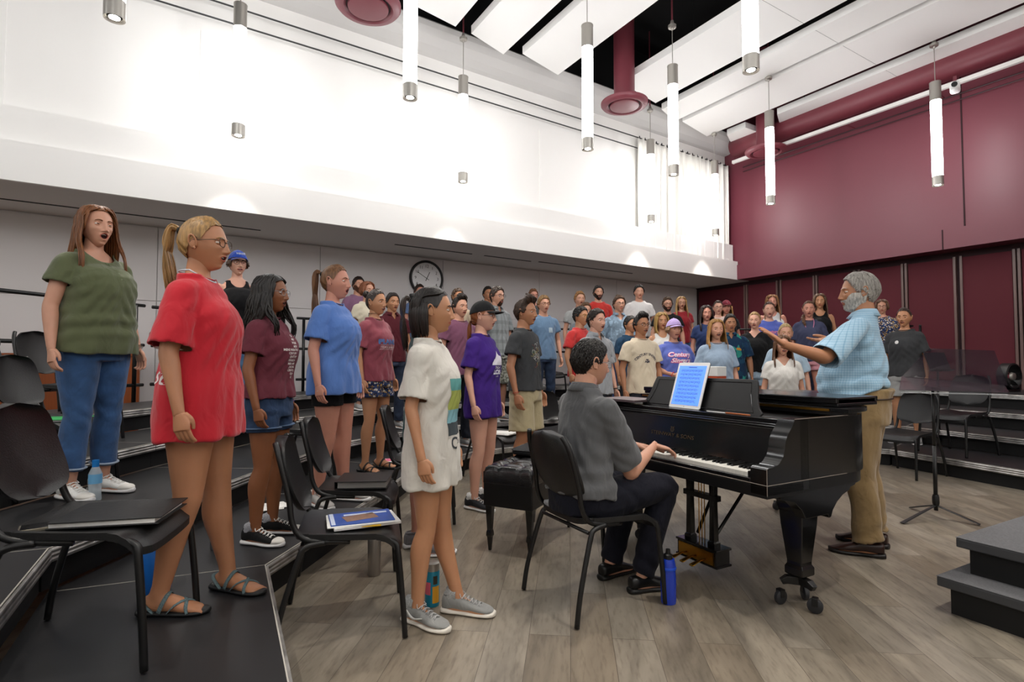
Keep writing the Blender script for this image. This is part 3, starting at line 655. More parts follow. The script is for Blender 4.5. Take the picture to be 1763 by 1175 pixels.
# ------------------------------------------------------------------ benches
LEA = mat('black tufted leather', '#111112', .25, bump=.25, bscale=120, coat=.3)
def bench(p0, p1, lb, ztop=.545, kind=0):
    a, b = Vector(p0), Vector(p1); d = (b-a).normalized(); ln = (b-a).length
    r = empty('piano_bench', ((a+b)/2).to_tuple(), math.atan2(d.y, d.x), lb, 'bench', None)
    hl = ln/2; hw = .17
    for sx in (-1, 1):
        for sy in (-1, 1):
            x, y = sx*(hl-.035), sy*(hw-.03)
            MB().loft([(x, y, z) for z in (ztop-.25, .26, .13, .115, .095, .085, .02, 0)], [(.034, .034), (.03, .03), (.021, .021), (.026, .026), (.028, .028), (.021, .021), (.014, .014), (.012, .012)], 4, ref=(1, 1, 0)).build('leg', PB, r, bevel=.003)
    MB().box(-hl, hl, -hw, hw, ztop-.26, ztop-.11).build('apron', PBS, r, bevel=.006)
    nx, ny = 61, 31; V = []; but = [(bx, by) for bx in (-.24, -.08, .08, .24) for by in (-.075, .075)]
    for j in range(ny):
        for i in range(nx):
            x = -hl+2*hl*i/(nx-1); y = -hw+2*hw*j/(ny-1); ex = min(hl-abs(x), hw-abs(y))
            z = ztop-.045+.045*min(1, ex/.03)**.5 if kind == 0 else ztop-.02+.02*min(1, ex/.02)**.5
            if kind == 0:
                for bx, by in but: z -= .03*math.exp(-((x-bx)**2+(y-by)**2)/.0010)
                z -= .016*math.exp(-(y/.012)**2)*0+.010*abs(math.cos(PI*x/.16))**10+.010*math.exp(-((abs(y)-.075)/.014)**2)
            V.append((x, y, z))
    n = len(V); V += [(x, y, ztop-.115) for x, y, z in V]; Fc = []
    for j in range(ny-1):
        for i in range(nx-1): q = j*nx+i; Fc += [(q, q+1, q+nx+1, q+nx), (n+q, n+q+nx, n+q+nx+1, n+q+1)]
    ring = [i for i in range(nx)]+[j*nx+nx-1 for j in range(1, ny)]+[(ny-1)*nx+i for i in range(nx-2, -1, -1)]+[j*nx for j in range(ny-2, 0, -1)]
    for p, q in zip(ring, ring[1:]+ring[:1]): Fc.append((q, p, n+p, n+q))
    MB().add(V, Fc).build('cushion', LEA if kind == 0 else mat('black fabric cushion', '#151618', .75, bump=.3, bscale=200), r, smooth=True, autosm=60)
    if kind == 0:
        MB().lathe([(.0, .0), (.012, .0), (.014, .03), (.03, .03), (.03, .045), (.0, .05)], 16, M=Matrix.Translation((hl, -.0, ztop-.14)) @ Matrix.Rotation(PI/2, 4, 'Y')).build('adjusting_knob', PB, r, smooth=True, autosm=40)
        for bx, by in but: MB().lathe([(.0, .004), (.007, .002), (.008, -.002)], 10, loc=(bx, by, ztop-.03)).build('tuft_button', LEA, r, smooth=True)
    return r
bench((-.03, 3.42, 0), (.30, 4.08, 0), 'black tufted leather piano bench behind the pianist chair')
sc_ = empty('seat_cushion', (.235, 3.94, .547), math.atan2(.66, .33)+.08, 'flat black fabric cushion lying on the far half of the tufted bench', 'cushion')
MB().loft([(0, 0, 0), (0, 0, .004), (0, 0, .012), (0, 0, .030), (0, 0, .038), (0, 0, .041)], [(.19, .17), (.205, .185), (.21, .19), (.21, .19), (.203, .183), (.19, .17)], 40, ref=(1, 0, 0), ex=7).build('cover', mat('black fabric cushion', '#17181b', .75, bump=.3, bscale=200), sc_, smooth=True, autosm=50)
MB().loft([(.212*np.sign(math.cos(t))*abs(math.cos(t))**.3, .192*np.sign(math.sin(t))*abs(math.sin(t))**.3, .034) for t in np.linspace(0, 2*PI, 49)[:-1]], [.003]*48, 6, ref=(0, 0, 1), closed=True).build('piping', LEA, sc_, smooth=True)
# ------------------------------------------------------------------ podium steps
CP = mat('grey podium carpet', '#77777a', .95, bump=.8, bscale=420, var=.35, vscale=110)
pa = W(1612, 992, .17); pb = W(1645, 926, .34)
po = empty('conductor_podium', (pa.x, pa.y, 0), RP, 'two-step conductor podium topped with speckled grey carpet', 'podium')
loc2 = (Matrix.Rotation(-RP, 4, 'Z') @ (pb-pa)); ux, uy = loc2.x, loc2.y
MB().box(0, 1.5, 0, 1.05, .125, .17).build('lower_tread', mat('podium edge rubber', '#3c3d40', .6), po, bevel=.006)
MB().box(.0, 1.5, 0, 1.05, .17, .1725).build('lower_carpet', CP, po)
MB().box(.04, 1.46, .04, 1.0, 0, .125).build('lower_riser', SK, po)
MB().box(ux, 1.5, uy, 1.05, .295, .34).build('upper_tread', mat('podium edge rubber', '#3c3d40', .6), po, bevel=.006)
MB().box(ux, 1.5, uy, 1.05, .34, .3425).build('upper_carpet', CP, po)
MB().box(ux+.04, 1.46, uy+.04, 1.0, .17, .295).build('upper_riser', SK, po)
# ------------------------------------------------------------------ conductor's clear music stand
ACR = mat('clear acrylic', '#c9ced2', .08, alpha=.28, spec=.6)
ACD = mat('smoked acrylic', '#2c2a31', .12, alpha=.62, spec=.6)
b0 = W(1612, 893, 0); ms = empty('music_stand', (b0.x, b0.y, 0), 0, 'black pole stand with a wide smoked acrylic desk, right of the conductor', 'music stand')
tube([(0, 0, .06), (0, 0, .55)], .014, seg=12).build('lower_pole', BLACKM, ms, smooth=True)
ztop = D(1611, 668, b0.y).z
tube([(0, 0, .5), (0, 0, ztop)], .0105, seg=12).build('upper_pole', BLACKM, ms, smooth=True)
MB().lathe([(.02, .1), (.024, .12), (.024, .16), (.018, .18)], 14).build('collar', BLACKM, ms, smooth=True)
for px, py in ((1553, 903), (1688, 906), (1568, 876)):
    q = W(px, py, 0)-b0; MB().loft([(0, 0, .10), (q.x*.5, q.y*.5, .055), (q.x, q.y, .008)], [(.012, .006), (.016, .006), (.02, .005)], 6, ref=(-q.y, q.x, 0)).build('leg', BLACKM, ms, bevel=.002)
y0 = b0.y
def rl(p): return tuple(p-Vector((b0.x, b0.y, 0)))
A = [D(1545, 652, y0+.02), D(1738, 662, y0-.22), D(1735, 682, y0-.25), D(1545, 675, y0-.05)]
tray = [rl(D(1552, 648, y0+.25)), rl(D(1730, 664, y0+.05)), rl(D(1738, 676, y0-.20)), rl(D(1548, 671, y0-.12))]
V = tray+[(x, y, z-.006) for x, y, z in tray]
MB().add(V, [(0, 1, 2, 3), (7, 6, 5, 4), (0, 4, 5, 1), (1, 5, 6, 2), (2, 6, 7, 3), (3, 7, 4, 0)]).build('desk_tray', ACD, ms, bevel=.001)
bk_ = [rl(D(1552, 650, y0+.26)), rl(D(1735, 664, y0+.06)), rl(D(1712, 604, y0+.22)), rl(D(1600, 600, y0+.36))]
V = bk_+[(x+.002, y+.005, z) for x, y, z in bk_]
MB().add(V, [(0, 1, 2, 3), (7, 6, 5, 4), (0, 4, 5, 1), (1, 5, 6, 2), (2, 6, 7, 3), (3, 7, 4, 0)]).build('desk_shield', mat('smoked shield', '#241b24', .1, alpha=.42, spec=.6), ms)
tube([rl(D(1552, 676, y0-.13)), rl(D(1735, 680, y0-.2))], .005, seg=8).build('front_lip', ACR, ms)
MB().box(-.03, .03, -.04, .04, ztop-.02, ztop+.01).build('bracket', BLACKM, ms, bevel=.003)
q = W(1616, 690, HS*1); q = D(1616, 700, 6.55)
st = empty('music_stand', (q.x, q.y, HS), math.radians(-100), 'plain black music stand with square desk on the risers', 'music stand')
M = Matrix.Translation((0, 0, 1.0)) @ Matrix.Rotation(math.radians(-20), 4, 'X')
MB().box(-.16, .16, -.005, .005, -.11, .12, M=M).box(-.16, .16, -.05, .005, -.12, -.11, M=M).build('desk', mat('stand desk black', '#29292b', .5), st, bevel=.003)
st.rotation_euler = (0, 0, .25)
tube([(0, 0, .05), (0, 0, 1.0)], .012, seg=8).build('pole', BLACKM, st, smooth=True)
for a in (90, 210, 330): a = math.radians(a); tube([(0, 0, .2), (.26*math.cos(a), .26*math.sin(a), .01)], .009, seg=6).build('leg', BLACKM, st)
q = D(1738, 664, 7.9)
sp_ = empty('stage_fan', (q.x, q.y, HS*4+.0), math.radians(20), 'small round black floor fan by the back rail', 'fan')
MB().lathe([(.17, -.07), (.19, -.06), (.19, .06), (.17, .07)], 28, M=Matrix.Translation((0, 0, .22)) @ Matrix.Rotation(PI/2, 4, 'X')).build('housing', BLACK, sp_, smooth=True, autosm=40)
MB().lathe([(.0, .05), (.05, .06), (.06, .03)], 16, M=Matrix.Translation((0, 0, .22)) @ Matrix.Rotation(PI/2, 4, 'X')).build('hub', STEEL, sp_, smooth=True)
mb = MB()
for k in range(5):
    a = k*2*PI/5; mb.loft([(.05*math.cos(a), .05*math.sin(a), 0), (.10*math.cos(a+.2), .10*math.sin(a+.2), .01), (.16*math.cos(a+.3), .16*math.sin(a+.3), .02)], [(.02, .003), (.04, .003), (.04, .003)], 6, ref=(0, 0, 1), M=Matrix.Translation((0, 0, .22)) @ Matrix.Rotation(PI/2, 4, 'X'))
mb.build('blades', BLACK, sp_)
MB().box(-.14, .14, -.06, .06, 0, .03).box(-.2, -.18, -.03, .03, .0, .24).box(.18, .2, -.03, .03, .0, .24).build('stand', BLACKM, sp_, bevel=.004)
# ------------------------------------------------------------------ wall clock
cpx = W(734, 481, 1.2)
t_ = None
for t in np.linspace(5, 14, 2000):
    p = D(734, 480, t)
    if (LM.inverted() @ p).dot(ND) > 9.30: break
NW = (LM.to_3x3() @ ND).normalized(); UW = (LM.to_3x3() @ UD).normalized()
ck = empty('wall_clock', p, math.atan2(UW.y, UW.x), 'large round black rimmed wall clock reading ten to one', 'clock')
MC = Matrix.Rotation(PI/2, 4, 'X'); RC = .325
MB().lathe([(.0, 0), (RC, .0), (RC, .03), (RC-.012, .045), (RC-.035, .045), (RC-.045, .02)], 64, M=MC).build('rim', BLACKM, ck, smooth=True, autosm=40)
MB().lathe([(.0, .018), (RC-.04, .018)], 64, M=MC).build('dial', mat('clock dial', '#e6e6e6', .25), ck)
ink = mat('clock ink', '#1b1b1b', .5); mb = MB()
for k in range(12):
    V, Fc = text_mesh(str(12 if k == 0 else k), .075, .0005); a = k*PI/6
    mb.add(xf(V+np.array([math.sin(a)*.215, math.cos(a)*.215, .0195]), MC), Fc)
for k in range(60):
    a = k*PI/30; r0 = .262 if k % 5 else .255; M2 = MC @ Matrix.Rotation(-a, 4, 'Z'); mb.box(-.0015, .0015, r0, .272, .0185, .0195, M=M2)
mb.build('numerals', ink, ck)
for a, r, w_ in ((26, .13, .006), (300, .215, .0045)): MB().box(-w_, w_, -.05, r, .021, .023, M=MC @ Matrix.Rotation(-math.radians(a), 4, 'Z')).build('hand', ink, ck)
# ------------------------------------------------------------------ small things
def bottle(name, px, py, z, prof, m, lb, extra=None, seg=24):
    p = W(px, py, z); o = empty(name, (p.x, p.y, z+.001), 0, lb, 'water bottle')
    MB().lathe(prof, seg).build('body', m, o, smooth=True, autosm=45)
    for nm, pr, mm in (extra or []): MB().lathe(pr, seg).build(nm, mm, o, smooth=True, autosm=45)
    return o
bottle('water_bottle', 1151, 1038, 0, [(.0, 0), (.036, 0), (.038, .01), (.038, .12), (.036, .16), (.038, .175), (.034, .20), (.03, .215), (.0, .215)], mat('blue translucent plastic', '#1238b0', .15, spec=.6, coat=.3), 'tall dark blue bottle standing on the floor beside the pianist',
       [('collar', [(.0385, .165), (.0395, .168), (.0395, .176), (.0385, .179)], mat('bright blue collar', '#1c4fd0', .3)), ('cap', [(.022, .213), (.022, .235), (.012, .24), (.010, .262), (.0, .264)], BLACKM)])
bottle('water_bottle', 269, 1018, HS, [(.0, 0), (.052, 0), (.058, .01), (.058, .19), (.05, .205), (.0, .205)], mat('matte azure steel', '#1667c0', .4, bump=.05), 'wide bright blue flask under the chair with the folder',
       [('cap', [(.035, .205), (.035, .235), (.03, .24), (.0, .24)], BLACK), ('handle', [(.02, .24), (.04, .245), (.04, .27), (.028, .275), (.0, .27)], BLACK)])
bottle('water_bottle', 644, 990, 0, [(.0, 0), (.034, 0), (.036, .006), (.036, .2), (.028, .235), (.019, .245), (.019, .27), (.0, .27)], mat('brushed steel bottle', '#a8a29c', .32, metal=.9), 'slim brushed steel bottle behind the magazine chair legs')
bottle('water_bottle', 374, 945, HS, [(.0, 0), (.033, 0), (.035, .006), (.035, .17), (.028, .2), (.018, .21), (.0, .21)], mat('grey tinted bottle', '#4c4d50', .2), 'grey bottle with blue cap standing between the legs of the woman in red',
       [('cap', [(.021, .205), (.021, .24), (.0, .245)], mat('blue cap', '#2467a8', .35))])
bottle('water_bottle', 163, 862, HS*2, [(.0, 0), (.032, 0), (.034, .01), (.03, .05), (.034, .09), (.03, .13), (.033, .16), (.016, .20), (.0, .2)], mat('clear thin plastic', '#cfdde6', .08, alpha=.45, spec=.7), 'clear plastic water bottle with blue label beside the rolled jeans',
       [('label', [(.0345, .10), (.0345, .155)], mat('pale blue label', '#6fb0dd', .4)), ('cap', [(.018, .195), (.018, .235), (.0, .236)], mat('blue screw cap', '#1877c4', .35))])
cb = bottle('tumbler', 744, 1042, 0, [(.0, 0), (.034, 0), (.036, .008), (.036, .165), (.034, .17), (.034, .172)], mat('teal printed can', '#1f8fae', .35), 'blue, pink and yellow printed tumbler between the grey trainers',
       [('rim', [(.0345, .17), (.0345, .205), (.03, .208), (.0, .208)], STEEL)])
cb['category'] = 'tumbler'
V = []; Fc = []
def band(a0, a1, z0, z1, R=.0366):
    mb = MB(); n = 10; V = [(R*math.cos(a), R*math.sin(a), z) for z in (z0, z1) for a in np.linspace(math.radians(a0), math.radians(a1), n+1)]
    return mb.add(V, [(i, i+1, n+2+i, n+1+i) for i in range(n)])
band(-80, -20, .02, .10).build('yellow_label', mat('yellow label', '#e9a92c', .4), cb); band(-150, -95, .06, .12).build('pink_label', mat('pink splash', '#e76a7d', .4), cb); band(-75, -40, .11, .15).build('dark_badge', mat('badge dark', '#3c3520', .4), cb)
def bookstack(name, lb, cat, P, rz, parts, par=None):
    o = empty(name, P, rz, lb, cat)
    for nm, w_, d_, z0, z1, m, dx, dy, rr in parts: MB().box(-w_/2, w_/2, -d_/2, d_/2, z0, z1, M=Matrix.Translation((dx, dy, 0)) @ Matrix.Rotation(rr, 4, 'Z')).build(nm, m, o, bevel=.0015)
    return o
zs = .441
f1 = bookstack('sheet_folder', 'large black ring folder with white pages on the chair by the woman in red', 'folder', (-1.42, 2.01, HS+zs+.004), math.radians(12), [('cover', .34, .27, 0, .004, mat('black folder', '#1c1c1e', .45, bump=.1), 0, 0, 0), ('pages', .32, .25, .004, .02, PAPER, -.004, -.004, 0), ('cover', .34, .275, .02, .025, mat('black folder', '#1c1c1e', .45), .004, 0, .03)])
f2 = bookstack('phone', 'dark phone lying half under the black folder', 'phone', (-1.58, 1.88, HS+zs+.004), math.radians(38), [('case', .15, .075, 0, .009, mat('phone case', '#8f8878', .35, metal=.6), 0, 0, 0), ('screen', .14, .068, .009, .0105, mat('phone glass', '#060608', .08), 0, 0, 0)])
BLU = mat('magazine blue', '#2f55a8', .35, var=.5, vscale=14)
f3 = bookstack('magazine', 'blue covered magazine on loose white sheets on the chair', 'magazine', (-.715, 2.60, zs+.002), math.radians(22), [('sheets', .30, .21, 0, .012, PAPER, .02, 0, .05), ('sheets', .30, .215, .012, .017, PAPER, .0, 0, -.03), ('cover', .285, .195, .017, .022, BLU, .005, .005, 0), ('cover_photo', .15, .09, .0222, .0228, mat('cover photo', '#8a6a58', .4, var=.6, vscale=40), .0, .0, .2), ('title_band', .018, .19, .0222, .0228, mat('pale title', '#cdd8ee', .4), -.125, .005, 0), ('title_band', .2, .022, .0222, .0228, mat('pale title', '#b5c6ea', .4), .03, .055, 0)])
pn = MB().lathe([(.0, 0), (.0035, .012), (.0035, .15), (.0045, .152), (.0045, .19), (.0, .19)], 8, M=Matrix.Rotation(PI/2, 4, 'Y')).build('highlighter', mat('yellow barrel', '#e3b524', .35)); pn.location = (-.78, 2.47, zs+.008); pn.rotation_euler = (0, 0, math.radians(18)); tag(pn, 'yellow and orange pen lying in front of the blue magazine', 'pen')
f4 = bookstack('ring_binder', 'thick closed black binder lying on the middle chair', 'binder', (-.90, 3.37, zs+.007), math.radians(5), [('cover', .3, .27, 0, .004, BLACK, 0, 0, 0), ('pages', .28, .25, .004, .04, mat('page edges', '#8c8a86', .8), .004, 0, 0), ('cover', .3, .27, .04, .044, BLACK, 0, 0, 0), ('spine', .004, .27, 0, .044, BLACK, -.15, 0, 0)])
f5 = bookstack('paper_sheets', 'white sheets on the black chair behind the purple shirt', 'papers', (-.12, 5.73, zs+.002), math.radians(-30), [('sheets', .32, .24, 0, .01, PAPER, 0, 0, 0), ('sheets', .3, .22, .01, .016, PAPER, .01, .01, .2)])
f6 = bookstack('green_folder', 'bright green folder on a chair behind the woman in green', 'folder', (-2.88, 3.50, HS*2+zs+.002), math.radians(20), [('sheets', .3, .23, 0, .01, PAPER, -.02, 0, .1), ('cover', .31, .24, .01, .014, mat('green card', '#2fb45c', .5), 0, 0, 0)])
f7 = bookstack('paper_sheets', 'papers and black folder on the chair at the frame edge above the green folder', 'papers', (-4.08, 4.45, HS*4+zs+.002), 0, [('cover', .32, .25, 0, .006, BLACK, 0, 0, 0), ('sheets', .3, .23, .006, .012, PAPER, .02, 0, .15)])
q = W(462, 874, HS); f8 = bookstack('paper_sheets', 'small fan of white sheets on the riser behind the canvas sneakers', 'papers', (q.x, q.y, HS+.001), .4, [('sheets', .2, .2, 0, .006, PAPER, 0, 0, 0), ('sheets', .2, .16, .006, .01, PAPER, .03, -.02, .4)])
q = W(668, 794, HS); f9 = bookstack('paper_sheets', 'pink and white papers on the riser by the dark sandals', 'papers', (q.x, q.y, HS+.001), .2, [('sheets', .26, .2, 0, .006, PAPER, 0, 0, 0), ('cover', .2, .14, .006, .009, mat('pink sheet', '#e0718f', .5), -.02, 0, .3)])
# wooden cabinet by the wall
q = SNL(-1.35, 8.85); cbn = empty('wooden_cabinet', (q.x, q.y, 0), ANG+.03, 'orange-brown wooden cabinet against the pale wall', 'cabinet')
WD = mat('cherry veneer', '#8a4314', .4, var=.3, vscale=5, stretch=(8, 8, .6))
MB().box(-1.3, 1.0, -.25, .25, .08, 1.26).build('carcass', WD, cbn, bevel=.004); MB().box(-1.32, 1.02, -.27, .26, 1.26, 1.29).build('top_board', WD, cbn, bevel=.004); MB().box(-1.28, .98, -.2, .25, 0, .08).build('plinth', SK, cbn)
for k in range(4): o = MB().box(-1.27+k*.57, -.73+k*.57, -.268, -.25, .12, 1.23).build('door', WD, cbn, bevel=.003); MB().box(-.78+k*.57, -.77+k*.57, -.29, -.268, .62, .74).build('handle', STEEL, o)
# ------------------------------------------------------------------ people: body, clothes, hair
def g(x, c, s): return np.exp(-((x-c)/s)**2)
def sm(x, a, b): t = np.clip((x-a)/(b-a), 0, 1); return t*t*(3-2*t)
SPH = {}
def qsphere(n):
    if n in SPH: return SPH[n]
    t = np.tan(np.linspace(-1, 1, n+1)*PI/4); idx = {}; V = []; Fc = []
    for ax in range(3):
        for s in (-1, 1):
            gi = np.zeros((n+1, n+1), int)
            for i in range(n+1):
                for j in range(n+1):
                    p = [0, 0, 0]; p[ax] = s; p[(ax+1) % 3] = t[i]*s; p[(ax+2) % 3] = t[j]
                    k = tuple(round(q, 5) for q in p)
                    if k not in idx: idx[k] = len(V); V.append(p)
                    gi[i, j] = idx[k]
            for i in range(n):
                for j in range(n): Fc.append((gi[i, j], gi[i+1, j], gi[i+1, j+1], gi[i, j+1]))
    V = np.array(V, float); V /= np.linalg.norm(V, axis=1)[:, None]
    SPH[n] = (V, np.array(Fc)); return SPH[n]
HAIRLINE = ([0, 30, 48, 62, 78, 92, 105, 125, 150, 180], [.076, .073, .062, .036, .002, .018, .0, -.045, -.066, -.07])
def head_base(d, fem):
    x, y, z = d[:, 0], d[:, 1], d[:, 2]
    X = .0745*x; Z = .117*z; Y = np.where(y > 0, .094*y, .102*y)
    t = np.clip(-z, 0, 1)
    X = X*(1-(.40 if fem else .33)*t**1.7); Y = np.where(y < 0, Y*(1-.62*t**1.15), Y*(1+.50*t**2.0))
    Y += -.004-.006*np.clip(z, 0, 1)*sm(-y, 0, .6)
    Y += -.006*sm(np.abs(x), .55, .95)*sm(y, 0, .35)
    return np.stack([X, Y, Z], 1)
def head_mesh(n, fem, mouth, smile=0, nose=1.0, chin=0):
    d, Fc = qsphere(n); P = head_base(d, fem); X, Y, Z = P.T.copy(); fr = sm(d[:, 1], .05, .5)
    ax = np.abs(X)
    nz = np.interp(Z, [-.052, -.046, -.040, -.034, -.02, .0, .014, .03], [0, .007, .0195, .0225, .016, .009, .0045, .001])*nose
    sx = np.interp(Z, [-.046, -.032, .0], [.0125, .0115, .0085])
    Y += fr*nz*np.exp(-(X/sx)**2)
    Y += fr*.007*g(ax, .0135, .006)*g(Z, -.040, .006)
    Y -= fr*.012*g(ax, .031, .015)*g(Z, .001, .0115)
    Y += fr*.005*g(Z, .021, .008)*g(ax, .027, .02)*(.5 if fem else 1.3)
    Y += fr*.006*g(ax, .042, .016)*g(Z, -.026, .018)
    Y -= fr*.004*g(ax, .055, .012)*g(Z, -.06, .02)
    Y += fr*.009*g(X, 0, .018)*g(Z, -.101-mouth*.006, .013)
    zm = -.063-.004*mouth; h = .0022+.0105*mouth; wl = .0235-.007*mouth
    e = (X/wl)**2+((Z-zm)/h)**2
    up = sm(Z, zm-.001, zm+.001)
    lipr = np.exp(-((np.sqrt(e*1.0)-1.25)/.5)**2) if mouth > .15 else g(Z, zm, .0085)*g(X, 0, .02)
    Y += fr*.0055*lipr*g(X, 0, .03)
    Y -= fr*.0045*g(Z, zm, .0016)*sm(.022-ax, 0, .006)*(mouth <= .15)
    Y -= fr*.0035*g(Z, zm-.020-.004*mouth, .006)*g(X, 0, .018)
    ins = (e < 1)*(mouth > .15)*(d[:, 1] > .3)
    Y -= ins*.02*np.sqrt(np.clip(1-e, 0, 1))
    Z = Z-.010*mouth*sm(-Z, .066, .10)
    V = np.stack([X, Y, Z], 1)
    c = V[Fc].mean(1); ec = e[Fc].mean(1); fc = d[Fc].mean(1)
    mi = np.zeros(len(Fc), int)
    if mouth > .15:
        mi[(ec < .95) & (fc[:, 1] > .3)] = 2
        lip = (ec >= .95) & ((((c[:, 0])/(wl+.005))**2+((c[:, 2]-zm)/(h+.0045))**2) < 1) & (fc[:, 1] > .3); mi[lip] = 1
    else:
        lip = ((c[:, 0]/.026)**2+((c[:, 2]-zm)/.0075)**2 < 1) & (fc[:, 1] > .3); mi[lip] = 1
    return V, Fc, mi, d
def hairline_z(x, y):
    a = np.degrees(np.abs(np.arctan2(x, y))); return np.interp(a, *HAIRLINE)
def remesh(mb, vox, smooth=2, mats=None, name='m'):
    me = bpy.data.meshes.new(name); me.from_pydata(mb.arr().tolist(), [], mb.f); o = bpy.data.objects.new(name, me); COL.objects.link(o)
    m = o.modifiers.new('r', 'REMESH'); m.mode = 'VOXEL'; m.voxel_size = vox; m.adaptivity = 0
    if smooth: s = o.modifiers.new('s', 'SMOOTH'); s.factor = .5; s.iterations = smooth
    dg = bpy.context.evaluated_depsgraph_get(); dg.update(); ev = o.evaluated_get(dg); m2 = ev.to_mesh()
    V = np.zeros(len(m2.vertices)*3); m2.vertices.foreach_get('co', V); V = V.reshape(-1, 3)
    nl = len(m2.loops); lv = np.zeros(nl, int); m2.loops.foreach_get('vertex_index', lv); ls = np.zeros(len(m2.polygons), int); m2.polygons.foreach_get('loop_start', ls)
    lt = np.zeros(len(m2.polygons), int); m2.polygons.foreach_get('loop_total', lt)
    if (lt == 4).all(): Fc = lv.reshape(-1, 4)
    else: Fc = [lv[a:a+b] for a, b in zip(ls, lt)]
    ev.to_mesh_clear(); bpy.data.objects.remove(o); bpy.data.meshes.remove(me)
    return V, Fc
def vnormals(V, Fc):
    a, b, c, d = (V[Fc[:, i]] for i in range(4)); n = np.cross(c-a, d-b); N_ = np.zeros_like(V)
    for i in range(4): np.add.at(N_, Fc[:, i], n)
    return N_/(np.linalg.norm(N_, axis=1)[:, None]+1e-12)
def drop(V, Fc, keep):                      # keep: mask of faces
    Fc = np.asarray(Fc)[keep]; u, inv = np.unique(Fc, return_inverse=True); return V[u], inv.reshape(Fc.shape)
def mesh_obj(name, V, Fc, mats, parent=None, mi=None, smooth=True):
    me = bpy.data.meshes.new(name); me.from_pydata(np.asarray(V).tolist(), [], [list(map(int, f)) for f in Fc])
    for m in (mats if isinstance(mats, (list, tuple)) else [mats]): me.materials.append(m)
    if mi is not None: me.polygons.foreach_set('material_index', np.asarray(mi, dtype=np.int32))
    if smooth: me.polygons.foreach_set('use_smooth', np.ones(len(me.polygons), bool))
    me.update(); o = bpy.data.objects.new(name, me); COL.objects.link(o)
    if parent is not None: o.parent = parent
    return o
HANDS = {}
def hand(pose, vox):
    """right hand, wrist at the origin, fingers along -Z, thumb side +Y, palm facing -X"""
    k = (pose, vox)
    if k in HANDS: return HANDS[k]
    curl = {'relax': (24, 30, 20), 'fist': (55, 60, 40), 'flat': (4, 6, 5), 'piano': (18, 28, 22), 'open': (8, 10, 8)}[pose]; spread = {'flat': 3, 'open': 7, 'piano': 4}.get(pose, 1.5)
    mb = MB()
    mb.loft(spline([(0, .0, .004), (0, 0, -.014), (-.001, .002, -.04), (0, .003, -.07), (.001, .001, -.092)], 12), spline([(.006, .010), (.0165, .0265), (.0155, .035), (.0135, .0405), (.0105, .038)], 12), 18, ref=(1, 0, 0))
    for i, (y, ln, r) in enumerate(((.031, .069, .0088), (.0105, .078, .009), (-.0105, .072, .0086), (-.030, .057, .0078))):
        p = np.array([.001, y*.9, -.078]); a = 0; P = [p.copy()]; R = [r*1.12]; sp = math.radians(spread*(1.2-i*.8))
        cm = (.8, .95, 1.08, 1.2)[i]
        for c, f in zip(curl, (.46, .30, .24)):
            a += math.radians(c*cm)
            dr = np.array([-math.sin(a), math.sin(sp)*math.cos(a), -math.cos(a)*math.cos(sp)])
            p = p+dr*(ln*f+(.016 if f == .46 else 0)); P.append(p.copy()); R.append(r*(1.0 if f == .46 else .93 if f == .30 else .74))
        S = spline(np.hstack([np.array(P), np.array(R)[:, None]]), 14); S = np.vstack([S, S[-1:]+np.append((S[-1]-S[-2])[:3]*.6, -.003)])
        mb.loft(S[:, :3], [max(q, .003) for q in S[:, 3]], 10, ref=(0, 1, 0))
    th = {'fist': [(-.004, .022, -.018), (-.018, .036, -.045), (-.03, .030, -.068), (-.034, .016, -.085)], 'flat': [(-.003, .024, -.02), (-.010, .044, -.045), (-.012, .056, -.07), (-.012, .06, -.09)],
          'open': [(-.003, .024, -.02), (-.012, .05, -.04), (-.014, .072, -.062), (-.012, .086, -.08)]}.get(pose, [(-.004, .022, -.018), (-.014, .040, -.045), (-.021, .043, -.070), (-.025, .038, -.093)])
    S = spline(np.hstack([np.array(th), np.array([[.014], [.0125], [.010], [.0075]])]), 14)
    mb.loft(S[:, :3], [max(q, .003) for q in S[:, 3]], 10, ref=(1, 0, 0))
    HANDS[k] = remesh(mb, vox, 2); return HANDS[k]
def frame(d, pn):                           # matrix taking (-Z -> d, -X -> palm normal pn)
    d = Vector(d).normalized(); pn = Vector(pn); pn = (pn-pn.dot(d)*d).normalized()
    z = -d; x = -pn; y = z.cross(x); return Matrix((x, y, z)).transposed()
SKINS = {'pale': '#d9a58e', 'fair': '#cf9a80', 'rosy': '#cc8f7a', 'tan': '#b57e5c', 'warm': '#c08a66', 'brown': '#8a5636', 'olive': '#b8835f'}
def skin_mats(s):
    c = SKINS[s]; m = mat('skin '+s, c, .48, sss=.12, var=.09, vscale=14, bump=.08, bscale=400)
    l = lin(c); lp = mat('lips '+s, (min(1, l[0]*.85), l[1]*.42, l[2]*.45, 1), .35); return [m, lp, mat('mouth inside', '#3a0f0e', .4), mat('eye white', '#e3ded8', .2), mat('iris', '#2b1c12', .15), None, mat('teeth', '#e8e2d6', .3)]
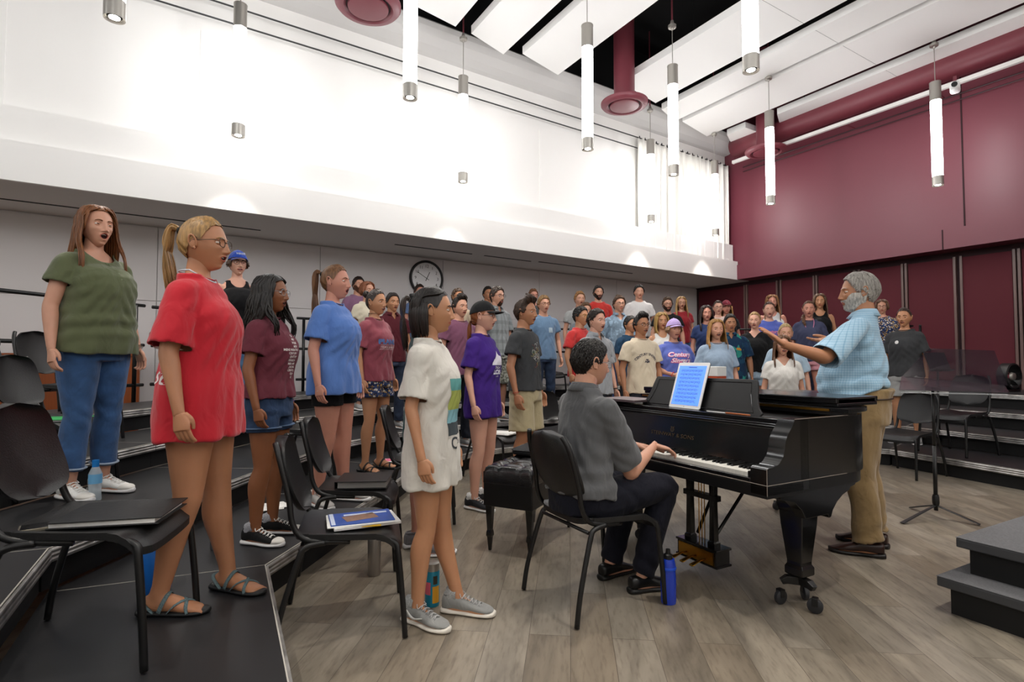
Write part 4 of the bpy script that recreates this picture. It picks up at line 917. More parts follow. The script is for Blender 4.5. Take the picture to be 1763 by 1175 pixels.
def hair_mat(c):
    n = 'hair '+c
    if n in MATS: return MATS[n]
    m = mat(n, c, .42, spec=.45); b = m.node_tree.nodes['Principled BSDF']; b.inputs['Anisotropic'].default_value = .5
    tc = N(m, 'ShaderNodeTexCoord'); mp = N(m, 'ShaderNodeMapping'); mp.inputs['Scale'].default_value = (90, 90, 7); L(m, tc.outputs['Object'], mp.inputs[0])
    nz = N(m, 'ShaderNodeTexNoise'); nz.inputs['Scale'].default_value = 1.0; nz.inputs['Detail'].default_value = 3; L(m, mp.outputs[0], nz.inputs['Vector'])
    l = lin(c); lo = tuple(x*.55 for x in l[:3])+(1,); hi = tuple(min(1, x*1.45) for x in l[:3])+(1,)
    L(m, ramp(m, nz.outputs['Fac'], [(.3, lo), (.7, hi)]), b.inputs['Base Color'])
    bp = N(m, 'ShaderNodeBump'); bp.inputs['Strength'].default_value = .5; bp.inputs['Distance'].default_value = .004; L(m, nz.outputs['Fac'], bp.inputs['Height']); L(m, bp.outputs[0], b.inputs['Normal'])
    return m
def cloth(c, kind='plain'):
    n = 'cloth '+kind+' '+c
    if n in MATS: return MATS[n]
    m = mat(n, c, .85, sheen=.25 if sum(lin(c)[:3]) > .25 else .04, spec=.25); b = m.node_tree.nodes['Principled BSDF']; tc = N(m, 'ShaderNodeTexCoord')
    nz = N(m, 'ShaderNodeTexNoise'); nz.inputs['Scale'].default_value = 500; L(m, tc.outputs['Object'], nz.inputs['Vector'])
    bp = N(m, 'ShaderNodeBump'); bp.inputs['Strength'].default_value = .25; bp.inputs['Distance'].default_value = .002; L(m, nz.outputs['Fac'], bp.inputs['Height'])
    mpw = N(m, 'ShaderNodeMapping'); mpw.inputs['Scale'].default_value = (1.0, 1.0, .55); mpw.inputs['Rotation'].default_value = (.35, .3, 0); L(m, tc.outputs['Object'], mpw.inputs[0])
    nw = N(m, 'ShaderNodeTexNoise'); nw.inputs['Scale'].default_value = 13; nw.inputs['Detail'].default_value = 2.5; nw.inputs['Distortion'].default_value = 1.1; L(m, mpw.outputs[0], nw.inputs['Vector'])
    bw = N(m, 'ShaderNodeBump'); bw.inputs['Strength'].default_value = .42; bw.inputs['Distance'].default_value = .022; L(m, nw.outputs['Fac'], bw.inputs['Height']); L(m, bw.outputs[0], bp.inputs['Normal']); L(m, bp.outputs[0], b.inputs['Normal'])
    l = lin(c)
    def mulc(f): return tuple(min(1, x*f) for x in l[:3])+(1,)
    if kind == 'heather' or kind == 'denim':
        n2 = N(m, 'ShaderNodeTexNoise'); n2.inputs['Scale'].default_value = 9 if kind == 'denim' else 160; n2.inputs['Detail'].default_value = 6; L(m, tc.outputs['Object'], n2.inputs['Vector'])
        L(m, ramp(m, n2.outputs['Fac'], [(.3, mulc(.7)), (.7, mulc(1.4))]), b.inputs['Base Color'])
    elif kind in ('check', 'stripe', 'plaid'):
        sp = N(m, 'ShaderNodeSeparateXYZ'); L(m, tc.outputs['Object'], sp.inputs[0]); outs = []
        fq = {'check': 130, 'stripe': 110, 'plaid': 16}[kind]
        az_ = N(m, 'ShaderNodeMath', operation='ARCTAN2'); L(m, sp.outputs[0], az_.inputs[0]); L(m, sp.outputs[1], az_.inputs[1])
        a15 = N(m, 'ShaderNodeMath', operation='MULTIPLY'); a15.inputs[1].default_value = .17; L(m, az_.outputs[0], a15.inputs[0])
        for ax in ((0, 2) if kind != 'stripe' else (0,)):
            mu = N(m, 'ShaderNodeMath', operation='MULTIPLY'); mu.inputs[1].default_value = fq*2*PI/(1 if ax else .8)*.5; L(m, sp.outputs[2] if ax else a15.outputs[0], mu.inputs[0])
            si = N(m, 'ShaderNodeMath', operation='SINE'); L(m, mu.outputs[0], si.inputs[0])
            mr = N(m, 'ShaderNodeMapRange'); mr.inputs['From Min'].default_value = .75 if kind == 'check' else .2; mr.inputs['From Max'].default_value = .95 if kind == 'check' else .6; L(m, si.outputs[0], mr.inputs['Value']); outs.append(mr.outputs[0])
        o_ = outs[0]
        if len(outs) > 1:
            mx = N(m, 'ShaderNodeMath', operation='ADD'); L(m, outs[0], mx.inputs[0]); L(m, outs[1], mx.inputs[1]); hf = N(m, 'ShaderNodeMath', operation='MULTIPLY'); hf.inputs[1].default_value = .6; L(m, mx.outputs[0], hf.inputs[0]); o_ = hf.outputs[0]
        mix = N(m, 'ShaderNodeMix', data_type='RGBA'); mix.inputs[6].default_value = l; mix.inputs[7].default_value = {'check': lin('#6d9dbd'), 'stripe': mulc(.45), 'plaid': mulc(.6)}[kind]; L(m, o_, mix.inputs[0]); L(m, mix.outputs[2], b.inputs['Base Color'])
    elif kind in ('floral', 'leafy', 'camo', 'acid'):
        v = N(m, 'ShaderNodeTexVoronoi'); v.inputs['Scale'].default_value = {'floral': 62, 'leafy': 17, 'camo': 60, 'acid': 30}[kind]; L(m, tc.outputs['Object'], v.inputs['Vector'])
        st = {'floral': [(0, lin('#1f2a4d')), (.35, lin('#33436b')), (.5, lin('#a8884e')), (.62, lin('#c9c2b8')), (.75, lin('#2b3f66')), (.9, lin('#5b4a3a'))],
              'leafy': [(0, lin('#16324f')), (.45, lin('#1d4560')), (.55, lin('#2f8c80')), (.72, lin('#17334f')), (.85, lin('#c98a2e')), (.93, lin('#1a3a57'))],
              'camo': [(0, lin('#6d6f66')), (.5, lin('#a3a59b')), (.8, lin('#55574f'))], 'acid': [(0, mulc(.7)), (.5, mulc(1.2)), (.8, mulc(.9))]}[kind]
        sp = N(m, 'ShaderNodeSeparateColor'); L(m, v.outputs['Color'], sp.inputs[0]); r = ramp(m, sp.outputs[0], st); r.node.color_ramp.interpolation = 'CONSTANT'; L(m, r, b.inputs['Base Color'])
    return m
def strands(paths, r, seg=5, taper=.25, n=14):
    """paths: list of (k,3) arrays -> one mesh of tapering locks"""
    V = []; Fc = []; k = 0
    for P in paths:
        S = spline(P, n); t = np.linspace(0, 1, n); rr = r*RNG.uniform(.75, 1.25)*(np.minimum(1, .55+t*3)*(1-(1-taper)*t**2.5))
        v, f = loft(S, [(a*1.5, a*.7) for a in rr], seg, ref=(RNG.normal()*.2, RNG.normal()*.2, 1) if abs(S[-1, 2]-S[0, 2]) < .04 else tuple(np.append((S[n//2, :2]/(np.linalg.norm(S[n//2, :2])+1e-9))[::-1]*np.array([1, -1]), 0)))
        V.append(v); Fc += [[i+k for i in q] for q in f]; k += len(v)
    return np.vstack(V), Fc
def scalp(a, p, off=.004):
    """point on the skull; a: azimuth from the face (deg), p: angle from the top"""
    a = math.radians(a); p = math.radians(p); d = np.array([[math.sin(a)*math.sin(p), math.cos(a)*math.sin(p), math.cos(p)]])
    q = head_base(d, True)[0]; return q+d[0]*off
def p_of_z(z): return math.degrees(math.acos(max(-1, min(1, z/.117))))
def make_hair(style, q, L_=.3, vol=1.0, part=0):
    """hair in head space: returns list of (V, F)"""
    out = []; k = {3: 1.9, 2: .95, 1: .42}[q]; r0 = {3: .0030, 2: .0048, 1: .0085}[q]
    rn = RNG.uniform; paths = []
    tie = np.array([0, -.098, .055])
    if style in ('short', 'grey', 'flat', 'quiff', 'crop'):
        ln = {'short': .055, 'grey': .05, 'flat': .06, 'quiff': .07, 'crop': .03}[style]; n_ = int(900*k)
        for _ in range(n_):
            a = rn(-180, 180); zl = hairline_z(np.array([math.sin(math.radians(a))]), np.array([math.cos(math.radians(a))]))[0]
            pm = p_of_z(zl)
            p = math.degrees(math.acos(rn(math.cos(math.radians(max(pm-2, 12))), 1)))
            lift = rn(.002, .008)*vol+(.016*vol if abs(a) < 50 and style == 'quiff' and p > 20 else 0)
            dp = math.degrees(ln/.1)
            if style == 'quiff' and abs(a) < 70: P = [scalp(a, p), scalp(a+12, max(p-dp*.2, 2), .004+lift*1.6), scalp(a+25, max(p-dp*.6, 2), .006+lift*1.3)]
            else: em = pm+(1 if abs(a) < 70 else 5); P = [scalp(a, p), scalp(a+rn(-4, 8), min(p+dp*.45, em-1), .004+lift), scalp(a+rn(-8, 14), min(p+dp, em), .003+lift*.6)]
            paths.append(np.array(P))
        out.append(strands(paths, r0*.8, 4, .3, 6))
    if style in ('ponytail', 'bun', 'halfup', 'braid', 'lowpony'):
        if style in ('lowpony', 'braid'): tie = np.array([0, -.094, -.035])
        for _ in range(int(300*k)):
            a = rn(-180, 180); zl = np.interp(abs(a), *HAIRLINE); pm = p_of_z(zl)
            if style == 'halfup' and abs(a) > 95: continue
            p = pm*rn(.35, 1.0) if abs(a) > 40 else pm*rn(.15, 1.0); s0 = scalp(a, p, .003)
            P = [s0]
            for t in (.3, .6, .85):
                m = s0*(1-t)+tie*t; m[2] += .01*math.sin(PI*t); dn = m/np.array([.0745, .102, .117]); m = m/max(np.linalg.norm(dn), 1e-6)*(1.045 if t < .8 else 1.05)
                P.append(m)
            P.append(tie*1.04); paths.append(np.array(P))
        out.append(strands(paths, r0, 4, .7, 9)); paths = []
        back = tie+np.array([0, -.02, .0])
        if style in ('ponytail', 'lowpony'):
            for _ in range(int(110*k)+16):
                u, v = rn(-1, 1), rn(-1, 1); ln = L_*rn(.85, 1.08)
                P = [tie+np.array([u*.006, 0, v*.006]), tie+np.array([u*.018, -.04, .018+v*.012]), tie+np.array([u*.028, -.058-v*.01, -.05+v*.01]), tie+np.array([u*.034, -.055+v*.012, -ln*.55]), tie+np.array([u*.03, -.035+v*.014, -ln])]
                if style == 'lowpony': P = [tie+np.array([u*.006, 0, v*.006]), tie+np.array([u*.016, -.02, -.01]), tie+np.array([u*.022, -.028+v*.01, -ln*.4]), tie+np.array([u*.022, -.03+v*.01, -ln])]
                paths.append(np.array(P))
            out.append(strands(paths, r0*1.4, 5, .2, 14))
        if style == 'bun':
            for _ in range(int(70*k)+14):
                ph = rn(0, 2*PI); c = tie+np.array([0, -.018, .025]); nrm = rn(-.5, .5, 3)+np.array([0, 1, .5]); nrm /= np.linalg.norm(nrm); u = np.cross(nrm, [1, 0, 0]); u /= np.linalg.norm(u); w_ = np.cross(nrm, u)
                paths.append(np.array([c+(.027*math.cos(t+ph))*u+(.027*math.sin(t+ph))*w_+nrm*rn(-.012, .012)*0 for t in np.linspace(0, 4.2, 7)]))
            out.append(strands(paths, r0*1.6, 5, .6, 12))
        if style == 'braid':
            for s in ((1, -1) if part else (1,)):
                for j in range(3):
                    P = []
                    for t in np.linspace(0, 1, 26):
                        ph = t*16+j*2*PI/3; base = np.array([s*(.055+.02*math.sin(PI*min(1, t*1.5))), -.055+.13*min(1, t*1.6), -.06-t*L_])
                        P.append(base+np.array([.012*math.cos(ph), .007*math.sin(2*ph), 0])*(1-.5*t))
                    out.append(strands([np.array(P)], .011, 6, .45, 60))
    if style in ('long', 'curly', 'halfup', 'bob', 'thick'):
        crown = 6; n_ = int(330*k)+30
        for i in range(n_):
            a = rn(-180, 180)
            lim = {'halfup': 104}.get(style, 64)
            if abs(a) < lim: continue
            sgn = 1 if a > 0 else -1; aa = a
            ln = L_*rn(.88, 1.06); hv = .010*vol*rn(.6, 1.4); P = []
            p0 = rn(3, 70) if style != 'halfup' else rn(60, 85)
            st = scalp(part+sgn*rn(4, 40) if abs(a) < 100 else a, min(p0, 35) if abs(a) < 100 else p0, .004)
            P.append(st)
            for p in (45, 70, 92):
                if p > p0+8: P.append(scalp(aa*(1 if p > 60 else .85), p, .005+hv))
            b = P[-1]; rr = math.hypot(b[0], b[1]); ux, uy = b[0]/rr, b[1]/rr
            fwd = 1 if abs(a) < 78 and style != 'thick' else 0
            for t in (.25, .5, .75, 1.0):
                r2 = rr+.008*vol*math.sin(PI*t)*(1.6 if style in ('curly', 'thick') else 1)-(.02*t if style in ('bob', 'halfup') and L_ < .25 else 0)
                yy = uy*r2+(.062*sm(t*ln, .10, .2) if fwd else -.045*sm(t*ln, .12, .24))
                xx = ux*r2*(1+(.12 if not fwd else .2)*t)
                if style in ('curly', 'thick'): xx += .010*math.sin(t*9+i); yy += .010*math.cos(t*8+i*1.7)
                P.append(np.array([xx, yy, b[2]-ln*t]))
            paths.append(np.array(P))
        # top hair from the parting to the sides
        for i in range(int(150*k)):
            sgn = rn(-1, 1); y0 = rn(-.05, .055); s = 1 if sgn > 0 else -1
            a0 = math.degrees(math.atan2(.012*s, y0)); p = max(6, math.degrees(math.asin(min(.9, abs(y0)/.094))))
            a1 = s*rn(55, 110) if style != 'halfup' else s*rn(120, 170)
            P = [scalp(a0, p, .006), scalp(a0*.5+a1*.5, (p+50)*.62, .009+.004*vol), scalp(a1, 62, .008+.006*vol), scalp(a1*1.05, 88, .007+.008*vol)]
            if style not in ('halfup',): b = P[-1]; P.append(b+np.array([0, -.005, -.04]))
            paths.append(np.array(P))
        out.append(strands(paths, r0*1.5 if style != 'curly' else r0*1.9, 5, .25, 16))
    return out

def relax_rim(V, Fc, it=8):
    E = np.vstack([Fc[:, [i, (i+1) % 4]] for i in range(4)]); E.sort(axis=1); u, ct = np.unique(E, axis=0, return_counts=True); b = u[ct == 1]
    if not len(b): return V
    V = V.copy()
    for _ in range(it):
        S_ = np.zeros_like(V); n_ = np.zeros(len(V)); np.add.at(S_, b[:, 0], V[b[:, 1]]); np.add.at(S_, b[:, 1], V[b[:, 0]]); np.add.at(n_, b[:, 0], 1); np.add.at(n_, b[:, 1], 1)
        k = n_ > 1; V[k] = V[k]*.4+.6*S_[k]/n_[k][:, None]
    return V
def person(name_label, pos, yaw, H, lvlz, sex='f', skin='fair', hair='long', hcol='#4a3020', hl=.3, vol=1, top='tee', tcol='#888888', tkind='plain', hem=.84, fit=1.0, neck='crew', sleeve=.55,
           bottom='shorts', bcol='#223355', bkind='denim', blen=.62, shoe='sneaker', scol='#888888', sole='#e8e8e8', fat=1.0, q=1, mouth=.8, hyaw=0, hpitch=0, hroll=0, glasses=None, cap=None, beard=None,
           arms=None, legs=None, hands=('relax', 'relax'), part=0, extra=None, stance=.11, feet=(8, -8), group=None, bust=None, belly=0, pelvis=None, lean=0, gcol='#2a2320', earring=0, palm=None, brow=None):
    """one figure; local axes: +Y faces forward, +X is the person's right"""
    fem = sex == 'f'; S = H/1.75; vox = {3: .0085, 2: .012, 1: .0155}[q]; hn = {3: 88, 2: 56, 1: 34}[q]
    sw = (.158 if fem else .182)*(1+.25*(fat-1)); bust = (.035 if fem else 0) if bust is None else bust
    A = lambda *t: np.array(t, float)
    seated = pelvis is not None
    hz = .0 if not seated else pelvis[2]-.90; px0, py0 = (0, 0) if not seated else pelvis[:2]
    lean_r = math.radians(lean)
    def TB(P):                                  # torso bend for leaning / seated figures
        P = np.asarray(P, float).copy().reshape(-1, P.shape[-1] if hasattr(P, 'shape') else 3)
        z = P[:, 2]-.92; y = P[:, 1].copy(); up = z > 0
        P[up, 1] = y[up]*math.cos(lean_r)+z[up]*math.sin(lean_r); P[up, 2] = .92+z[up]*math.cos(lean_r)-y[up]*math.sin(lean_r)
        P[:, 0] += px0; P[:, 1] += py0; P[:, 2] += hz; return P
    def tb(*t): return TB(A(*t)[None])[0]
    # --- joints
    f_ = fat
    shl = {s: tb(s*sw*.96, -.012, 1.398) for s in (1, -1)}
    hang = (.045+.03*(fat-1)+(.006 if fem else .012)+.05*max(0, fit-1))
    J = {}
    for s, key in ((1, 'R'), (-1, 'L')):
        if arms and key in arms: e, w_ = (A(*v)/1.0 for v in arms[key])
        else:
            rx = (.176*(1+(f_-1)*.8)+.010)*(fit**.75 if hem < .93 else 1); wx = max(sw+hang+.012, rx+.034 if hem < .93 else .165*f_+.04)
            e = A(s*max(sw+hang, sw+.6*(wx-sw)), -.03, 1.115); w_ = A(s*wx, .035, .873); e, w_ = TB(e[None])[0], TB(w_[None])[0]
        J[s] = (shl[s], e, w_)
    # --- skin
    mb = MB(); f = fat
    neck0, neck1 = tb(0, -.025, 1.38), tb(0, -.008, 1.565)
    nr = .050 if fem else .060
    hp0 = tb(0, 0.0, 1.56)
    P = spline(np.array([tb(0, -.03, 1.37), tb(0, -.028, 1.44), tb(0, -.022, 1.50), tb(0, -.012, 1.57)]), 10)
    mb.loft(P, spline([(nr*1.25, nr*.85), (nr*1.12*(.5+.5*f), nr*1.0), (nr, nr*1.02), (nr*.95, nr*1.0)], 10), 18)
    tors = np.array([(0, -.0, .90, .138*f, .095*f), (0, 0, .99, .138*f, .088*f), (0, .0, 1.10, .130*f**.8+.01, .09*f), (0, .004+bust*.3, 1.24, .138, .088+bust*.4), (0, -.003, 1.35, .145, .075), (0, -.016, 1.40, .135, .06), (0, -.022, 1.455, .095, .055), (0, -.022, 1.48, .055, .05)])
    T = spline(tors, 26); P = TB(T[:, :3]); mb.loft(P, T[:, 3:], 22)
    af = (.90 if fem else 1.0)*(.45+.55*f)
    for s in (1, -1):
        sh, e, w_ = J[s]; d1 = e-sh; d2 = w_-e
        R = [(.040*af, .046*af), (.043*af, .049*af), (.041*af, .046*af), (.037*af, .040*af), (.0365*af, .0385*af), (.038*af, .037*af), (.031*af, .029*af), (.0215+.003*(f-1), .0255), (.0178, .0250), (.0165, .0265)]
        P = np.array([sh+A(-s*.02, 0, .0), sh+d1*.15, sh+d1*.45, sh+d1*.85, e, e+d2*.22, e+d2*.6, e+d2*.90, w_, w_+d2*.06])
        D_ = spline(np.hstack([P, np.array(R)]), 30); mb.loft(D_[:, :3], D_[:, 3:], 14)
    hips = {s: A(s*.085*(.8+.2*f)+px0, py0, .90+hz) for s in (1, -1)}
    LG = {}
    for s, key in ((1, 'R'), (-1, 'L')):
        if legs and key in legs: k_, a_ = (A(*v) for v in legs[key])
        else: k_ = A(s*(stance*.92), .012, .49); a_ = A(s*stance, -.028, .085)
        LG[s] = (hips[s], k_, a_)
        h_, d1, d2 = hips[s], k_-hips[s], a_-k_; bk = A(0, -1, 0) if not seated else A(0, -1, 0)
        lf = (.35+.65*f)
        P = np.array([h_+A(0, 0, .02), h_+d1*.2, h_+d1*.6, h_+d1*.92, k_+d2*.04, k_+d2*.3+bk*.016, k_+d2*.6+bk*.008, k_+d2*.9, a_, a_+A(0, 0, -.03)])
        R = [(.078*f, .084*f), (.084*f, .090*f), (.07*lf, .074*lf), (.055*lf, .056*lf), (.051*lf, .052*lf), (.055*lf, .058*lf), (.042*lf, .045*lf), (.0315*lf**.5, .036*lf**.5), (.033, .038), (.03, .04)]
        D_ = spline(np.hstack([P, np.array(R)]), 36); mb.loft(D_[:, :3], D_[:, 3:], 16)
    FT = {}
    for i, s in enumerate((1, -1)):
        a_ = LG[s][2]; ang = math.radians(-feet[i]); Rz = np.array(Matrix.Rotation(ang, 3, 'Z')); FT[s] = (A(a_[0], a_[1], a_[2]-.085), Rz)
        fp = np.array([(0, -.06, .035), (0, -.02, .045), (0, .05, .043), (0, .11, .028), (0, .155, .02), (0, .18, .016)]); fr_ = [(.025, .03), (.032, .045), (.036, .038), (.043, .025), (.042, .017), (.03, .011)]
        D_ = spline(np.hstack([fp, np.array(fr_)]), 16); P = D_[:, :3] @ Rz.T+FT[s][0]; mb.loft(P, D_[:, 3:], 14, ref=tuple(Rz @ A(1, 0, 0)))
        if shoe == 'sandal':
            for j, x in enumerate((-.028, -.012, .002, .015, .027)): x *= -s; mb.loft(np.array([(x*1.1, .15, .018), (x*1.15, .185-.005*j, .016), (x*1.15, .2-.008*j, .013)]) @ Rz.T+FT[s][0], [.011 if j == 0 else .008, .010 if j == 0 else .0075, .005], 8)
    V, Fc = remesh(mb, vox, 2)
    body = MB().add(V, Fc.tolist() if hasattr(Fc, 'tolist') else Fc)
    hv = {3: .003, 2: .0045, 1: .006}[q]
    for i, s in enumerate((1, -1)):
        sh, e, w_ = J[s]; key = 'R' if s > 0 else 'L'
        d = w_-e; pn = A(-s, .12, 0)
        if palm and key in palm: pn = A(*palm[key][0]); d = A(*palm[key][1]) if len(palm[key]) > 1 else d
        Hv, Hf = hand(hands[i], hv); Hv = Hv.copy(); sc = (.90 if fem else 1.0)
        if s > 0: pass
        M = np.array(frame(d, pn))
        Hh = Hv*sc
        # keep the thumb pointing forward / up for both sides: mirror in Y when the frame flips it
        ydir = M[:, 1]; want = A(*palm[key][2]) if palm and key in palm and len(palm[key]) > 2 else A(0, 1, .1)
        flip = np.dot(ydir, want) < 0
        if flip: Hh = Hh*A(1, -1, 1)
        Hw = Hh @ M.T+w_-d/np.linalg.norm(d)*.004
        F2 = [list(map(int, t)) for t in Hf]
        if flip: F2 = [t[::-1] for t in F2]
        body.add(Hw, F2)
    # --- head
    Vh, Fh, mi, dd = head_mesh(hn, fem, mouth)
    pivot = tb(0, -.008, 1.545)
    HM = Matrix.Translation(Vector(pivot)) @ Euler((math.radians(hpitch), math.radians(hroll), math.radians(hyaw))).to_matrix().to_4x4() @ Matrix.Translation((0, .012, .080)) @ Matrix.Scale(1.05, 4)
    def HX(V): return np.asarray(V) @ np.array(HM.to_3x3()).T+np.array(HM.translation)
    k0 = body.k; body.add(HX(Vh), Fh.tolist()); body.m[-len(Fh):] = mi.tolist()
    for s in (1, -1):
        e = MB()
        yb = .0695+(.0 if fem else .001)
        E, Ef = qsphere({3: 26, 2: 12, 1: 6}[q]); c = A(s*.031, yb, .001); Ev = E*.0118+c
        fc = E[Ef].mean(1); look = A(0, 1, -.02)
        m_ = np.where(fc @ (look/np.linalg.norm(look)) > .84, 4, 3)
        body.add(HX(Ev), Ef.tolist()); body.m[-len(Ef):] = m_.tolist()
        # lids
        lid = E*A(.0132, .0136, .0132)+c; up = (fc[:, 2] > (.08 if mouth < .6 else .13)+.25*np.abs(fc[:, 0])**2) & (fc[:, 1] > -.2); lo_ = (fc[:, 2] < -.24) & (fc[:, 1] > -.2)
        lv, lf2 = drop(lid, Ef, up | lo_); body.add(HX(lv), lf2.tolist())
        # ear
        ev = []; n_ = 14
        P = np.array([(s*(.073+.006*math.sin(t)+.004), -.012-.015*math.cos(t)-.004*math.sin(t), -.005+.029*math.sin(t)) for t in np.linspace(-.35*PI, 1.25*PI, n_)])
        body.loft(P, [(.0042, .0042)]*n_, 6, ref=(1, 0, 0), M=HM)
        E2 = E*A(.006, .016, .027)+A(s*.0735, -.012, -.005); body.add(HX(E2), Ef.tolist())
        E3 = E*A(.005, .006, .007)+A(s*.0745, -.006, -.029); body.add(HX(E3), Ef.tolist())
        # brow
        bp_ = np.array([(s*x, .094*math.sqrt(max(0, 1-(x/.0745)**2-(z/.117)**2))-.004+.0035, z) for x, z in ((.013, .0185), (.022, .0225), (.034, .0235), (.045, .018))])
        D_ = spline(bp_, 8); body.loft(D_, [(.002, t) for t in (.0022, .0034, .0036, .0034, .003, .0024, .0018, .001)], 5, ref=(0, 1, 0), mi=5, M=HM)
    if mouth > .3 and q > 1:
        zm = -.063-.004*mouth; h = .0022+.0105*mouth
        body.loft(spline([(-.012, .076, zm+h*.62), (0, .081, zm+h*.78), (.012, .076, zm+h*.62)], 7), [(.002, .0035)]*7, 6, ref=(0, 1, 0), mi=6, M=HM)
    mats = skin_mats(skin); mats[5] = hair_mat(brow or (hcol if hair else '#5a4a40'))
    root = mesh_obj('person', body.arr(), body.f, mats, None, body.m)
    root.location = (pos[0], pos[1], lvlz); root.rotation_euler = (0, 0, math.radians(yaw-90)); root.scale = (S, S, S)
    tag(root, name_label, 'person', group)
    # --- hair
    if hair:
        hm = hair_mat(hcol); hb = MB(); c = Vh[Fh].mean(1); dz = c[:, 2]-hairline_z(c[:, 0], c[:, 1])
        if hair == 'thin': keep = (dz > .0) & ((c[:, 2] < .085) | (c[:, 1] < -.02)) & (c[:, 1] < .05)
        else: keep = dz > .002
        nrm = dd; Vc = Vh+nrm*{'crop': .003, 'thin': .003}.get(hair, .0055*(.6+.4*vol)); Vc = Vc+nrm*(.0015*np.sin(Vh[:, 0]*260+Vh[:, 2]*90))[:, None]
        cv, cf = drop(Vc, Fh, keep); hb.add(cv, cf.tolist())
        if hair != 'thin':
            for v_, f_ in make_hair(hair, q, hl, vol, part): hb.add(v_, f_)
        else:
            for v_, f_ in make_hair('crop', 1, .02, .6): hb.add(v_, f_)
        V_ = hb.arr()
        if cap:
            nn_ = np.linalg.norm(V_/A(.0745, .102, .117), axis=1); lim_ = 1.07; k_ = (V_[:, 2] > .02) & (nn_ > lim_); V_[k_] *= (lim_/nn_[k_])[:, None]
        V_ = HX(V_); mesh_obj('hair', V_, hb.f, hm, root)
        tp = {'ponytail': (0, -.105, .057), 'bun': (0, -.102, .06), 'lowpony': (0, -.098, -.036)}.get(hair)
        if tp and q > 1: 
            P = [(tp[0]+.014*math.cos(t), tp[1]-.004, tp[2]+.014*math.sin(t)) for t in np.linspace(0, 2*PI, 15)[:-1]]
            mesh_obj('hair_tie', *MBF(MB().loft(P, [.0055]*14, 8, ref=(0, 1, 0), closed=True, M=HM)), mat('hair tie', '#121214', .7), root)
    if beard:
        c = Vh[Fh].mean(1); fcy = dd[Fh].mean(1)
        if beard[1] == 'full': keep = (c[:, 2] < np.interp(np.abs(c[:, 0]), [0, .02, .04, .06], [-.048, -.048, -.045, -.01])) & (fcy[:, 1] > -.25) & (((c[:, 0]/.024)**2+((c[:, 2]+.067)/.013)**2) > 1) & (c[:, 2] > -.125)
        else: keep = (((c[:, 0]/.030)**2+((c[:, 2]+.085)/.036)**2) < 1) & (fcy[:, 1] > .2) & (((c[:, 0]/.022)**2+((c[:, 2]+.066)/.012)**2) > 1)
        Vb = Vh+dd*(.005+.0045*sm(-Vh[:, 2], .07, .11)+.0011*RNG.normal(size=len(Vh)))[:, None]
        bv, bf = drop(Vb, Fh, keep); bo = mesh_obj('beard', HX(bv), bf, hair_mat(beard[0]), root)
    if glasses:
        mb = MB(); pts = []
        for s in (1, -1):
            P = [(s*.033+.0235*np.sign(math.cos(t))*abs(math.cos(t))**.75, .092-.0035*abs(math.cos(t)*s+1)*.5*0-.10*max(0, abs(s*.033+.0235*math.cos(t))-.03)*.35, .0+.0185*np.sign(math.sin(t))*abs(math.sin(t))**.75) for t in np.linspace(0, 2*PI, 25)[:-1]]
            mb.loft(P, [.0017]*24, 6, ref=(0, 1, 0), closed=True)
            tube([(s*.056, .088, .004), (s*.072, .075, .006), (s*.077, .03, .004), (s*.078, -.012, .002), (s*.077, -.03, -.014)], .0016, 16, 6, mb)
        tube([(-.011, .094, .003), (0, .099, .006), (.011, .094, .003)], .0016, 7, 6, mb)
        mesh_obj('glasses', HX(mb.arr()), mb.f, mat('glasses frame '+gcol, gcol, .3), root)
    if cap:
        ccol, emb = cap; c = Vh[Fh].mean(1); keep = c[:, 2] > np.interp(c[:, 1], [-.1, .09], [.012, .046])
        cv, cf = drop(Vh*1.0+dd*.0145, Fh, keep); cv = relax_rim(cv, cf, 5); mb = MB().add(cv, cf.tolist()); V_ = []
        n1, n2 = 18, 7
        for j in range(n2):
            for i in range(n1):
                u = -1+2*i/(n1-1); v = j/(n2-1); a = u*1.05
                x = .082*math.sin(a)*(1+.02*v); y = .104*math.cos(a)-.006+v*.072*math.sqrt(max(0, 1-u*u*.92)); z = .047-.014*u*u-.012*v-.002
                V_.append((x, y, z))
        n = len(V_); V_ += [(x, y, z-.004) for x, y, z in V_]; F_ = []
        for j in range(n2-1):
            for i in range(n1-1): a = j*n1+i; F_ += [(a, a+1, a+n1+1, a+n1), (n+a, n+a+n1, n+a+n1+1, n+a+1)]
        rg = [(n2-1)*n1+i for i in range(n1)]; F_ += [(a, b, n+b, n+a) for a, b in zip(rg, rg[1:])]
        cm = cloth(ccol); co = mesh_obj('cap', HX(mb.arr()), mb.f, cm, root); mesh_obj('brim', HX(V_), F_, cm, co)
        mesh_obj('top_button', HX(qsphere(4)[0]*.007+A(0, -.01, .131)), qsphere(4)[1], cm, co)
        if emb: Vt, Ft = text_mesh(emb[0], .024, .0005, bold=.0012); Vt = Vt*A(-1, 1, 1); mesh_obj('embroidery', HX(xf(Vt, Matrix.Translation((0, .0995, .082)) @ Matrix.Rotation(math.radians(65), 4, 'X'))), Ft, mat('embroidery '+emb[1], emb[1], .6), co, smooth=False)
    # --- shirt
    mb = MB(); ft = fit
    hz_ = hem
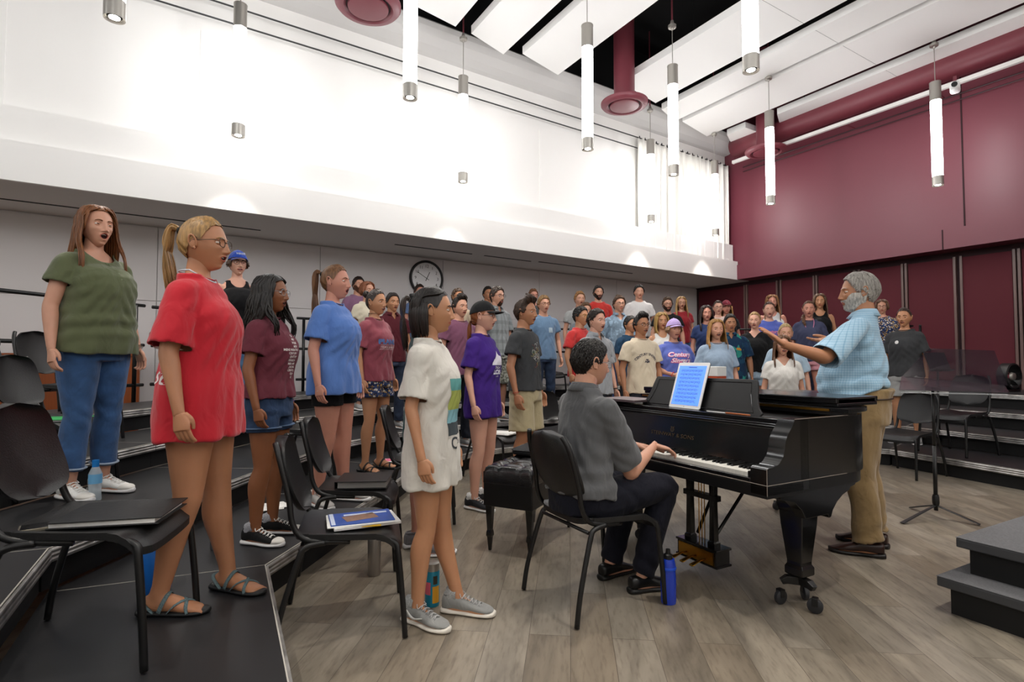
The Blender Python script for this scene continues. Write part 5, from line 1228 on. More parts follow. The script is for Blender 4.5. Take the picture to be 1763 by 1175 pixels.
    f = 1+(fat-1)*.8; rows = [(0, belly*.2, hz_, (.176*f+.010)*ft**.75, (.126*f+.006+belly*.3)*ft**.45), (0, belly*.5, max(hz_+.05, .95), (.170*f+.008)*ft**.75, (.118*f+.006+belly*.6)*ft**.45), (0, belly*.8, 1.06, (.148*f+.014)*ft**.8, (.106*f+.008+belly*.7)*ft**.45), (0, bust*.35+belly*.3, 1.17, (.155*f**.5+.006)*ft**.6, (.105*f**.6+bust*.3+belly*.7)*ft**.7),
            (0, bust*.62, 1.26, (.165*f**.5)+.012*(ft-1), .108*f**.4+bust*.62+belly*.2), (0, bust*.15-.006, 1.34, sw*1.0, .098), (0, -.016, 1.40, sw*.95, .084), (0, -.024, 1.44, sw*.70, .070), (0, -.026, 1.472, .105*(.6+.4*f), .064), (0, -.026, 1.492, .074, .062)]
    if top == 'tank': rows = rows[:5]+[(0, -.006, 1.33, sw*.88, .094), (0, -.02, 1.40, sw*.74, .078), (0, -.026, 1.45, sw*.62, .066)]
    T = spline(np.array(rows), 34); mb.loft(TB(T[:, :3]), T[:, 3:], 28, ex=2.25)
    slv = []
    if top != 'tank':
        for s in (1, -1):
            sh, e, w_ = J[s]; d = e-sh; L1 = np.linalg.norm(d); dn = d/L1; fr0 = sleeve
            if fr0 <= 1: P = np.array([sh+A(-s*.06, 0, .0)+dn*.0, sh+dn*.02+A(-s*.005, 0, .004), sh+d*fr0*.5, sh+d*fr0, sh+d*(fr0+.02)]); R = np.array([(.044, .052), (.050, .058), (.056*af+.004*ft, .064*af+.004), (.062*af*ft**.8+.004, .072*af*ft**.8+.002), (.060*af*ft**.8+.004, .070*af*ft**.8+.002)])
            else: d2 = w_-e; P = np.array([sh+A(-s*.06, 0, 0), sh+d*.1, sh+d*.6, e, e+d2*.5, e+d2*(fr0-1), e+d2*(fr0-.99)]); R = np.array([(.044, .052), (.050, .058), (.052, .056), (.05, .052), (.045, .045), (.034, .032), (.033, .031)])
            D_ = spline(np.hstack([P, R]), 22); mb.loft(D_[:, :3], D_[:, 3:], 18)
            slv.append((P[-1], dn if fr0 <= 1 else (w_-e)/np.linalg.norm(w_-e), s))
    vs = {3: .0075, 2: .0105, 1: .0145}[q]
    V, Fc = remesh(mb, vs, 3); Fc = np.array(Fc); Nn = vnormals(V, Fc)
    # folds
    def LB(V):
        U = V-A(px0, py0, hz); z = U[:, 2]-.92; y = U[:, 1].copy(); up = z > 0
        U[up, 1] = y[up]*math.cos(lean_r)-z[up]*math.sin(lean_r); U[up, 2] = .92+z[up]*math.cos(lean_r)+y[up]*math.sin(lean_r); return U
    U = LB(V); az = np.arctan2(U[:, 0], U[:, 1]); sd = RNG.uniform(0, 6, 8)
    dr = sm(-U[:, 2], -1.22, -hem)*(.5+.5*min(ft, 1.6)); amp = .0045+.005*max(0, ft-1)*2
    fo = amp*dr*(np.sin(az*7+sd[0]+2.5*np.sin(U[:, 2]*9+sd[1]))+.6*np.sin(az*12+sd[2]+U[:, 2]*6))
    dg_ = U[:, 2]*1.0+np.abs(U[:, 0])*1.6
    fo += .0035*g(U[:, 2], 1.13, .13)*np.sin(dg_*62+sd[3]+2*np.sin(az*2+sd[4]))*(1 if ft < 1.25 else .6)
    fo += .0028*g(U[:, 2], 1.30, .10)*g(np.abs(U[:, 0]), sw, .08)*np.sin(U[:, 2]*85+np.abs(U[:, 0])*70+sd[5])
    fo += .003*np.sin(V[:, 0]*31+sd[6]+V[:, 2]*23)*np.sin(V[:, 1]*37+V[:, 2]*17+sd[7])
    if seated or belly: fo += .006*g(U[:, 2], 1.02, .09)*np.sin(U[:, 2]*70+3*np.sin(az+sd[1]))
    V = V+Nn*fo[:, None]; U = LB(V)
    fcn = U[Fc].mean(1); wc = V[Fc].mean(1); fn = np.cross(U[Fc[:, 2]]-U[Fc[:, 0]], U[Fc[:, 3]]-U[Fc[:, 1]]); fn /= np.linalg.norm(fn, axis=1)[:, None]+1e-12
    keep = ~((fcn[:, 2] < hem+.008) & (fn[:, 2] < -.6) & (np.abs(fcn[:, 0]) < .3*f))
    for P_, dn, s in slv:
        rel_ = (wc-P_) @ dn; near = np.linalg.norm(wc-P_, axis=1) < .12; fw = np.cross(V[Fc[:, 2]]-V[Fc[:, 0]], V[Fc[:, 3]]-V[Fc[:, 1]]); fw /= np.linalg.norm(fw, axis=1)[:, None]+1e-12
        keep &= ~((fw @ dn > .6) & (rel_ > -.02) & near)
    x, y, z = fcn.T; front = y > -.022
    if neck == 'v': cut = (z > 1.462+.25*np.abs(y+.025)*0) | (front & (z > 1.375+np.abs(x)*1.25) & (z > 1.36))
    elif neck == 'scoop': cut = (z > 1.47) | (front & ((x/.095)**2+((z-1.47)/.10)**2 < 1))
    elif neck == 'henley': cut = (z > 1.466) | (front & ((x/.088)**2+((z-1.47)/.075)**2 < 1))
    elif neck == 'open': cut = (z > 1.485) | (front & (z > 1.40+np.abs(x)*1.9))
    elif neck == 'tank': cut = (z > 1.462) | (front & ((x/.072)**2+((z-1.46)/.085)**2 < 1)) | ((~front) & ((x/.07)**2+((z-1.46)/.04)**2 < 1))
    else: cut = (z > 1.472) | (front & ((x/.070)**2+((z-1.474)/.030)**2 < 1))
    keep &= ~cut
    V2, F2 = drop(V, Fc, keep); V2 = relax_rim(V2, F2); sm_ = cloth(tcol, tkind)
    shirt = mesh_obj('shirt' if top != 'tank' else 'tank_top', V2, F2, sm_, root)
    sf = shirt.modifiers.new('t', 'SOLIDIFY'); sf.thickness = .0035; sf.offset = 1
    full = (V, Fc)
    if top == 'polo' or top == 'button':
        mb = MB(); n_ = 26
        for (r0, z0, r1, z1) in (((.066, 1.468, .082, 1.505) if 0 else (.070, 1.505, .088, 1.462)),):
            V_ = []
            for i in range(n_+1):
                t = math.radians(20)+i/n_*math.radians(320); cx_, sy_ = math.sin(t), math.cos(t)
                for rr, zz in ((.067, 1.470), (.066, 1.508-.02*max(0, sy_)), (.073, 1.51-.02*max(0, sy_)), (.094+.012*max(0, sy_)**2, 1.466-.012*max(0, sy_))): V_.append((cx_*rr*(1.0), sy_*rr*.93-.022, zz))
            V_ = TB(np.array(V_)); F_ = [(i*4+j, i*4+j+1, i*4+j+5, i*4+j+4) for i in range(n_) for j in range(3)]
            co = mesh_obj('collar', V_, F_, sm_, shirt); m3 = co.modifiers.new('t', 'SOLIDIFY'); m3.thickness = .003
    elif neck == 'crew' and q > 1:
        P = TB(np.array([(.071*math.sin(t), .066*math.cos(t)-.024, 1.474-.016*max(0, math.cos(t))) for t in np.linspace(0, 2*PI, 29)[:-1]]))
        mesh_obj('neckband', *MBF(MB().loft(P, [(.0035, .008)]*28, 6, ref=(0, 0, 1), closed=True)), sm_, shirt)
    # --- bottoms
    if bottom:
        mb = MB(); bf = {'skinny': .0, 'shorts': .022, 'pants': .02, 'tight': .004, 'jeans': .008}[bottom]
        T = np.array([(0, 0, .80, .15*f+bf, .115*f+bf), (0, -.004, .88, .165*f+bf*.6, .122*f+bf*.5), (0, 0, .95, .162*f+.004, .115*f+.004+belly*.3), (0, 0, 1.01, .148*f+.004, .102*f+.006+belly*.7)]) if not seated else np.array([(0, 0, .86, .155*f+bf, .12*f+bf), (0, -.004, .90, .165*f+bf*.6, .122*f+bf*.5), (0, 0, .95, .162*f+.004, .115*f+.004), (0, 0, 1.01, .148*f+.004, .102*f+.006)])
        D_ = spline(T, 14); mb.loft(TB(D_[:, :3]), D_[:, 3:], 24, ex=2.2); ends = []
        for s in (1, -1):
            h_, k_, a_ = LG[s]; d1, d2 = k_-h_, a_-k_; lf = (.5+.5*f)
            if blen < 1:                       # shorts: blen = fraction of the thigh covered
                e_ = h_+d1*blen; P = np.array([h_+A(0, 0, .03), h_+d1*.1, h_+d1*blen*.6, e_, e_+d1*.02]); w0 = .085*lf+bf*1.2+.012*(1-blen) if bottom == 'shorts' else .078*lf+.005+.012*(1-blen)
                R = np.array([(.088*f+bf*.3, .10*f+bf*.3), (.090*f+bf*.5, .102*f+bf*.5), (.084*f+bf, .092*f+bf), (w0*f**.5, w0*1.06*f**.5), (w0*f**.5, w0*1.06*f**.5)]); ends.append((e_, d1/np.linalg.norm(d1)))
            else:
                tt = {2: (.09, .072, .068, .066, .062), 1: (.086, .062, .062, .055, .044)}[2 if bottom == 'pants' else 1]; cu = blen-1
                e_ = k_+d2*cu; P = np.array([h_+A(0, 0, .03), h_+d1*.12, h_+d1*.6, k_-d1*.04, k_+d2*.1, k_+d2*.45+A(0, -.012, 0), k_+d2*(cu-.08), e_])
                R = np.array([(.086*f+bf*.3, .10*f), (.09*f+bf*.4, .102*f+bf*.4), (tt[0]*f*.86+bf*.5, tt[0]*f*.9+bf*.5), (tt[1]*lf+bf*.4, tt[1]*lf+bf*.5), (tt[1]*lf+bf*.3, tt[1]*lf+bf*.4), (tt[2]*lf, tt[2]*lf*1.08), (tt[3]*lf, tt[3]*lf*1.1), (tt[4]*lf+bf*.6, tt[4]*lf*1.15+bf*.6)]); ends.append((e_, d2/np.linalg.norm(d2)))
            D_ = spline(np.hstack([P, R]), 34); mb.loft(D_[:, :3], D_[:, 3:], 20)
        V, Fc = remesh(mb, vs, 3); Fc = np.array(Fc); Nn = vnormals(V, Fc); sd = RNG.uniform(0, 6, 6)
        kz = LG[1][1][2]
        am = .002 if bottom in ('tight', 'skinny') else .0026
        fo = am*(.25+g(V[:, 2], kz, .10)+g(V[:, 2], .13, .09)*(blen > 1)*1.2+.8*g(V[:, 2], .82, .06))*np.sin(V[:, 2]*(48 if blen > 1 else 70)+V[:, 1]*22+3.4*np.sin(V[:, 0]*15+sd[0])+2.4*np.sin(V[:, 1]*19+sd[1]+V[:, 2]*7))
        if bottom in ('pants', 'shorts'): fo += .004*np.sin(V[:, 0]*47+sd[2]+V[:, 2]*9)*np.sin(V[:, 1]*41+sd[3])
        V = V+Nn*fo[:, None]; keep = np.ones(len(Fc), bool); wc = V[Fc].mean(1); fw = np.cross(V[Fc[:, 2]]-V[Fc[:, 0]], V[Fc[:, 3]]-V[Fc[:, 1]]); fw /= np.linalg.norm(fw, axis=1)[:, None]+1e-12
        for e_, dn in ends: keep &= ~((fw @ dn > .6) & (np.linalg.norm(wc-e_, axis=1) < .13) & ((wc-e_) @ dn > -.02))
        V2, F2 = drop(V, Fc, keep); V2 = relax_rim(V2, F2)
        nm = 'shorts' if blen < 1 else ('jeans' if bkind == 'denim' else 'trousers')
        bo = mesh_obj(nm, V2, F2, cloth(bcol, bkind), root); sf = bo.modifiers.new('t', 'SOLIDIFY'); sf.thickness = .003; sf.offset = 1
        if extra and 'cuff' in extra:
            for (e_, dn), s in zip(ends, (1, -1)):
                r_ = extra['cuff']; dn_ = Vector(dn); sdv = Vector((0, 1, 0)).cross(dn_).normalized(); fv = dn_.cross(sdv)
                P = [Vector(e_)+sdv*r_*math.cos(t)+fv*r_*1.08*math.sin(t)-dn_*.018 for t in np.linspace(0, 2*PI, 25)[:-1]]
                mesh_obj('turned_cuff', *MBF(MB().loft([tuple(p) for p in P], [(.0055, .019)]*24, 8, ref=tuple(dn), closed=True, ex=3)), cloth(extra.get('cuffcol', '#8fa3b8'), 'denim'), bo)
    # --- shoes
    for s in (1, -1):
        o0, Rz = FT[s]; X = lambda P: np.asarray(P) @ Rz.T+o0
        def shape(rows, ns=16, seg=20, zmin=0):
            D_ = spline(np.array(rows), ns); V_ = []; c = np.linspace(0, 2*PI, seg+1)[:-1]
            for y_, xc, w_, z0, z1 in D_:
                zc, hh = (z0+z1)/2, (z1-z0)/2
                for t in c: V_.append((xc+w_*np.sign(math.cos(t))*abs(math.cos(t))**.8, y_, max(zmin, zc+hh*np.sign(math.sin(t))*abs(math.sin(t))**.8)))
            F_ = [(i*seg+j, (i+1)*seg+j, (i+1)*seg+(j+1) % seg, i*seg+(j+1) % seg) for i in range(ns-1) for j in range(seg)]+[list(range(seg)), [(ns-1)*seg+j for j in range(seg)][::-1]]
            return X(V_), F_
        if shoe in ('sneaker', 'canvas', 'dress'):
            hh = .098 if shoe != 'dress' else .085; hi = {'canvas': .09}.get(shoe, hh)
            up = [(-.082, 0, .018, .022, .07), (-.075, 0, .030, .02, hh), (-.045, 0, .036, .02, hh+.004), (-.005, 0, .037, .02, hh+.006), (.035, 0, .040, .02, hh+(.008 if shoe == 'dress' else -.012)), (.075, s*.003, .044, .02, .072), (.125, s*.003, .049, .02, .056), (.165, 0, .043, .02, .046 if shoe != 'dress' else .038), (.19, 0, .028, .022, .038 if shoe != 'dress' else .03), (.2, 0, .012, .022, .03)]
            v_, f_ = shape(up, 26); sc_ = cloth(scol) if shoe != 'dress' else mat('leather '+scol, scol, .35, bump=.1, bscale=90)
            so = mesh_obj('shoe', v_, f_, sc_, root)
            so_r = [(-.09, 0, .02, 0, .024), (-.08, 0, .034, 0, .03), (-.04, 0, .04, 0, .027), (.02, 0, .038, 0, .024), (.08, s*.003, .049, 0, .024), (.13, s*.003, .053, 0, .025), (.17, 0, .048, 0, .026), (.2, 0, .032, 0, .028), (.212, 0, .012, .004, .028)]
            v_, f_ = shape(so_r, 24); mesh_obj('sole', v_, f_, mat('sole '+sole, sole, .5), so)
            if shoe == 'canvas' and q > 1:
                v_, f_ = shape([(.145, 0, .047, .015, .05), (.17, 0, .045, .015, .05), (.195, 0, .032, .015, .044), (.208, 0, .014, .015, .034)], 8); mesh_obj('toe_cap', v_, f_, mat('rubber white', '#e4e1da', .45), so)
            if q > 1 and shoe != 'dress':
                lm_ = mat('lace '+('#efeeea' if shoe == 'canvas' else scol+'l'), '#efeeea' if shoe == 'canvas' else '#b9b9b9', .7); mb = MB()
                for k_ in range(5):
                    y_ = .035+k_*.021; z_ = .096-k_*.0088
                    if shoe == 'canvas': z_ -= .0
                    tube([X([(-.022, y_, z_-.006)])[0], X([(0, y_+.007, z_+.004)])[0], X([(.022, y_+.012, z_-.006)])[0]], .0026, 7, 5, mb); tube([X([(.022, y_, z_-.006)])[0], X([(0, y_+.007, z_+.005)])[0], X([(-.022, y_+.012, z_-.006)])[0]], .0026, 7, 5, mb)
                for sx in (-1, 1): tube([X([(0, .03, .102)])[0], X([(sx*.02, .02, .11)])[0], X([(sx*.034, .035, .092)])[0], X([(sx*.012, .04, .1)])[0]], .0024, 10, 5, mb)
                mesh_obj('laces', mb.arr(), mb.f, lm_, so)
                P = np.array([X([(.030*math.cos(t), -.035+.036*math.sin(t), .100)])[0] for t in np.linspace(0, 2*PI, 19)[:-1]])
                mesh_obj('ankle_collar', *MBF(MB().loft(P, [.006]*18, 8, ref=(0, 0, 1), closed=True)), sc_, so)
                if extra and extra.get('sock'):
                    a_ = LG[s][2]; P = [X([(0, -.04, .07)])[0], X([(0, -.036, .10)])[0], a_+A(0, 0, extra['sock'])]; mesh_obj('sock', *MBF(MB().loft(P, [(.033, .038), (.037, .042), (.038, .041)], 14, cap=False)), cloth(extra.get('sockcol', '#a9a9ab'), 'heather'), root)
        elif shoe == 'sandal':
            so_r = [(-.085, 0, .02, 0, .026), (-.075, 0, .037, 0, .03), (-.03, 0, .040, 0, .026), (.04, 0, .042, 0, .022), (.1, 0, .05, 0, .021), (.15, 0, .05, 0, .021), (.19, 0, .038, 0, .022), (.212, 0, .014, .004, .022)]
            v_, f_ = shape(so_r, 24); so = mesh_obj('sandal', v_, f_, mat('sandal sole', '#17181a', .5), root)
            st = mat('woven strap', '#5f7478', .8, bump=.6, bscale=220, var=.5, vscale=180) if scol == 'web' else mat('black strap', '#141416', .6)
            mb = MB()
            def strap(P, w_=.009): S_ = spline(np.array(P), 14); mb.loft(X(S_), [(.0022, w_)]*14, 6, ref=(0, 0, 1) if 0 else tuple(Rz @ A(0, .3, 1)))
            for a1, a2 in ((-1, 1), (1, -1)): strap([(a1*.045, .055, .018), (a1*.036, .085, .050), (0, .115, .057), (a2*.040, .13, .036), (a2*.05, .14, .016)], .008)
            strap([(-.044, .02, .02), (-.037, .035, .06), (0, .045, .092), (.037, .035, .06), (.044, .02, .02)], .010)
            strap([(-.044, .0, .02), (-.034, -.05, .06), (0, -.072, .066), (.034, -.05, .06), (.044, .0, .02)], .009)
            mesh_obj('straps', mb.arr(), mb.f, st, so)
    return dict(root=root, J=J, TB=TB, HX=HX, HM=HM, shirt=shirt, full=full, LG=LG, S=S, FT=FT)
def MBF(mb): return mb.arr(), mb.f
def subdiv(X, Fc, lim=.016):
    bm = bmesh.new(); vs = [bm.verts.new((x, z, 0)) for x, z in X]
    for f in Fc:
        try: bm.faces.new([vs[i] for i in f])
        except ValueError: pass
    bmesh.ops.triangulate(bm, faces=bm.faces[:])
    for _ in range(3):
        es = [e for e in bm.edges if e.calc_length() > lim]
        if not es: break
        bmesh.ops.subdivide_edges(bm, edges=es, cuts=1); bmesh.ops.triangulate(bm, faces=bm.faces[:])
    bm.verts.index_update(); V = np.array([v.co[:2] for v in bm.verts]); F = [[v.index for v in f.verts] for f in bm.faces]; bm.free(); return V, F
def print_on(P, items, col, name='shirt_print', side=1, off=.0055):
    """lay lettering / shapes on the shirt; items: list of (V(n,3 in x,z metres), F)"""
    items = [subdiv(np.asarray(X)[:, :2], F_) for X, F_ in items]
    V, Fc = P['full']; bv = BVHTree.FromPolygons(V.tolist(), [list(map(int, f)) for f in Fc]); out = MB()
    for X, Ff in items:
        R = []
        ctr = P['TB'](np.array([[0, 0, 1.2]]))[0]
        for x, z in np.asarray(X)[:, :2]:
            h = bv.ray_cast(Vector((x*-side+ctr[0]*0+P['TB'](np.array([[0, 0, z]]))[0][0], side*1.2+ctr[1], P['TB'](np.array([[0, 0, z]]))[0][2])), Vector((0, -side, 0)))
            R.append(tuple(h[0]+h[1]*off) if h[0] else (x*-side, 0, z))
        out.add(R, Ff)
    m = col if not isinstance(col, str) else mat('print '+col, col, .7)
    return mesh_obj(name, out.arr(), out.f, m, P['shirt'], smooth=False)
def txt(s, size, cx=0, cz=1.25, wx=1.0, arc=0, bold=0, shear=0):
    V, Fc = text_mesh(s, size, 0, shear=shear, bold=bold); V = V.copy(); V[:, 0] *= wx
    if arc: a = V[:, 0]/arc; r = arc+V[:, 1]; V = np.stack([r*np.sin(a), r*np.cos(a)-arc, a*0], 1)
    return (V[:, :2]+np.array([cx, cz]), Fc)
def rect(x0, x1, z0, z1, n=4):
    xs = np.linspace(x0, x1, n+1); V = [(x, z) for z in (z0, z1) for x in xs]
    return (np.array(V), [(i, i+1, n+2+i, n+1+i) for i in range(n)])
def ring_on(P, s, t, r, col, nm, w_=.003):
    sh, e, w2 = P['J'][s]; d = Vector(w2-e).normalized(); c = Vector(e)+Vector(w2-e)*t; a = d.cross(Vector((0, 1, 0))).normalized(); b = d.cross(a)
    pts = [tuple(c+a*r*math.cos(q)+b*r*.9*math.sin(q)) for q in np.linspace(0, 2*PI, 19)[:-1]]
    return mesh_obj(nm, *MBF(MB().loft(pts, [(w_*.5, w_)]*18, 6, ref=tuple(d), closed=True)), mat('band '+col, col, .4), P['root'])
# ------------------------------------------------------------------ the choir
CND = (2.15, 3.3)
def pl(px, ty_, d, lvl, H=None, cap=0):
    p = D(px, ty_, d); z0 = HS*lvl+.001
    return (p.x, p.y), (p.z-z0-.012-cap if H is None else H), z0
PEOPLE = {}
def sing(key, px, ty_, d, lvl, lb, yaw=None, dy=0, H=None, **k):
    cp_ = .018 if k.get('cap') else 0
    pos, h, z0 = pl(px, ty_, d, lvl, H, cp_); print('POS', key, round(pos[0],2), round(pos[1],2), 'H', round(h,2), 'r', round(math.hypot(pos[0]-1.95,pos[1]-4),2), 'lvl', lvl); h = min(max(h, 1.46), 1.93)
    if yaw is None: yaw = math.degrees(math.atan2(CND[1]-pos[1], CND[0]-pos[0]))
    PEOPLE[key] = person(lb, pos, yaw+dy, h, z0, **k); return PEOPLE[key]
def local(P_pos, yaw, S, z0, world):
    v = Matrix.Rotation(-math.radians(yaw-90), 4, 'Z') @ (Vector(world)-Vector((P_pos[0], P_pos[1], z0))); return tuple(v/S)
# --- near left group
G = sing('green', 168, 352, 3.36, 2, 'person in a green henley top and rolled blue jeans, long auburn hair, singing', yaw=-15, hyaw=-13, q=3, skin='fair', fat=1.26, hair='long', hcol='#75451f', hl=.36, vol=1.5, part=-8, tcol='#5e6547', neck='henley', fit=1.04, hem=.86, sleeve=.5, bust=.065, belly=.035,
         bottom='skinny', bcol='#355580', bkind='denim', blen=1.80, shoe='canvas', scol='#e9e9e6', mouth=.95, stance=.10, extra={'cuff': .058, 'cuffcol': '#8d9cae'})
mb = MB()
V, Fc = G['full']
print_on(G, [rect(-.011, .011, 1.27, 1.395, 2)], cloth('#535a3e'), 'button_placket', off=.0035)
bt = MB()
for z in (1.29, 1.325, 1.36, 1.388):
    V_ = [(.0045*math.cos(t), z+.0045*math.sin(t)) for t in np.linspace(0, 2*PI, 9)[:-1]]; print_on(G, [(np.array(V_), [list(range(8))])], mat('green button', '#6d7a58', .4), 'button', off=.006)
for i, c in enumerate(('#20242c', '#7c6a3a', '#8b8f96')): ring_on(G, -1, .88+.035*i, .031, c, 'bracelet', .003)
R = sing('red', 352, 370, 2.34, 1, 'person in an oversized red tee and strappy sandals, blonde ponytail and glasses', yaw=6, hyaw=-3, q=3, skin='tan', fat=1.2, hair='ponytail', hcol='#9c7848', hl=.27, vol=1, tcol='#bf2230', fit=1.16, hem=.74, sleeve=.86, bust=.035,
         bottom='tight', bcol='#8b93a8', bkind='denim', blen=.3, shoe='sandal', scol='web', glasses=1, gcol='#4b3a2c', mouth=.5, stance=.12, feet=(2, 22), legs={'R': [(.10, .0, .49), (.12, -.10, .085)], 'L': [(-.10, .04, .49), (-.11, .09, .085)]})
print_on(R, [txt('Best', .15, .07, 1.18, 1.1, shear=.3, bold=.001), txt('West', .12, .08, 1.02, 1.1, shear=.3)], '#e8dcdc', 'shirt_print', side=-1)
C_ = R['HX']([(.066*math.sin(t)*1.15, .060*math.cos(t)-.03, -.165+.028*-math.cos(t)) for t in np.linspace(-.45*PI, .45*PI, 12)*2.0])
mesh_obj('lanyard_cord', *MBF(tube([tuple(p) for p in R['TB'](np.array([(.079*math.sin(t), .074*math.cos(t)-.024-(0), 1.492-.045*max(0, math.cos(t))) for t in np.linspace(-PI, PI, 25)]))], .004, seg=6)), mat('pale cord', '#c9ccd4', .5), R['root'])
B = sing('cap', 410, 428, 5.25, 3, 'person in a black tank top and blue baseball cap behind the woman in red', dy=-28, q=2, skin='pale', fat=1.15, hair='bob', hcol='#4a382a', hl=.02, top='tank', tcol='#141416', neck='tank', hem=.9, bust=.055, bottom='jeans', bcol='#5c7fa6', blen=1.9, cap=('#2347a8', ('WINGS', '#dfe6f5')), glasses=1, mouth=.35, shoe='sneaker')
M_ = sing('curly', 468, 470, 3.14, 1, 'person in a maroon tee and denim shorts with long curly black hair and glasses', yaw=-4, q=3, skin='brown', fat=1.05, hair='curly', hcol='#17120f', hl=.27, vol=1.5, tcol='#68303c', fit=1.08, hem=.93, sleeve=.62, bust=.045,
          bottom='tight', bcol='#2c3f5c', bkind='denim', blen=.44, shoe='canvas', scol='#151516', glasses=1, gcol='#8d8f92', mouth=.65, extra={'sock': .03, 'sockcol': '#9a9aa0', 'cuff': .092, 'cuffcol': '#435a78'})
its = []
for i, (w_, x0) in enumerate(((.03, .0), (.05, .0), (.06, .0), (.06, .01), (.17, -.03), (.17, -.02), (.16, -.01), (.13, -.01), (.12, -.0), (.08, .01), (.07, .01), (.05, .02), (.04, .02))):
    z = 1.335-i*.0225; rn_ = random.Random(i); x = x0-w_/2
    its.append(txt(rn_.choice(['WOMENS CHORUS', 'MENS MARATHON', 'TEXAS SINGERS', 'CHORALIERS', 'CENTURY'])[:max(2, int(w_/.0135))], .020, x0, z, 1.0, bold=.0006))
print_on(M_, its, '#dcd3d0')
for i, (c, t) in enumerate((('#1c1c20', .90), ('#2d3fa8', .95))): ring_on(M_, -1, t, .028, c, 'bracelet', .004)
U = sing('blue', 578, 454, 3.92, 1, 'person in a plain cornflower blue tee and black shorts with long brown ponytail', yaw=-12, hyaw=4, q=3, skin='rosy', fat=1.2, hair='ponytail', hcol='#6e4a2c', hl=.5, tcol='#5a80c6', fit=1.16, hem=.80, sleeve=.72, bust=.05,
         bottom='tight', bcol='#0d0d0f', bkind='plain', blen=.42, shoe='sneaker', scol='#b5b3b0', mouth=.9, feet=(30, -4), legs={'R': [(.09, .0, .49), (.10, -.07, .085)], 'L': [(-.09, .03, .49), (-.10, .03, .085)]})
ring_on(U, 1, 1.17, .012, '#c9c9cc', 'ring', .003)
RO = sing('rose', 648, 497, 5.1, 1, 'person in a faded rose tee with a blue letter print and floral shorts', yaw=-25, q=2, skin='warm', hair='bun', hcol='#2b211c', tcol='#8e4450', fit=1.12, hem=.86, bust=.04, bottom='shorts', bcol='#2b3a5c', bkind='floral', blen=.46, shoe='sandal', scol='blk', mouth=.45, sleeve=.75)
print_on(RO, [txt('PLANO', .062, 0, 1.235, 1.15, bold=.003)], '#4a6fa6'); print_on(RO, [txt('TEXAS BAND', .03, .0, 1.185, 1.1, bold=.0012), rect(-.1, .1, 1.163, 1.167), rect(-.1, .1, 1.206, 1.209)], '#d9b9bb')
mesh_obj('choker', *MBF(MB().loft([tuple(p) for p in RO['TB'](np.array([(.052*math.sin(t), .053*math.cos(t)-.022, 1.515) for t in np.linspace(0, 2*PI, 21)[:-1]]))], [(.002, .005)]*20, 6, ref=(0, 0, 1), closed=True)), mat('choker', '#3a302c', .6), RO['root'])
sing('mpolo', 676, 503, 6.6, 2, 'person in a dark maroon polo with white trim behind the rose tee', sex='m', dy=-10, q=2, skin='warm', hair='short', hcol='#241a15', top='polo', neck='open', tcol='#4d1620', hem=.86, bottom='jeans', bcol='#2a3346', blen=1.95, mouth=.3)
sing('mauve', 617, 476, 8.3, 4, 'brown-bearded person in a mauve tee at the rail, rearmost near the ponytail in blue', sex='m', q=1, skin='fair', hair='short', hcol='#2a1e18', beard=('#5a3520', 'full'), tcol='#8b6480', bottom='jeans', bcol='#2a3346', blen=1.95, mouth=.3)
cr = sing('creamL', 633, 484, 7.1, 3, 'red-haired person in a cream tee behind the rose tee', q=1, skin='fair', hair='bob', hcol='#7a4322', hl=.05, tcol='#d9cfb8', bottom='jeans', bcol='#3a4a66', blen=1.9, mouth=.4)
print_on(cr, [txt('Roma', .07, 0, 1.28, 1, shear=.3)], '#3b4656')
sing('blueback', 722, 489, 9.0, 4, 'person in a dusty blue tee directly below the wall clock', sex='m', q=1, skin='rosy', hair='short', hcol='#2a1d16', tcol='#5b7096', bottom='jeans', bcol='#2a3346', blen=1.95, glasses=1, mouth=.3)
sing('tan', 788, 496, 8.2, 3, 'short-cropped person in a tan tee and glasses, just right of the clock', sex='m', q=1, skin='warm', hair='crop', hcol='#4a382c', tcol='#b7a58c', bottom='jeans', bcol='#2a3346', blen=1.95, glasses=1, mouth=.2)
sing('plum', 792, 509, 6.4, 1, 'dark-haired person in a plum tee between the white tee and the purple tee', sex='m', dy=0, q=2, skin='fair', hair='quiff', hcol='#241a14', tcol='#75475f', fit=1.08, bottom='jeans', bcol='#20242e', blen=1.95, mouth=.25)
# --- centre-left, floor
TL = sing('teal', 733, 500, 3.5, 0, 'person in a teal top and grey trainers hidden behind the woman in the white tee', yaw=25, q=2, skin='rosy', fat=1.0, hair='ponytail', hcol='#2a1d16', hl=.30, tcol='#3c6262', hem=.72, fit=1.05, bottom='tight', bcol='#222831', bkind='plain', blen=.4, shoe='sneaker', scol='#77757a', mouth=.4)
Wt = sing('white', 745, 491, 2.60, 0, 'person in a long white printed tee with black half-up hair, standing on the floor', yaw=-12, hyaw=20, q=3, skin='warm', fat=.93, hair='halfup', hcol='#1b1411', hl=.13, vol=1.0, tcol='#d9d5cc', fit=1.24, hem=.70, sleeve=.80, bust=.03,
          bottom='tight', bcol='#39507c', bkind='denim', blen=.32, shoe='sneaker', scol='#8f908e', sole='#e3ddd2', mouth=.12, legs={'R': [(.07, .0, .49), (.075, -.05, .085)], 'L': [(-.07, .03, .49), (-.08, .12, .085)]}, feet=(18, 0), extra={'sock': .015, 'sockcol': '#a5a7a6'})
mesh_obj('scrunchie', *MBF(MB().loft([tuple(p) for p in Wt['HX']([(.022*math.cos(t), -.105+.01*math.sin(5*t), .055+.022*math.sin(t)) for t in np.linspace(0, 2*PI, 19)[:-1]])], [.012]*18, 8, ref=(0, 1, 0), closed=True)), mat('black velvet', '#0e0e10', .8), Wt['root'])
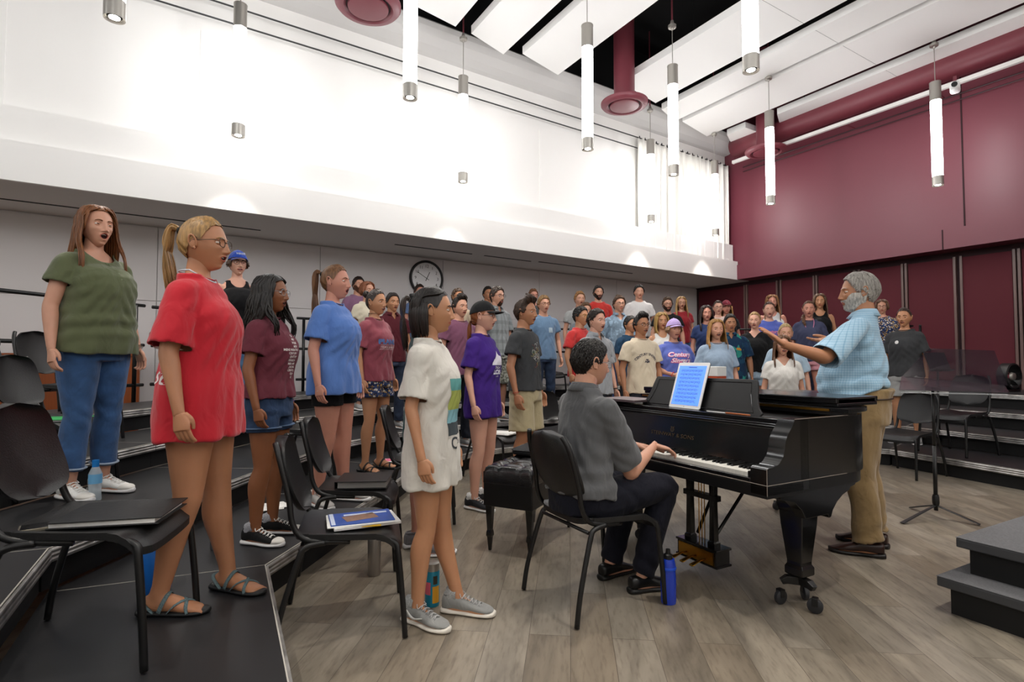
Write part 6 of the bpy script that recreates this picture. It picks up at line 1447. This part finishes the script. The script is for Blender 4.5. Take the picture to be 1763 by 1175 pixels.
def swoosh(P, s):
    o0, Rz = P['FT'][s]; pts = [(.045+s*.0, .075, .062), (.047, .03, .040), (.047, .0, .036), (.046, -.03, .052)]
for s in (1,):
    o0, Rz = Wt['FT'][s]; X = lambda P: np.asarray(P) @ Rz.T+o0
    so = [o for o in Wt['root'].children if o.name.startswith('shoe')][0]
    Pt = X(spline([(.0395, -.035, .075), (.0425, -.01, .052), (.0455, .02, .043), (.050, .075, .058)], 14)); mesh_obj('side_mark', *MBF(MB().loft(Pt, [(.0015, .002+.006*math.sin(PI*min(1, t*1.6+.05))) for t in np.linspace(0, .6, 14)], 6, ref=(1, 0, 0))), mat('side mark', '#dcdcd8', .5), so)
print_on(Wt, [rect(-.085, .085, 1.20, 1.26, 8)], '#5fa3a0', 'shirt_print'); print_on(Wt, [rect(-.085, .085, 1.10, 1.20, 8)], '#a9b45a', 'shirt_print'); print_on(Wt, [rect(-.085, .085, 1.03, 1.10, 8)], '#86b9c4', 'shirt_print'); print_on(Wt, [rect(-.085, .085, .965, 1.03, 8)], '#3e474c', 'shirt_print')
print_on(Wt, [txt('C', .085, -.03, .92, 1, bold=.002), txt('ROSS', .03, .05, .92, 1)], '#3a3f44', 'shirt_print')
its = [txt('camp', .03, 0, 1.34, 1, bold=.001)]+[txt(t, .018, .0, 1.30-i*.024, 1) for i, t in enumerate(('songs', 'of the', 'river', 'and', 'fields', 'of', 'rain', 'choir', 'weekend', 'retreat', 'sing', 'along'))]
print_on(Wt, its, '#4a4a4c', 'shirt_print', side=-1)
PU = sing('purple', 832, 514, 4.55, 0, 'person in a purple tee with a white skyline print and a black cap', yaw=-24, hyaw=12, q=2, skin='pale', fat=.98, hair='lowpony', hcol='#8a4f28', hl=.16, tcol='#3d1f78', fit=1.16, hem=.76, sleeve=.75, bust=.03, bottom='tight', bcol='#22262f', bkind='plain', blen=.35, shoe='sneaker', scol='#2b2c30', cap=('#19191b', None), glasses=1, mouth=.5, extra={'sock': .02, 'sockcol': '#d8d8d8'})
sk = [(-.085, 0), (-.085, .02), (-.07, .03), (-.068, .05), (-.06, .05), (-.058, .03), (-.045, .035), (-.045, .06), (-.035, .065), (-.033, .04), (-.02, .045), (-.018, .095), (-.014, .12), (-.010, .095), (-.006, .05), (.01, .055), (.012, .08), (.024, .08), (.026, .045), (.04, .05), (.042, .075), (.05, .075), (.052, .04), (.066, .045), (.068, .03), (.085, .02), (.085, 0)]
print_on(PU, [(np.array([(x, 1.205+z) for x, z in sk]), [list(range(len(sk)))[::-1]]), txt('DALLAS', .03, 0, 1.185, 1, bold=.001), txt('LCHS', .05, 0, 1.145, 1, bold=.003), txt('CHOIR', .016, 0, 1.11, 1)], '#e6e2ee')
PL = sing('plaid', 856, 493, 7.5, 2, 'goateed person in a grey plaid shirt and patterned shorts behind the black cap', sex='m', dy=15, q=2, skin='fair', hair='short', hcol='#3a2a20', vol=1.3, beard=('#3a2418', 'goatee'), top='button', neck='open', tcol='#8d9496', tkind='plaid', hem=.84, sleeve=.7, fit=1.08, bottom='shorts', bcol='#8d9088', bkind='camo', blen=.98, glasses=1, mouth=.4)
sing('behind', 840, 493, 9.3, 4, 'short-haired person in white beside the goateed singer, mostly hidden', sex='m', q=1, skin='tan', hair='crop', hcol='#1d1511', tcol='#d5d3d0', bottom='jeans', bcol='#2a3346', blen=1.95, mouth=.2)
CHR = sing('charcoal', 905, 513, 5.2, 0, 'person in a charcoal graphic tee and khaki shorts with a red wristband', sex='m', yaw=-28, q=2, skin='tan', hair='quiff', hcol='#3b281b', vol=1.3, tcol='#3f4143', fit=1.14, hem=.90, sleeve=.6, bottom='shorts', bcol='#b3a684', bkind='plain', blen=.86, shoe='sneaker', scol='#55575a', mouth=.35)
ring_on(CHR, 1, .93, .031, '#b8262c', 'wristband', .004)
its = {'#b9bbb6': [], '#9a8f45': [], '#7c3a36': [], '#4d6f5c': []}; rr = random.Random(3)
for k_ in range(46):
    c = rr.choice(list(its)[:1]*5+list(its)[1:]); t0 = rr.uniform(0, 6.28); r_ = rr.uniform(.012, .026); cx, cz = rr.gauss(0, .04), 1.24+rr.gauss(0, .05); n = 9
    if (cx/.085)**2+((cz-1.24)/.12)**2 > 1: continue
    P_ = [(cx+(r_)*math.cos(t0+t), cz+r_*math.sin(t0+t)) for t in np.linspace(0, 3.6, n)]+[(cx+(r_-.0035)*math.cos(t0+t), cz+(r_-.0035)*math.sin(t0+t)) for t in np.linspace(3.6, 0, n)]
    its[c].append((np.array(P_), [[i, i+1, 2*n-2-i, 2*n-1-i] for i in range(n-1)]))
for c, v in its.items():
    if v: print_on(CHR, v, c)
LN = sing('lanyard', 918, 497, 9.4, 4, 'person in a dark grey tee and blue lanyard at the rail behind the charcoal tee', sex='m', q=1, skin='rosy', hair='short', hcol='#6b452a', tcol='#4b4e50', bottom='jeans', bcol='#2a3346', blen=1.95, glasses=1, mouth=.3)
BP = sing('bluepocket', 936, 508, 7.7, 2, 'person in a washed blue pocket tee half hidden by the charcoal tee', sex='m', q=1, skin='fair', hair='short', hcol='#8a6a42', tcol='#5f7b98', bottom='jeans', bcol='#2f3d55', blen=1.95, glasses=1, mouth=.3)
print_on(BP, [rect(.03, .09, 1.22, 1.29, 3)], '#9fb2bf', 'pocket')
# --- centre rows
sing('greytee', 998, 501, 8.9, 3, 'sandy-haired person in a light grey tee left of the bearded one in red', sex='m', q=1, skin='fair', hair='short', hcol='#8c6438', tcol='#a3a4a3', bottom='jeans', bcol='#3a4a66', blen=1.95, mouth=.5)
RD = sing('redbeard', 1030, 491, 9.5, 4, 'dark-bearded person in a red long-sleeved shirt in the back row', sex='m', q=1, skin='fair', hair='short', hcol='#1c1613', beard=('#241813', 'full'), tcol='#c0332c', sleeve=1.9, bottom='jeans', bcol='#2a3346', blen=1.95, mouth=.3, fat=1.08)
print_on(RD, [([(0.045+.02*math.cos(t), 1.30+.02*math.sin(t)) for t in np.linspace(0, 2*PI, 13)[:-1]], [list(range(12))])], '#e0c4bd')
sing('brownhair', 1008, 520, 8.1, 2, 'brown-haired person hidden behind the red tee and the striped shirt', sex='m', q=1, skin='fair', hair='short', hcol='#5f4226', tcol='#6f7a80', bottom='jeans', bcol='#3a4a66', blen=1.95, mouth=.3)
sing('redtee', 1000, 527, 6.9, 1, 'black-haired person in a red tee and glasses behind the striped shirt', sex='m', q=2, dy=25, skin='warm', hair='crop', hcol='#141110', vol=1.4, tcol='#bd2f2e', sleeve=.68, fit=1.1, bottom='jeans', bcol='#2c3e66', blen=1.95, glasses=1, gcol='#b9952f', mouth=.6)
ST = sing('striped', 1027, 531, 5.9, 0, 'person in an open grey striped shirt and wristwatch behind the pianist', sex='m', q=2, dy=12, skin='pale', hair='crop', hcol='#2a1f19', vol=1.4, top='button', neck='open', tcol='#a7abb0', tkind='stripe', hem=.84, sleeve=.75, fit=1.1, bottom='jeans', bcol='#1b1d24', blen=1.95, mouth=.7)
print_on(ST, [rect(-.035, .035, 1.10, 1.40, 3)], '#3a3c40', 'undershirt_print', off=.003); print_on(ST, [rect(-.03, .03, 1.15, 1.165), rect(-.03, .03, 1.18, 1.20), rect(-.03, .03, 1.215, 1.24)], '#a83238', 'undershirt_print'); ring_on(ST, -1, .93, .030, '#1c1a18', 'watch_strap', .009)
CT = sing('cream', 1104, 540, 6.3, 0, 'person in a cream tee lettered CENTURY SINGERS, behind the piano', sex='m', q=2, dy=8, skin='tan', hair='quiff', hcol='#15110f', tcol='#d8cab2', sleeve=.66, fit=1.08, hem=.84, bottom='jeans', bcol='#2a2d35', blen=1.95, glasses=1, mouth=.35)
print_on(CT, [txt('CENTURY SINGERS', .038, 0, 1.285, .95, arc=.16, bold=.0012), txt('A', .036, -.018, 1.20, 1, bold=.002), txt('T', .056, 0, 1.205, 1, bold=.003), txt('M', .036, .020, 1.20, 1, bold=.002)], '#4a4650')
sing('navytee', 1085, 543, 7.3, 1, 'black-haired person in a dark teal-blue tee behind the cream tee', sex='m', q=2, dy=20, skin='warm', hair='short', hcol='#121010', tcol='#1f3d57', sleeve=.7, bottom='jeans', bcol='#2a2d35', blen=1.95, glasses=1, mouth=.2)
DJ = sing('denim', 1066, 508, 8.2, 2, 'person in a light denim jacket and glasses with tousled brown hair', sex='m', q=1, skin='fair', hair='short', hcol='#4a3424', vol=1.5, top='button', neck='v', tcol='#8ba2b6', tkind='acid', sleeve=1.9, fit=1.1, bottom='jeans', bcol='#34486e', blen=1.95, glasses=1, mouth=.15)
WB = sing('whiteback', 1100, 490, 9.6, 4, 'person in a white tee, tallest of the back row in front of the grey wall', sex='m', q=1, skin='fair', hair='short', hcol='#17120f', vol=1.3, tcol='#dcd9d7', sleeve=.65, fit=1.1, bottom='jeans', bcol='#2a3346', blen=1.95, mouth=.2, fat=1.06)
sing('beardblack', 1149, 511, 9.0, 3, 'bearded person in a black tee and glasses beside the long blonde hair', sex='m', q=1, skin='fair', hair='short', hcol='#4a3320', beard=('#35231a', 'full'), tcol='#18181a', bottom='jeans', bcol='#2a3346', blen=1.95, glasses=1, mouth=.2, fat=1.15)
sing('redgirl', 1173, 510, 9.5, 4, 'person in a brick red tee with long blonde hair, end of the back row', q=1, skin='fair', hair='long', hcol='#a5814e', hl=.3, tcol='#96222c', bottom='jeans', bcol='#4a6690', blen=1.9, glasses=1, mouth=.5)
sing('tank', 1139, 537, 7.5, 1, 'person in a white strappy top with shoulder-length blonde hair', q=1, skin='warm', hair='bob', hcol='#a07f45', hl=.17, top='tank', neck='tank', tcol='#dcdad6', hem=.88, bottom='jeans', bcol='#2a3346', blen=1.9, mouth=.3)
# crossed / clasped hands
cl_arms = {'R': [(.235, .02, 1.13), (.085, .19, 1.06)], 'L': [(-.235, .02, 1.13), (-.075, .185, 1.075)]}
cl_palm = {'R': [(0, -1, -.3), (-1, .1, -.15), (0, 0, 1)], 'L': [(0, -1, -.3), (1, .1, -.1), (0, 0, 1)]}
LV = sing('lavender', 1160, 546, 6.6, 0, 'person in a blue tee with pink script and a lavender cap, hands clasped', q=2, dy=5, skin='fair', fat=1.3, hair='bob', hcol='#8c6f50', hl=.02, tcol='#5f6fc0', sleeve=.75, fit=1.12, hem=.80, bust=.045, belly=.02, bottom='jeans', bcol='#2a3346', blen=1.9, cap=('#b7a0d6', None), mouth=.4, arms=cl_arms, palm=cl_palm, hands=('relax', 'relax'))
print_on(LV, [txt('Century', .072, -.003, 1.305, 1.15, shear=.35, bold=.006), txt('Singers', .072, .003, 1.235, 1.15, shear=.35, bold=.006)], '#d64f86'); print_on(LV, [txt('Century', .072, -.003, 1.307, 1.15, shear=.35, bold=.0015), txt('Singers', .072, .003, 1.237, 1.15, shear=.35, bold=.0015)], '#f1e6f0', off=.0075)
ring_on(LV, 1, .9, .031, '#e2443a', 'wristband', .006)
LB = sing('lightblue', 1233, 548, 6.3, 0, 'person in a pale blue loose tee with shoulder-length blonde hair, right of the tablet', q=2, dy=0, skin='fair', fat=1.03, hair='long', hcol='#a2773f', hl=.22, tcol='#91a5bb', sleeve=.75, fit=1.14, hem=.82, bust=.04, bottom='jeans', bcol='#3f5f8c', blen=1.9, mouth=.5)
sing('navybraid', 1216, 525, 7.9, 2, 'person in a navy tee with dark wavy hair over one shoulder', q=1, dy=0, skin='rosy', hair='long', hcol='#2a1d18', hl=.26, tcol='#27365f', bottom='jeans', bcol='#2a3346', blen=1.9, mouth=.4)
sing('specs', 1236, 517, 8.8, 3, 'person with dark tied-back hair and round glasses beside the maroon cap', q=1, skin='pale', hair='lowpony', hcol='#3a2a22', tcol='#c9b3ab', bottom='jeans', bcol='#2a3346', blen=1.9, glasses=1, mouth=.3)
sing('marooncap', 1250, 515, 9.2, 3, 'person in a maroon cap with blonde hair over a dark tee', q=1, skin='rosy', hair='long', hcol='#a07c4a', hl=.22, tcol='#1b1b1f', bottom='jeans', bcol='#2a3346', blen=1.9, cap=('#6b1c2c', ('T', '#eadfe2')), mouth=.2)
HW = sing('leafy', 1257, 540, 7.0, 1, 'person in a navy leaf-print shirt with one hand at the waist', sex='m', q=2, skin='tan', fat=1.12, hair='short', hcol='#161210', vol=1.2, top='button', neck='open', tcol='#1d3a55', tkind='leafy', sleeve=.8, fit=1.1, hem=.84, bottom='jeans', bcol='#3f5f8c', blen=1.9, mouth=.7, arms={'R': [(.26, .0, 1.13), (.10, .17, 1.02)]}, palm={'R': [(0, -1, -.2), (-1, .1, -.1), (0, 0, 1)]})
BV = sing('blackv', 1299, 536, 7.4, 1, 'person in a black V-neck tee and light denim shorts, blonde hair tied back', q=2, dy=-15, skin='pale', fat=1.12, hair='lowpony', hcol='#b09060', hl=.1, tcol='#131315', neck='v', sleeve=.7, fit=1.12, hem=.90, bust=.045, bottom='shorts', bcol='#9fb3c4', blen=.45, mouth=.3)
BT = sing('blueteam', 1324, 519, 8.1, 2, 'person in a blue tee with faded pink script in front of the long-haired one', q=1, skin='pale', hair='lowpony', hcol='#4a3124', tcol='#5565ba', fat=1.05, bottom='jeans', bcol='#2a3346', blen=1.9, mouth=.45)
print_on(BT, [txt('Century', .06, 0, 1.28, 1.1, shear=.3, bold=.004), txt('Singers', .06, 0, 1.22, 1.1, shear=.3, bold=.004)], '#c97aa6')
sing('longhair', 1329, 507, 8.9, 3, 'person in a white sleeveless top with very long light-brown hair', q=1, skin='rosy', fat=1.15, hair='long', hcol='#7e5530', hl=.40, vol=1.3, top='tank', neck='tank', tcol='#d8dadb', hem=.86, bottom='jeans', bcol='#4a6690', blen=1.9, mouth=.2)
sing('palebun', 1352, 556, 6.4, 0, 'person in a pale blue shirt with blonde top knot, behind the white V-neck', q=2, skin='fair', fat=1.1, hair='bun', hcol='#b59a68', tcol='#a9c0d2', sleeve=.85, fit=1.15, bottom='shorts', bcol='#2a3346', blen=.6, mouth=.1)
WV = sing('whitev', 1347, 586, 5.5, 0, 'person in a white V-neck tee with long brown hair just behind the piano', q=2, skin='fair', fat=.96, hair='long', hcol='#5e3f28', hl=.24, tcol='#d3d0cb', neck='v', sleeve=.6, fit=1.05, hem=.82, bottom='shorts', bcol='#3a4a66', blen=.5, glasses=1, gcol='#b08a86', mouth=.4)
BR = sing('braids', 1392, 517, 7.6, 2, 'person in a washed navy tee with braids and a pink lanyard', q=2, skin='rosy', fat=1.05, hair='braid', hcol='#5b3d26', hl=.22, tcol='#41455f', sleeve=.75, fit=1.15, hem=.86, bottom='shorts', bcol='#c58a94', bkind='plain', blen=.4, mouth=.3)
mesh_obj('lanyard', *MBF(tube([tuple(p) for p in BR['TB'](np.array([(-.055, -.0, 1.49), (-.06, .07, 1.42), (-.03, .135, 1.28), (0, .15, 1.19), (.03, .135, 1.28), (.06, .07, 1.42), (.055, 0, 1.49)]))], .004, 30, 6)), mat('pink lanyard', '#e78fae', .6), BR['root'])
sing('blacktank', 1411, 505, 8.5, 3, 'person in a black tank top with long brown hair behind the braids', q=1, skin='warm', hair='long', hcol='#59402c', hl=.26, top='tank', neck='tank', tcol='#101012', hem=.86, bottom='jeans', bcol='#2a3346', blen=1.9, mouth=.2)
sing('navyfloral', 1518, 515, 8.1, 3, 'person in a navy floral top and glasses peeking out behind the conductor', q=1, skin='fair', hair='bob', hcol='#5a3e2c', hl=.04, tcol='#20233f', tkind='floral', bottom='jeans', bcol='#2a3346', blen=1.9, glasses=1, mouth=.2, fat=1.1)
GP = sing('pocket', 1556, 529, 6.75, 1, 'person in a dark grey tee with a round white emblem, standing right of the conductor', q=2, dy=-12, skin='warm', hair='bun', hcol='#3a2a22', tcol='#3b3c3e', sleeve=.78, fit=1.12, hem=.86, bottom='shorts', bcol='#9a9a98', bkind='plain', blen=.7, mouth=.35, shoe='sneaker')
print_on(GP, [([(-.05+.022*math.cos(t), 1.30+.022*math.sin(t)) for t in np.linspace(0, 2*PI, 15)[:-1]], [list(range(14))])], '#d9d7d4', side=1)
# --- the conductor
cy = 141; c0 = W(1490, 947, 0); cH = D(1484, 468, c0.y).z-.008; cS = cH/1.75
lw = lambda px, py, d: local((c0.x, c0.y), cy, cS, 0, D(px, py, d))
CN = person('white-bearded conductor in a pale blue checked shirt and khaki trousers, arms raised', (c0.x, c0.y), cy, cH, .001, sex='m', q=3, skin='tan', fat=1.14, hair='grey', hcol='#9a958e', vol=1.0, beard=('#c9c4bc', 'full'), top='button', neck='open', tcol='#a3c4d9', tkind='check', fit=1.06, hem=.96, sleeve=.95, belly=.075,
            bottom='pants', bcol='#8d7550', bkind='plain', blen=1.99, shoe='dress', scol='#2c1712', sole='#120e0c', mouth=.1, hyaw=20, brow='#8f8a84',
            arms={'L': [lw(1420, 616, c0.y-.30), lw(1350, 594, c0.y-.34)], 'R': [lw(1470, 622, c0.y+.24), lw(1432, 586, c0.y+.12)]},
            palm={'L': [(.25, .2, -1), lw(1306, 552, c0.y-.30) if 0 else tuple(Vector(lw(1308, 562, c0.y-.34))-Vector(lw(1350, 594, c0.y-.34))), (.6, .6, .2)], 'R': [(-.4, -.1, 1), tuple(Vector(lw(1378, 590, c0.y+.08))-Vector(lw(1432, 586, c0.y+.12))), (-.2, -.2, 1)]}, hands=('open', 'flat'), stance=.12, feet=(6, -10))
mesh_obj('belt', *MBF(MB().loft([tuple(p) for p in np.array([(.197*math.sin(t), (.15+.03*max(0, math.cos(t)))*math.cos(t), .952) for t in np.linspace(0, 2*PI, 33)[:-1]])], [(.004, .018)]*32, 8, ref=(0, 0, 1), closed=True, ex=3)), mat('brown belt', '#2a1a12', .4), CN['root'])
# --- the pianist
ps = (.425, 2.83); py_ = 28.4; pH = 1.66; pS = pH/1.75
PMI = lambda v: local(ps, py_, pS, 0, v)
hr = PMI(D(1127, 768, 2.98)); hl_ = PMI(D(1092, 766, 3.2)); er = PMI(D(1086, 814, 2.78)); el = PMI(D(1042, 790, 3.15))
PN = person('pianist in a grey polo, seated at the grand piano, hands on the keys', ps, py_, pH, .001, sex='m', q=3, skin='fair', fat=1.16, hair='crop', hcol='#1f1a17', vol=.8, beard=None, top='polo', neck='open', tcol='#5c5d5f', fit=1.07, hem=.93, sleeve=.82,
            bottom='jeans', bcol='#12131f', bkind='plain', blen=1.99, shoe='dress', scol='#0e0e0f', sole='#0a0a0a', glasses=1, gcol='#9a9a9c', mouth=.05, hyaw=-8, hpitch=-6, pelvis=(0, -.10, .535), lean=6,
            legs={'R': [(.11, .41, .57), (.07, .27, .085)], 'L': [(-.13, .39, .57), (-.17, .24, .085)]},
            arms={'R': [er, hr], 'L': [el, hl_]}, palm={'R': [(0, 0, -1), tuple(Vector(PMI(D(1183, 782, 3.02)))-Vector(hr)), (-1, .3, 0)], 'L': [(0, 0, -1), tuple(Vector(PMI(D(1135, 772, 3.27)))-Vector(hl_)), (1, .3, 0)]}, hands=('piano', 'piano'))
mesh_obj('lanyard_band', *MBF(MB().loft([tuple(p) for p in PN['TB'](np.array([(.071*math.sin(t), .067*math.cos(t)-.024, 1.503) for t in np.linspace(0, 2*PI, 25)[:-1]]))], [(.002, .006)]*24, 6, ref=(0, 0, 1), closed=True)), mat('maroon lanyard', '#4a1a22', .6), PN['root'])
